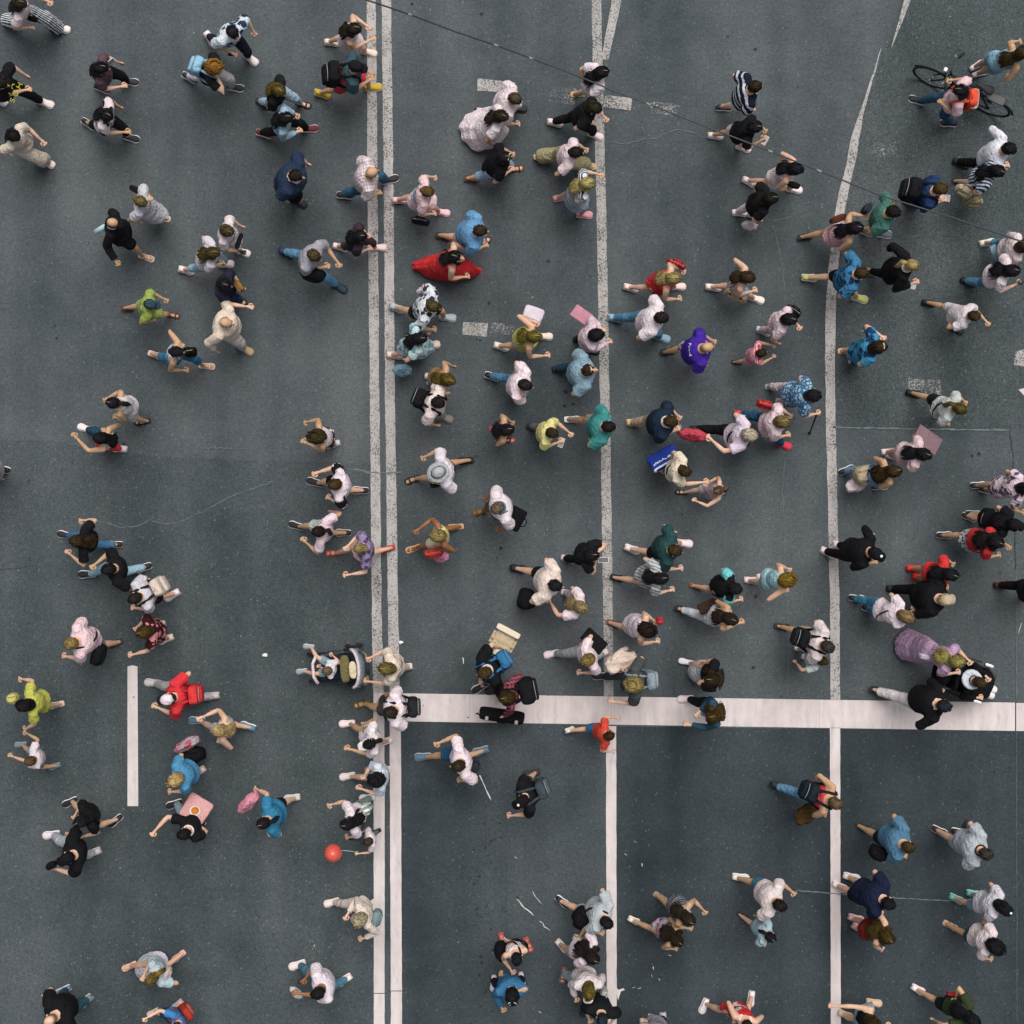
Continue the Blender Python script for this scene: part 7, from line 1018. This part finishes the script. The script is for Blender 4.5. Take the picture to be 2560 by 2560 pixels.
# ------------------------------------------------------------------ things carried, hung or held
def handle_arc(c, l, hgt, t, m): 
    mb = MB(); mb.tube([(c[0] + l * q, c[1], c[2] + hgt * z) for q, z in ((-1, 0), (-.85, .6), (-.4, 1), (.4, 1), (.85, .6), (1, 0))], t, 6); return mb
def build_item(d):
    x, y, z = d['p']; l, w, hh = d['sz']; k = d['k']; m = fabric(d['c']); loc = (x, y, z); rz = R(d['y']); mb = MB(); ex = d.get('x', '')
    nm = {'bag': 'bag', 'pouch': 'small_bag', 'soft': 'soft_bag', 'plastic': 'carrier_bag', 'tote': 'tote_bag', 'box': 'flat_case', 'phone': 'phone', 'cup': 'paper_cup', 'bottle': 'bottle', 'cloth': 'cloth', 'case': 'instrument_case', 'balloon': 'balloon'}[k]
    if k == 'box' and hh > .2 and w > .2: nm = 'cardboard_box'
    if k == 'bag':
        mb.rbox((0, 0, 0), l, w, hh, .25, .82, .6, lump=.03); o = obj(nm, mb, m, loc=loc, rz=rz)
        for sy in (-1, 1): obj('handle', handle_arc((0, sy * w * .22, hh * .46), l * .24, hh * .55, .009, m), m, o)
        mb = MB(); mb.tube([(-l * .36, 0, hh * .5), (0, 0, hh * .515), (l * .36, 0, hh * .5)], .006, 6); obj('zip', mb, plain('9a9488', .4), o)
        mb = MB(); mb.rbox((0, -w * .46, -hh * .1), l * .6, w * .16, hh * .5, .35); obj('pocket', mb, m, o)
        if ex: 
            mb = MB(); mb.rbox((l * .2, 0, 0), .03, w * 1.04, hh * .98, .2, .95, .65); obj('strap', mb, fabric('1a191c'), o); mb = MB(); mb.rbox((-l * .25, 0, 0), .03, w * 1.04, hh * .98, .2, .95, .65); obj('strap', mb, fabric('1a191c'), o)
    elif k == 'pouch':
        mb.rbox((0, 0, 0), l, w, hh, .4, .9, .9, p=3, lump=.02); o = obj(nm, mb, m, loc=loc, rz=rz)
        mb = MB(); mb.rbox((0, -w * .1, hh * .28), l * .98, w * 1.05, hh * .5, .35, p=3.2); obj('flap', mb, m, o)
        mb = MB(); mb.tube([(l * .45 * q, 0, hh * (.45 + z)) for q, z in ((-1, 0), (-.9, .35), (0, .55), (.9, .35), (1, 0))], .007, 6); obj('strap', mb, m, o)
    elif k == 'soft':
        mb.rbox((0, 0, 0), l, w, hh, .5, .8, .8, n=22, p=2.6, lump=.07)
        mm = fabric(d['c'], 'vstripe', 'd8dcd8', .07) if ex == 'stripe' else m
        o = obj(nm, mb, mm, loc=loc, rz=rz)
        mb = MB(); mb.rbox((0, -w * .44, -hh * .05), l * .55, w * .2, hh * .45, .4, p=3); obj('pocket', mb, mm, o)
        for sy in (-1, 1): mb = MB(); mb.tube([(l * .3 * q, sy * w * .25, hh * (.40 + zz)) for q, zz in ((-1, 0), (-.8, .2), (0, .3), (.8, .2), (1, 0))], .01, 6, flat=.6); obj('strap', mb, mm, o)
    elif k == 'plastic':
        n = 20; rs = []
        for q, sc in ((-1, .6), (-.85, .95), (-.4, 1.05), (.1, .95), (.5, .7), (.8, .42), (1, .34)):
            rs.append([(l / 2 * sc * math.cos(a) * (1 + .1 * math.sin(5 * a + q * 4) + .06 * math.sin(9 * a)), w / 2 * sc * math.sin(a) * (1 + .12 * math.sin(7 * a + q * 2)), q * hh / 2 + .012 * math.sin(6 * a)) for a in [6.2832 * i / n for i in range(n)]])
        mb.loft(rs); o = obj(nm, mb, fabric(d['c'], 'blot', 'c8506a', .09) if 'print' in d['l'] else m, loc=loc, rz=rz)
        for sx_ in (-1, 1): obj('handle', handle_arc((sx_ * l * .08, 0, hh * .46), l * .1, .1, .008, m), m, o)
    elif k == 'tote':
        mb.rbox((0, 0, 0), l, w, hh, .15, .95, .8, lump=.03, p=5); o = obj(nm, mb, m, loc=loc, rz=rz)
        for sy in (-1, 1): obj('handle', handle_arc((0, sy * w * .3, hh * .47), l * .2, hh * .45, .009, m), m, o)
        if ex.startswith('text'):
            for x0, x1 in ((-.40, .05), (.10, .40)):      # two words of pale script, too small to read
                mb = MB(); mb.tube([(l * (x0 + (x1 - x0) * i / 24), sy_ * w * .53, hh * (.16 + .07 * math.sin(i * 1.9) + .03 * math.sin(i * .9))) for sy_ in (1,) for i in range(25)], .008, 6); obj('lettering', mb, plain('dfe4ea', .7, name='print'), o)
            mb = MB(); mb.rbox((0, 0, hh * .44), l * .96, w * .9, .03, .2, p=5); obj('rim', mb, fabric('d8dce4'), o)
        if ex == 'emblem':
            for sy in (-1, 1):
                mb = MB(); mb.tube([(0, sy * w * .50, .04), (0, sy * w * .54, .04)], .085, 18); e = obj('emblem', mb, plain('e2d6cc', .8, name='print'), o); mb = MB(); mb.tube([(0, sy * w * .53, .04), (0, sy * w * .57, .04)], .06, 18); obj('emblem_centre', mb, plain('c0701c', .8, name='print'), e)
    elif k == 'box':
        bm = bmesh.new(); bmesh.ops.create_cube(bm, size=1); bmesh.ops.scale(bm, vec=(l, w, hh), verts=bm.verts); bmesh.ops.bevel(bm, geom=bm.edges[:], offset=min(l, w, hh) * .18, segments=2, affect='EDGES'); me = bpy.data.meshes.new(nm); bm.to_mesh(me); bm.free(); me.materials.append(m); o = link(nm, me, loc=loc, rz=rz)
        if hh < .02:
            mb = MB(); mb.face(mb.ring([(-l * .45, -w * .43, hh / 2 + .001), (l * .45, -w * .43, hh / 2 + .001), (l * .45, w * .43, hh / 2 + .001), (-l * .45, w * .43, hh / 2 + .001)])); obj('screen', mb, plain('1a1c20', .12, name='glass'), o)
        elif nm == 'cardboard_box':
            for sy, an in ((1, .5), (-1, -.2)):
                mb = MB(); f0 = sy * w * .5; mb.rbox((0, f0 + sy * w * .12, hh * .5 + abs(an) * w * .1), l * .98, w * .3, .012, .1, p=8); obj('flap', mb, plain('cdc0a8', .9, name='cardboard'), o)
            mb = MB(); mb.rbox((0, 0, hh * .503), l * 1.01, .05, .006, .1, p=8); obj('tape', mb, plain('a08a60', .4, name='tape'), o)
        else:
            mb = MB(); mb.rbox((0, -w * .42, hh * .1), l * .9, w * .3, hh * .55, .2, p=6); obj('flap', mb, m, o)
            if 'satchel' in d['l']: mb = MB(); mb.tube([(-l * .45, -w * .52, 0), (l * .45, -w * .52, 0)], .008, 6); obj('trim', mb, plain('b8bcc0', .5), o); obj('handle', handle_arc((0, 0, hh * .48), l * .2, .1, .01, m), m, o)
    elif k == 'phone':
        bm = bmesh.new(); bmesh.ops.create_cube(bm, size=1); bmesh.ops.scale(bm, vec=(l, w, hh), verts=bm.verts); bmesh.ops.bevel(bm, geom=bm.edges[:], offset=.004, segments=2, affect='EDGES'); me = bpy.data.meshes.new(nm); bm.to_mesh(me); bm.free(); me.materials.append(plain(d['c'], .4, name='phone_case')); o = link(nm, me, loc=loc, rz=rz)
        mb = MB(); q = hh / 2 + .0008; mb.face(mb.ring([(-l * .46, -w * .43, q), (l * .46, -w * .43, q), (l * .46, w * .43, q), (-l * .46, w * .43, q)])); obj('screen', mb, plain('20242a' if d['c'] < '8' else '5a5a60', .15, name='glass'), o, smooth=False)
        mb = MB(); mb.rbox((-l * .34, w * .22, -q), .02, .02, .004, .2); obj('lens', mb, plain('111114', .2), o)
    elif k == 'cup':
        mb.ell([((0, 0, zz), (rr_, 0, 0), (0, rr_, 0)) for zz, rr_ in ((-hh / 2, l * .34), (hh / 2, l * .5))], 18); o = obj(nm, mb, m, loc=loc)
        mb = MB(); mb.ell([((0, 0, zz), (rr_, 0, 0), (0, rr_, 0)) for zz, rr_ in ((hh / 2 - .006, l * .53), (hh / 2 + .006, l * .53), (hh / 2 + .012, l * .46))], 18); obj('lid', mb, plain('1a1a1c', .4), o)
    elif k == 'bottle':
        mb.tube([(-hh / 2, 0, -.05), (-hh / 2 + .01, 0, -.05), (hh * .2, 0, .02), (hh * .34, 0, .04), (hh * .4, 0, .05)], [.02, .042, .042, .018, .015], 16); o = obj(nm, mb, plain(d['c'], .25, name='plastic'), loc=loc, rz=rz)
        mb = MB(); mb.tube([(hh * .4, 0, .05), (hh * .48, 0, .062)], .019, 12); obj('cap', mb, plain('e0e4e4', .5), o)
    elif k == 'cloth':
        n = 24; rs = []
        for q in range(9):
            t = q / 8; sc = .35 + .65 * math.sin(math.pi * min(.98, t + .1)) ** .7
            rs.append([((t - .5) * l, w / 2 * sc * math.cos(a) * (1 + .22 * math.sin(3 * a + t * 9)), hh / 2 * sc * math.sin(a) * (1 + .25 * math.sin(4 * a - t * 7)) - .06 * t) for a in [6.2832 * i / n for i in range(n)]])
        mb.loft(rs); o = obj(nm, mb, m, loc=loc, rz=rz)
        mb = MB(); mb.tube([(-l * .3, w * .2, hh * .2), (-l * .1, w * .42, hh * .1), (l * .15, w * .5, -.05), (l * .34, w * .46, -.12)], [.05, .055, .05, .045], 10); obj('sleeve', mb, m, o)
    elif k == 'case':
        mb.rbox((0, 0, 0), l, w, hh, .2, .98, .9, p=6); o = obj(nm, mb, m, loc=loc, rz=rz)
        for sx_ in (-.32, .33): mb = MB(); mb.rbox((sx_ * l, 0, hh * .49), .05, w * .62, .016, .2, p=6); obj('pale_clasp', mb, plain('b8bcbc', .4, name='metal'), o)
        mb = MB(); mb.tube([(q * l, 0, hh * .5 + zz) for q, zz in ((-.1, 0), (-.08, .05), (.08, .05), (.1, 0))], .011, 6); obj('handle', mb, m, o)
        mb = MB(); mb.tube([(-l * .5, 0, .05), (-l * .54, .01, .03), (-l * .58, .0, .05)], [.012, .016, .006], 6); obj('tab', mb, m, o)
    elif k == 'balloon':
        n = 22; rs = []
        for i in range(13):
            t = i / 12; a0 = math.pi * t; rr_ = math.sin(a0) * (1 - .12 * math.cos(a0) * -1); zz = -math.cos(a0) * hh / 2; rs.append([(l / 2 * rr_ * math.cos(a) + 1e-4, w / 2 * rr_ * math.sin(a), zz) for a in [6.2832 * j / n for j in range(n)]])
        mb.loft(rs); o = obj(nm, mb, plain(d['c'], .28, name='latex', var=.05), loc=loc, rz=rz)
        mb = MB(); mb.tube([(.01, 0, -hh * .49), (.02, 0, -hh * .52), (.03, 0, -hh * .56)], [.01, .006, .02], 10); obj('knot', mb, plain(d['c'], .3, name='latex'), o)
        kid = next(b for b, p in zip(BUILT, PEOPLE) if 'balloon' in p['l']); mw = Matrix.Translation((kid['org'][0], kid['org'][1], 0)) @ Matrix.Rotation(kid['fa'], 4, 'Z')
        h0 = min((mw @ Vector(a[2]) for a in kid['arms']), key=lambda v: (v - Vector(loc)).length) - Vector(loc); e = Vector((.03, 0, -hh * .56))
        mb = MB(); mb.tube([tuple(e.lerp(h0, t) + Vector((0, 0, -.10 * math.sin(math.pi * t)))) for t in [i / 8 for i in range(9)]], .006, 6); obj('string', mb, plain('9ab8c8', .6), o)
    for key, an in (('blue shopping bag', 58), ('pink tote', 58), ('pink folder', 62), ('mauve', 58), ('black flat case', 64), ('clutch', 55), ('satchel', 50), ('lilac-white', 50), ('instrument case', 40)):
        if key in d['l']: o.rotation_euler = (R(an), 0, rz)      # carried at a slant, broad side up
    return tag(o, d['l'], d['cat'])
for d in ITEMS: build_item(d)
# ------------------------------------------------------------------ bicycle
def wheel(parent, c, ax, r, t=.017, spokes=20, hub=.02, tyre='17181b', tw=1.):
    wo = MB(); wo.torus(c, ax, r, t, 36, 8); w_ = obj('wheel', wo, plain(tyre, .8, name='rubber'), parent); c = np.array(c, float); ax = nrm(np.array(ax, float))
    mb = MB(); mb.torus(c, ax, r - t * 1.2, t * .55, 32, 6); obj('rim', mb, plain('3a3c40', .4, .6, name='alloy'), w_)
    u = nrm(np.cross(ax, V(0, 0, 1))); v = np.cross(ax, u); mb = MB()
    for i in range(spokes):
        a = 6.2832 * i / spokes; dd = u * math.cos(a) + v * math.sin(a); mb.tube([c + ax * hub * (1 if i % 2 else -1), c + dd * (r - t)], .0022 if spokes > 12 else .008, 4)
    mb.tube([c - ax * hub * 2, c + ax * hub * 2], .016, 8); obj('spokes', mb, plain('6a6e72', .4, .7, name='steel'), w_); return w_
fx, fy = g2(2331.8, 194.5, .35); rx, ry = g2(2475, 265, .35)
bo = link('bicycle', None, loc=((fx + rx) / 2, (fy + ry) / 2, 0), rz=math.atan2(fy - ry, fx - rx)); tag(bo, 'black bicycle wheeled along by the person in pink T-shirt', 'bicycle')
WB = math.hypot(fx - rx, fy - ry); fw = V(WB / 2, 0, .345); rw = V(-WB / 2, 0, .345); BKM = plain('191b1e', .45, name='frame_paint')
def tubes(name, segs, r, m=BKM, parent=bo):
    mb = MB()
    for s in segs: mb.tube(s, r, 8)
    return obj(name, mb, m, parent)
wheel(bo, fw, (0, 1, 0), .33); wheel(bo, rw, (0, 1, 0), .33)
bb = V(-.08, 0, .30); seat = V(-.22, 0, .86); hd_ = V(.33, 0, .86); hl = V(.37, 0, .68)
tubes('frame', [[bb, seat], [bb, hl], [hd_, hl], [seat * .86 + bb * .14, hd_ - V(0, 0, .04)], [bb + V(0, .05, 0), rw + V(0, .055, 0)], [bb - V(0, .05, 0), rw - V(0, .055, 0)], [seat * .8 + bb * .2, rw + V(0, .055, 0)], [seat * .8 + bb * .2, rw - V(0, .055, 0)]], .017)
tubes('fork', [[hl, hl + V(.01, .055, -.05), fw + V(0, .055, 0)], [hl, hl + V(.01, -.055, -.05), fw - V(0, .055, 0)]], .013)
hb = tubes('handlebar', [[hd_, hd_ + V(.05, 0, .12)], [hd_ + V(0, .31, .14), hd_ + V(.06, .2, .13), hd_ + V(.07, 0, .12), hd_ + V(.06, -.2, .13), hd_ + V(0, -.31, .14)]], .013)
tubes('grip', [[hd_ + V(-.02, .33, .14), hd_ + V(.03, .22, .135)]], .019, plain('111114', .9), hb); tubes('grip', [[hd_ + V(-.02, -.33, .14), hd_ + V(.03, -.22, .135)]], .019, plain('111114', .9), hb)
tubes('brake_lever', [[hd_ + V(.06, .2, .13), hd_ + V(.1, .28, .11)]], .007, plain('9a9ea2', .3, .8), hb); tubes('brake_lever', [[hd_ + V(.06, -.2, .13), hd_ + V(.1, -.28, .11)]], .007, plain('9a9ea2', .3, .8), hb)
mb = MB(); mb.ell([(seat + V(x, 0, .09 + z), V(0, y, 0), V(0, 0, t)) for x, y, t, z in ((-.15, .03, .012, .01), (-.13, .075, .03, .01), (-.04, .07, .03, 0), (.06, .03, .024, 0), (.13, .02, .02, 0), (.15, .008, .008, 0))], 12); obj('saddle', mb, plain('16161a', .7), bo)
tubes('seat_post', [[seat, seat + V(-.01, 0, .1)]], .014, plain('8a8e92', .3, .8))
mb = MB(); mb.torus(bb + V(0, -.06, 0), (0, 1, 0), .09, .008, 24, 6); obj('chainring', mb, plain('55585c', .4, .8), bo)
for q in (1, -1):
    ck = tubes('crank', [[bb + V(0, q * .07, 0), bb + V(q * .12, q * .09, -.11 * q)]], .011, plain('8a8e92', .35, .8)); mb = MB(); mb.rbox(bb + V(q * .12, q * .14, -.11 * q), .1, .09, .025, .2); obj('pedal', mb, plain('1a1a1c', .7), ck)
mb = MB(); mb.tube([fw + V(math.cos(a) * .375, 0, math.sin(a) * .375) for a in [R(20 + 14 * i) for i in range(11)]], .022, 6, flat=.4); obj('mudguard', mb, BKM, bo)
mb = MB(); mb.tube([rw + V(math.cos(a) * .375, 0, math.sin(a) * .375) for a in [R(30 + 14 * i) for i in range(11)]], .022, 6, flat=.4); obj('mudguard', mb, BKM, bo)
mb = MB(); mb.rbox(rw + V(.04, 0, .42), .34, .14, .02, .2, p=6); obj('rear_rack', mb, BKM, bo); mb = MB(); mb.rbox(hd_ + V(.12, 0, .05), .06, .07, .06, .4); obj('front_light', mb, plain('c8ccd0', .2), bo)
# ------------------------------------------------------------------ stroller
sxp, syp = g2(858, 1668, .5); st = link('stroller', None, loc=(sxp, syp, 0), rz=R(184)); tag(st, 'dark stroller with olive seat pad being pushed left', 'stroller')
DK = plain('20262e', .6, name='stroller_frame'); GF = fabric('6d7378'); NVF = fabric('1c2836')
for sd in (1, -1): wheel(st, (-.16, sd * .31, .15), (0, 1, 0), .13, .02, 6, .02); wheel(st, (.52, sd * .22, .10), (0, 1, 0), .08, .018, 6, .02)
tubes('chassis', [[(-.16, .3, .15), (-.02, .27, .42), (-.36, .26, 1.0)], [(-.16, -.3, .15), (-.02, -.27, .42), (-.36, -.26, 1.0)], [(-.02, .27, .42), (.52, .2, .14)], [(-.02, -.27, .42), (.52, -.2, .14)], [(-.16, -.3, .15), (-.16, .3, .15)]], .015, DK, st)
hn = tubes('handle', [[(-.36, .26, 1.0), (-.42, .22, 1.03), (-.44, 0, 1.04), (-.42, -.22, 1.03), (-.36, -.26, 1.0)]], .018, plain('6a6040', .6), st); tubes('grip', [[(-.44, -.1, 1.04), (-.44, .1, 1.04)]], .024, plain('17181b', .8), hn)
mb = MB(); mb.rbox((.12, 0, .46), .42, .4, .07, .4); obj('seat', mb, NVF, st)
mb = MB(); mb.rbox((-.14, 0, .66), .06, .4, .5, .4, X=nrm(V(1, 0, .45)), Z=nrm(V(-.45, 0, 1))); bk_ = obj('backrest', mb, NVF, st)
mb = MB(); mb.rbox((-.06, 0, .80), .15, .42, .05, .5, p=3.2); obj('seat_pad', mb, fabric('6b6238'), st)
mb = MB(); mb.rbox((-.19, .02, .88), .12, .27, .06, .5, p=2.6); obj('head_cushion', mb, fabric('cbbd98'), st)
for q, (rx_, col_) in enumerate(((.0, 'c8bcbc'), (-.035, '6d7882'), (-.07, '59656e'), (-.105, '39444c'))):
    mb = MB(); mb.tube([(-.17 + rx_ + .0 - .12 * math.sin(a), .30 * math.cos(a), .84 + .12 * math.sin(a) - q * .015) for a in [R(18 * i) for i in range(11)]], .026, 8); obj('canopy_fold', mb, fabric(col_), st)
mb = MB(); mb.tube([(.40, .22, .62), (.46, .1, .64), (.46, -.1, .64), (.40, -.22, .62)], .026, 8); obj('bumper_bar', mb, fabric('ddc6ca'), st)
mb = MB(); mb.rbox((.46, 0, .24), .16, .34, .03, .3); obj('footrest', mb, plain('24282c', .7), st)
mb = MB(); mb.rbox((-.02, 0, .22), .36, .4, .14, .4, .95, .95); obj('basket', mb, fabric('1d2024'), st)
# ------------------------------------------------------------------ wheelchair
wxp, wyp = g2(2448, 1706, .9); wc = link('wheelchair', None, loc=(wxp - .1, wyp + .03, 0), rz=R(-18)); tag(wc, 'black wheelchair pushed by the person in long lilac-pink dress', 'wheelchair')
BF = fabric('131316'); BM_ = plain('16171a', .5, name='chair_frame')
for sd in (1, -1): wheel(wc, (-.08, sd * .31, .30), (0, 1, 0), .285, .016, 16, .02); wheel(wc, (.36, sd * .25, .09), (0, 1, 0), .075, .016, 6, .02)
tubes('frame', [[(.3, s * .24, .1), (.3, s * .24, .5), (-.22, s * .24, .5), (-.26, s * .24, .92), (-.42, s * .24, .95)] for s in (1, -1)] + [[(.3, s * .24, .5), (.46, s * .2, .22)] for s in (1, -1)], .014, BM_, wc)
mb = MB(); mb.rbox((.04, 0, .50), .5, .46, .06, .3); obj('seat', mb, BF, wc); mb = MB(); mb.rbox((-.25, 0, .78), .07, .48, .5, .3); obj('backrest', mb, BF, wc)
for sd in (1, -1):
    mb = MB(); mb.rbox((.06, sd * .27, .72), .36, .07, .05, .35); obj('armrest', mb, plain('131316', .5), wc); mb = MB(); mb.rbox((.48, sd * .13, .18), .16, .16, .02, .2, p=6); obj('footplate', mb, plain('1a1b1e', .5), wc)
    tubes('grip', [[(-.38, sd * .24, .95), (-.5, sd * .24, .96)]], .02, plain('101012', .8), wc)
    mb = MB(); mb.rbox((.22, sd * .30, .76), .14, .05, .03, .3); obj('pale_clip', mb, plain('c0c4c8', .3, .5), wc)
mb = MB(); mb.rbox((-.42, 0, .7), .28, .46, .36, .5, .8, .9, p=3, lump=.05); obj('rear_bag', mb, BF, wc)
mb = MB(); mb.rbox((.16, 0, .66), .5, .48, .2, .6, .9, .9, p=2.6, lump=.05); obj('lap_blanket', mb, BF, wc)
# ------------------------------------------------------------------ cane
ow = next(b for b, p in zip(BUILT, PEOPLE) if 'cane' in p['l']); mw = Matrix.Translation((ow['org'][0], ow['org'][1], 0)) @ Matrix.Rotation(ow['fa'], 4, 'Z')
hp = min((mw @ Vector(a[2]) for a in ow['arms']), key=lambda v: v.y); foot = g2(1536 + 1842 * .26501, 1024 + 222 * .26501, 0.02)
cn = link('walking_cane', None, loc=(foot[0], foot[1], 0)); tag(cn, 'black walking cane touching the asphalt beside the blue flecked blouse', 'cane')
tp_ = V(hp.x - foot[0] + .04, hp.y - foot[1], max(.72, hp.z - .04)); mb = MB(); mb.tube([(0, 0, .02), tuple(tp_)], .014, 10); obj('shaft', mb, plain('17181a', .4), cn)
mb = MB(); mb.tube([tuple(tp_ + V(-.06, 0, .005)), tuple(tp_ + V(0, 0, .02)), tuple(tp_ + V(.06, 0, .0))], .016, 8); obj('handle', mb, plain('3a2a1c', .5), cn); mb = MB(); mb.tube([(0, 0, 0), (0, 0, .05)], [.024, .018], 10); obj('ferrule', mb, plain('101012', .9), cn)
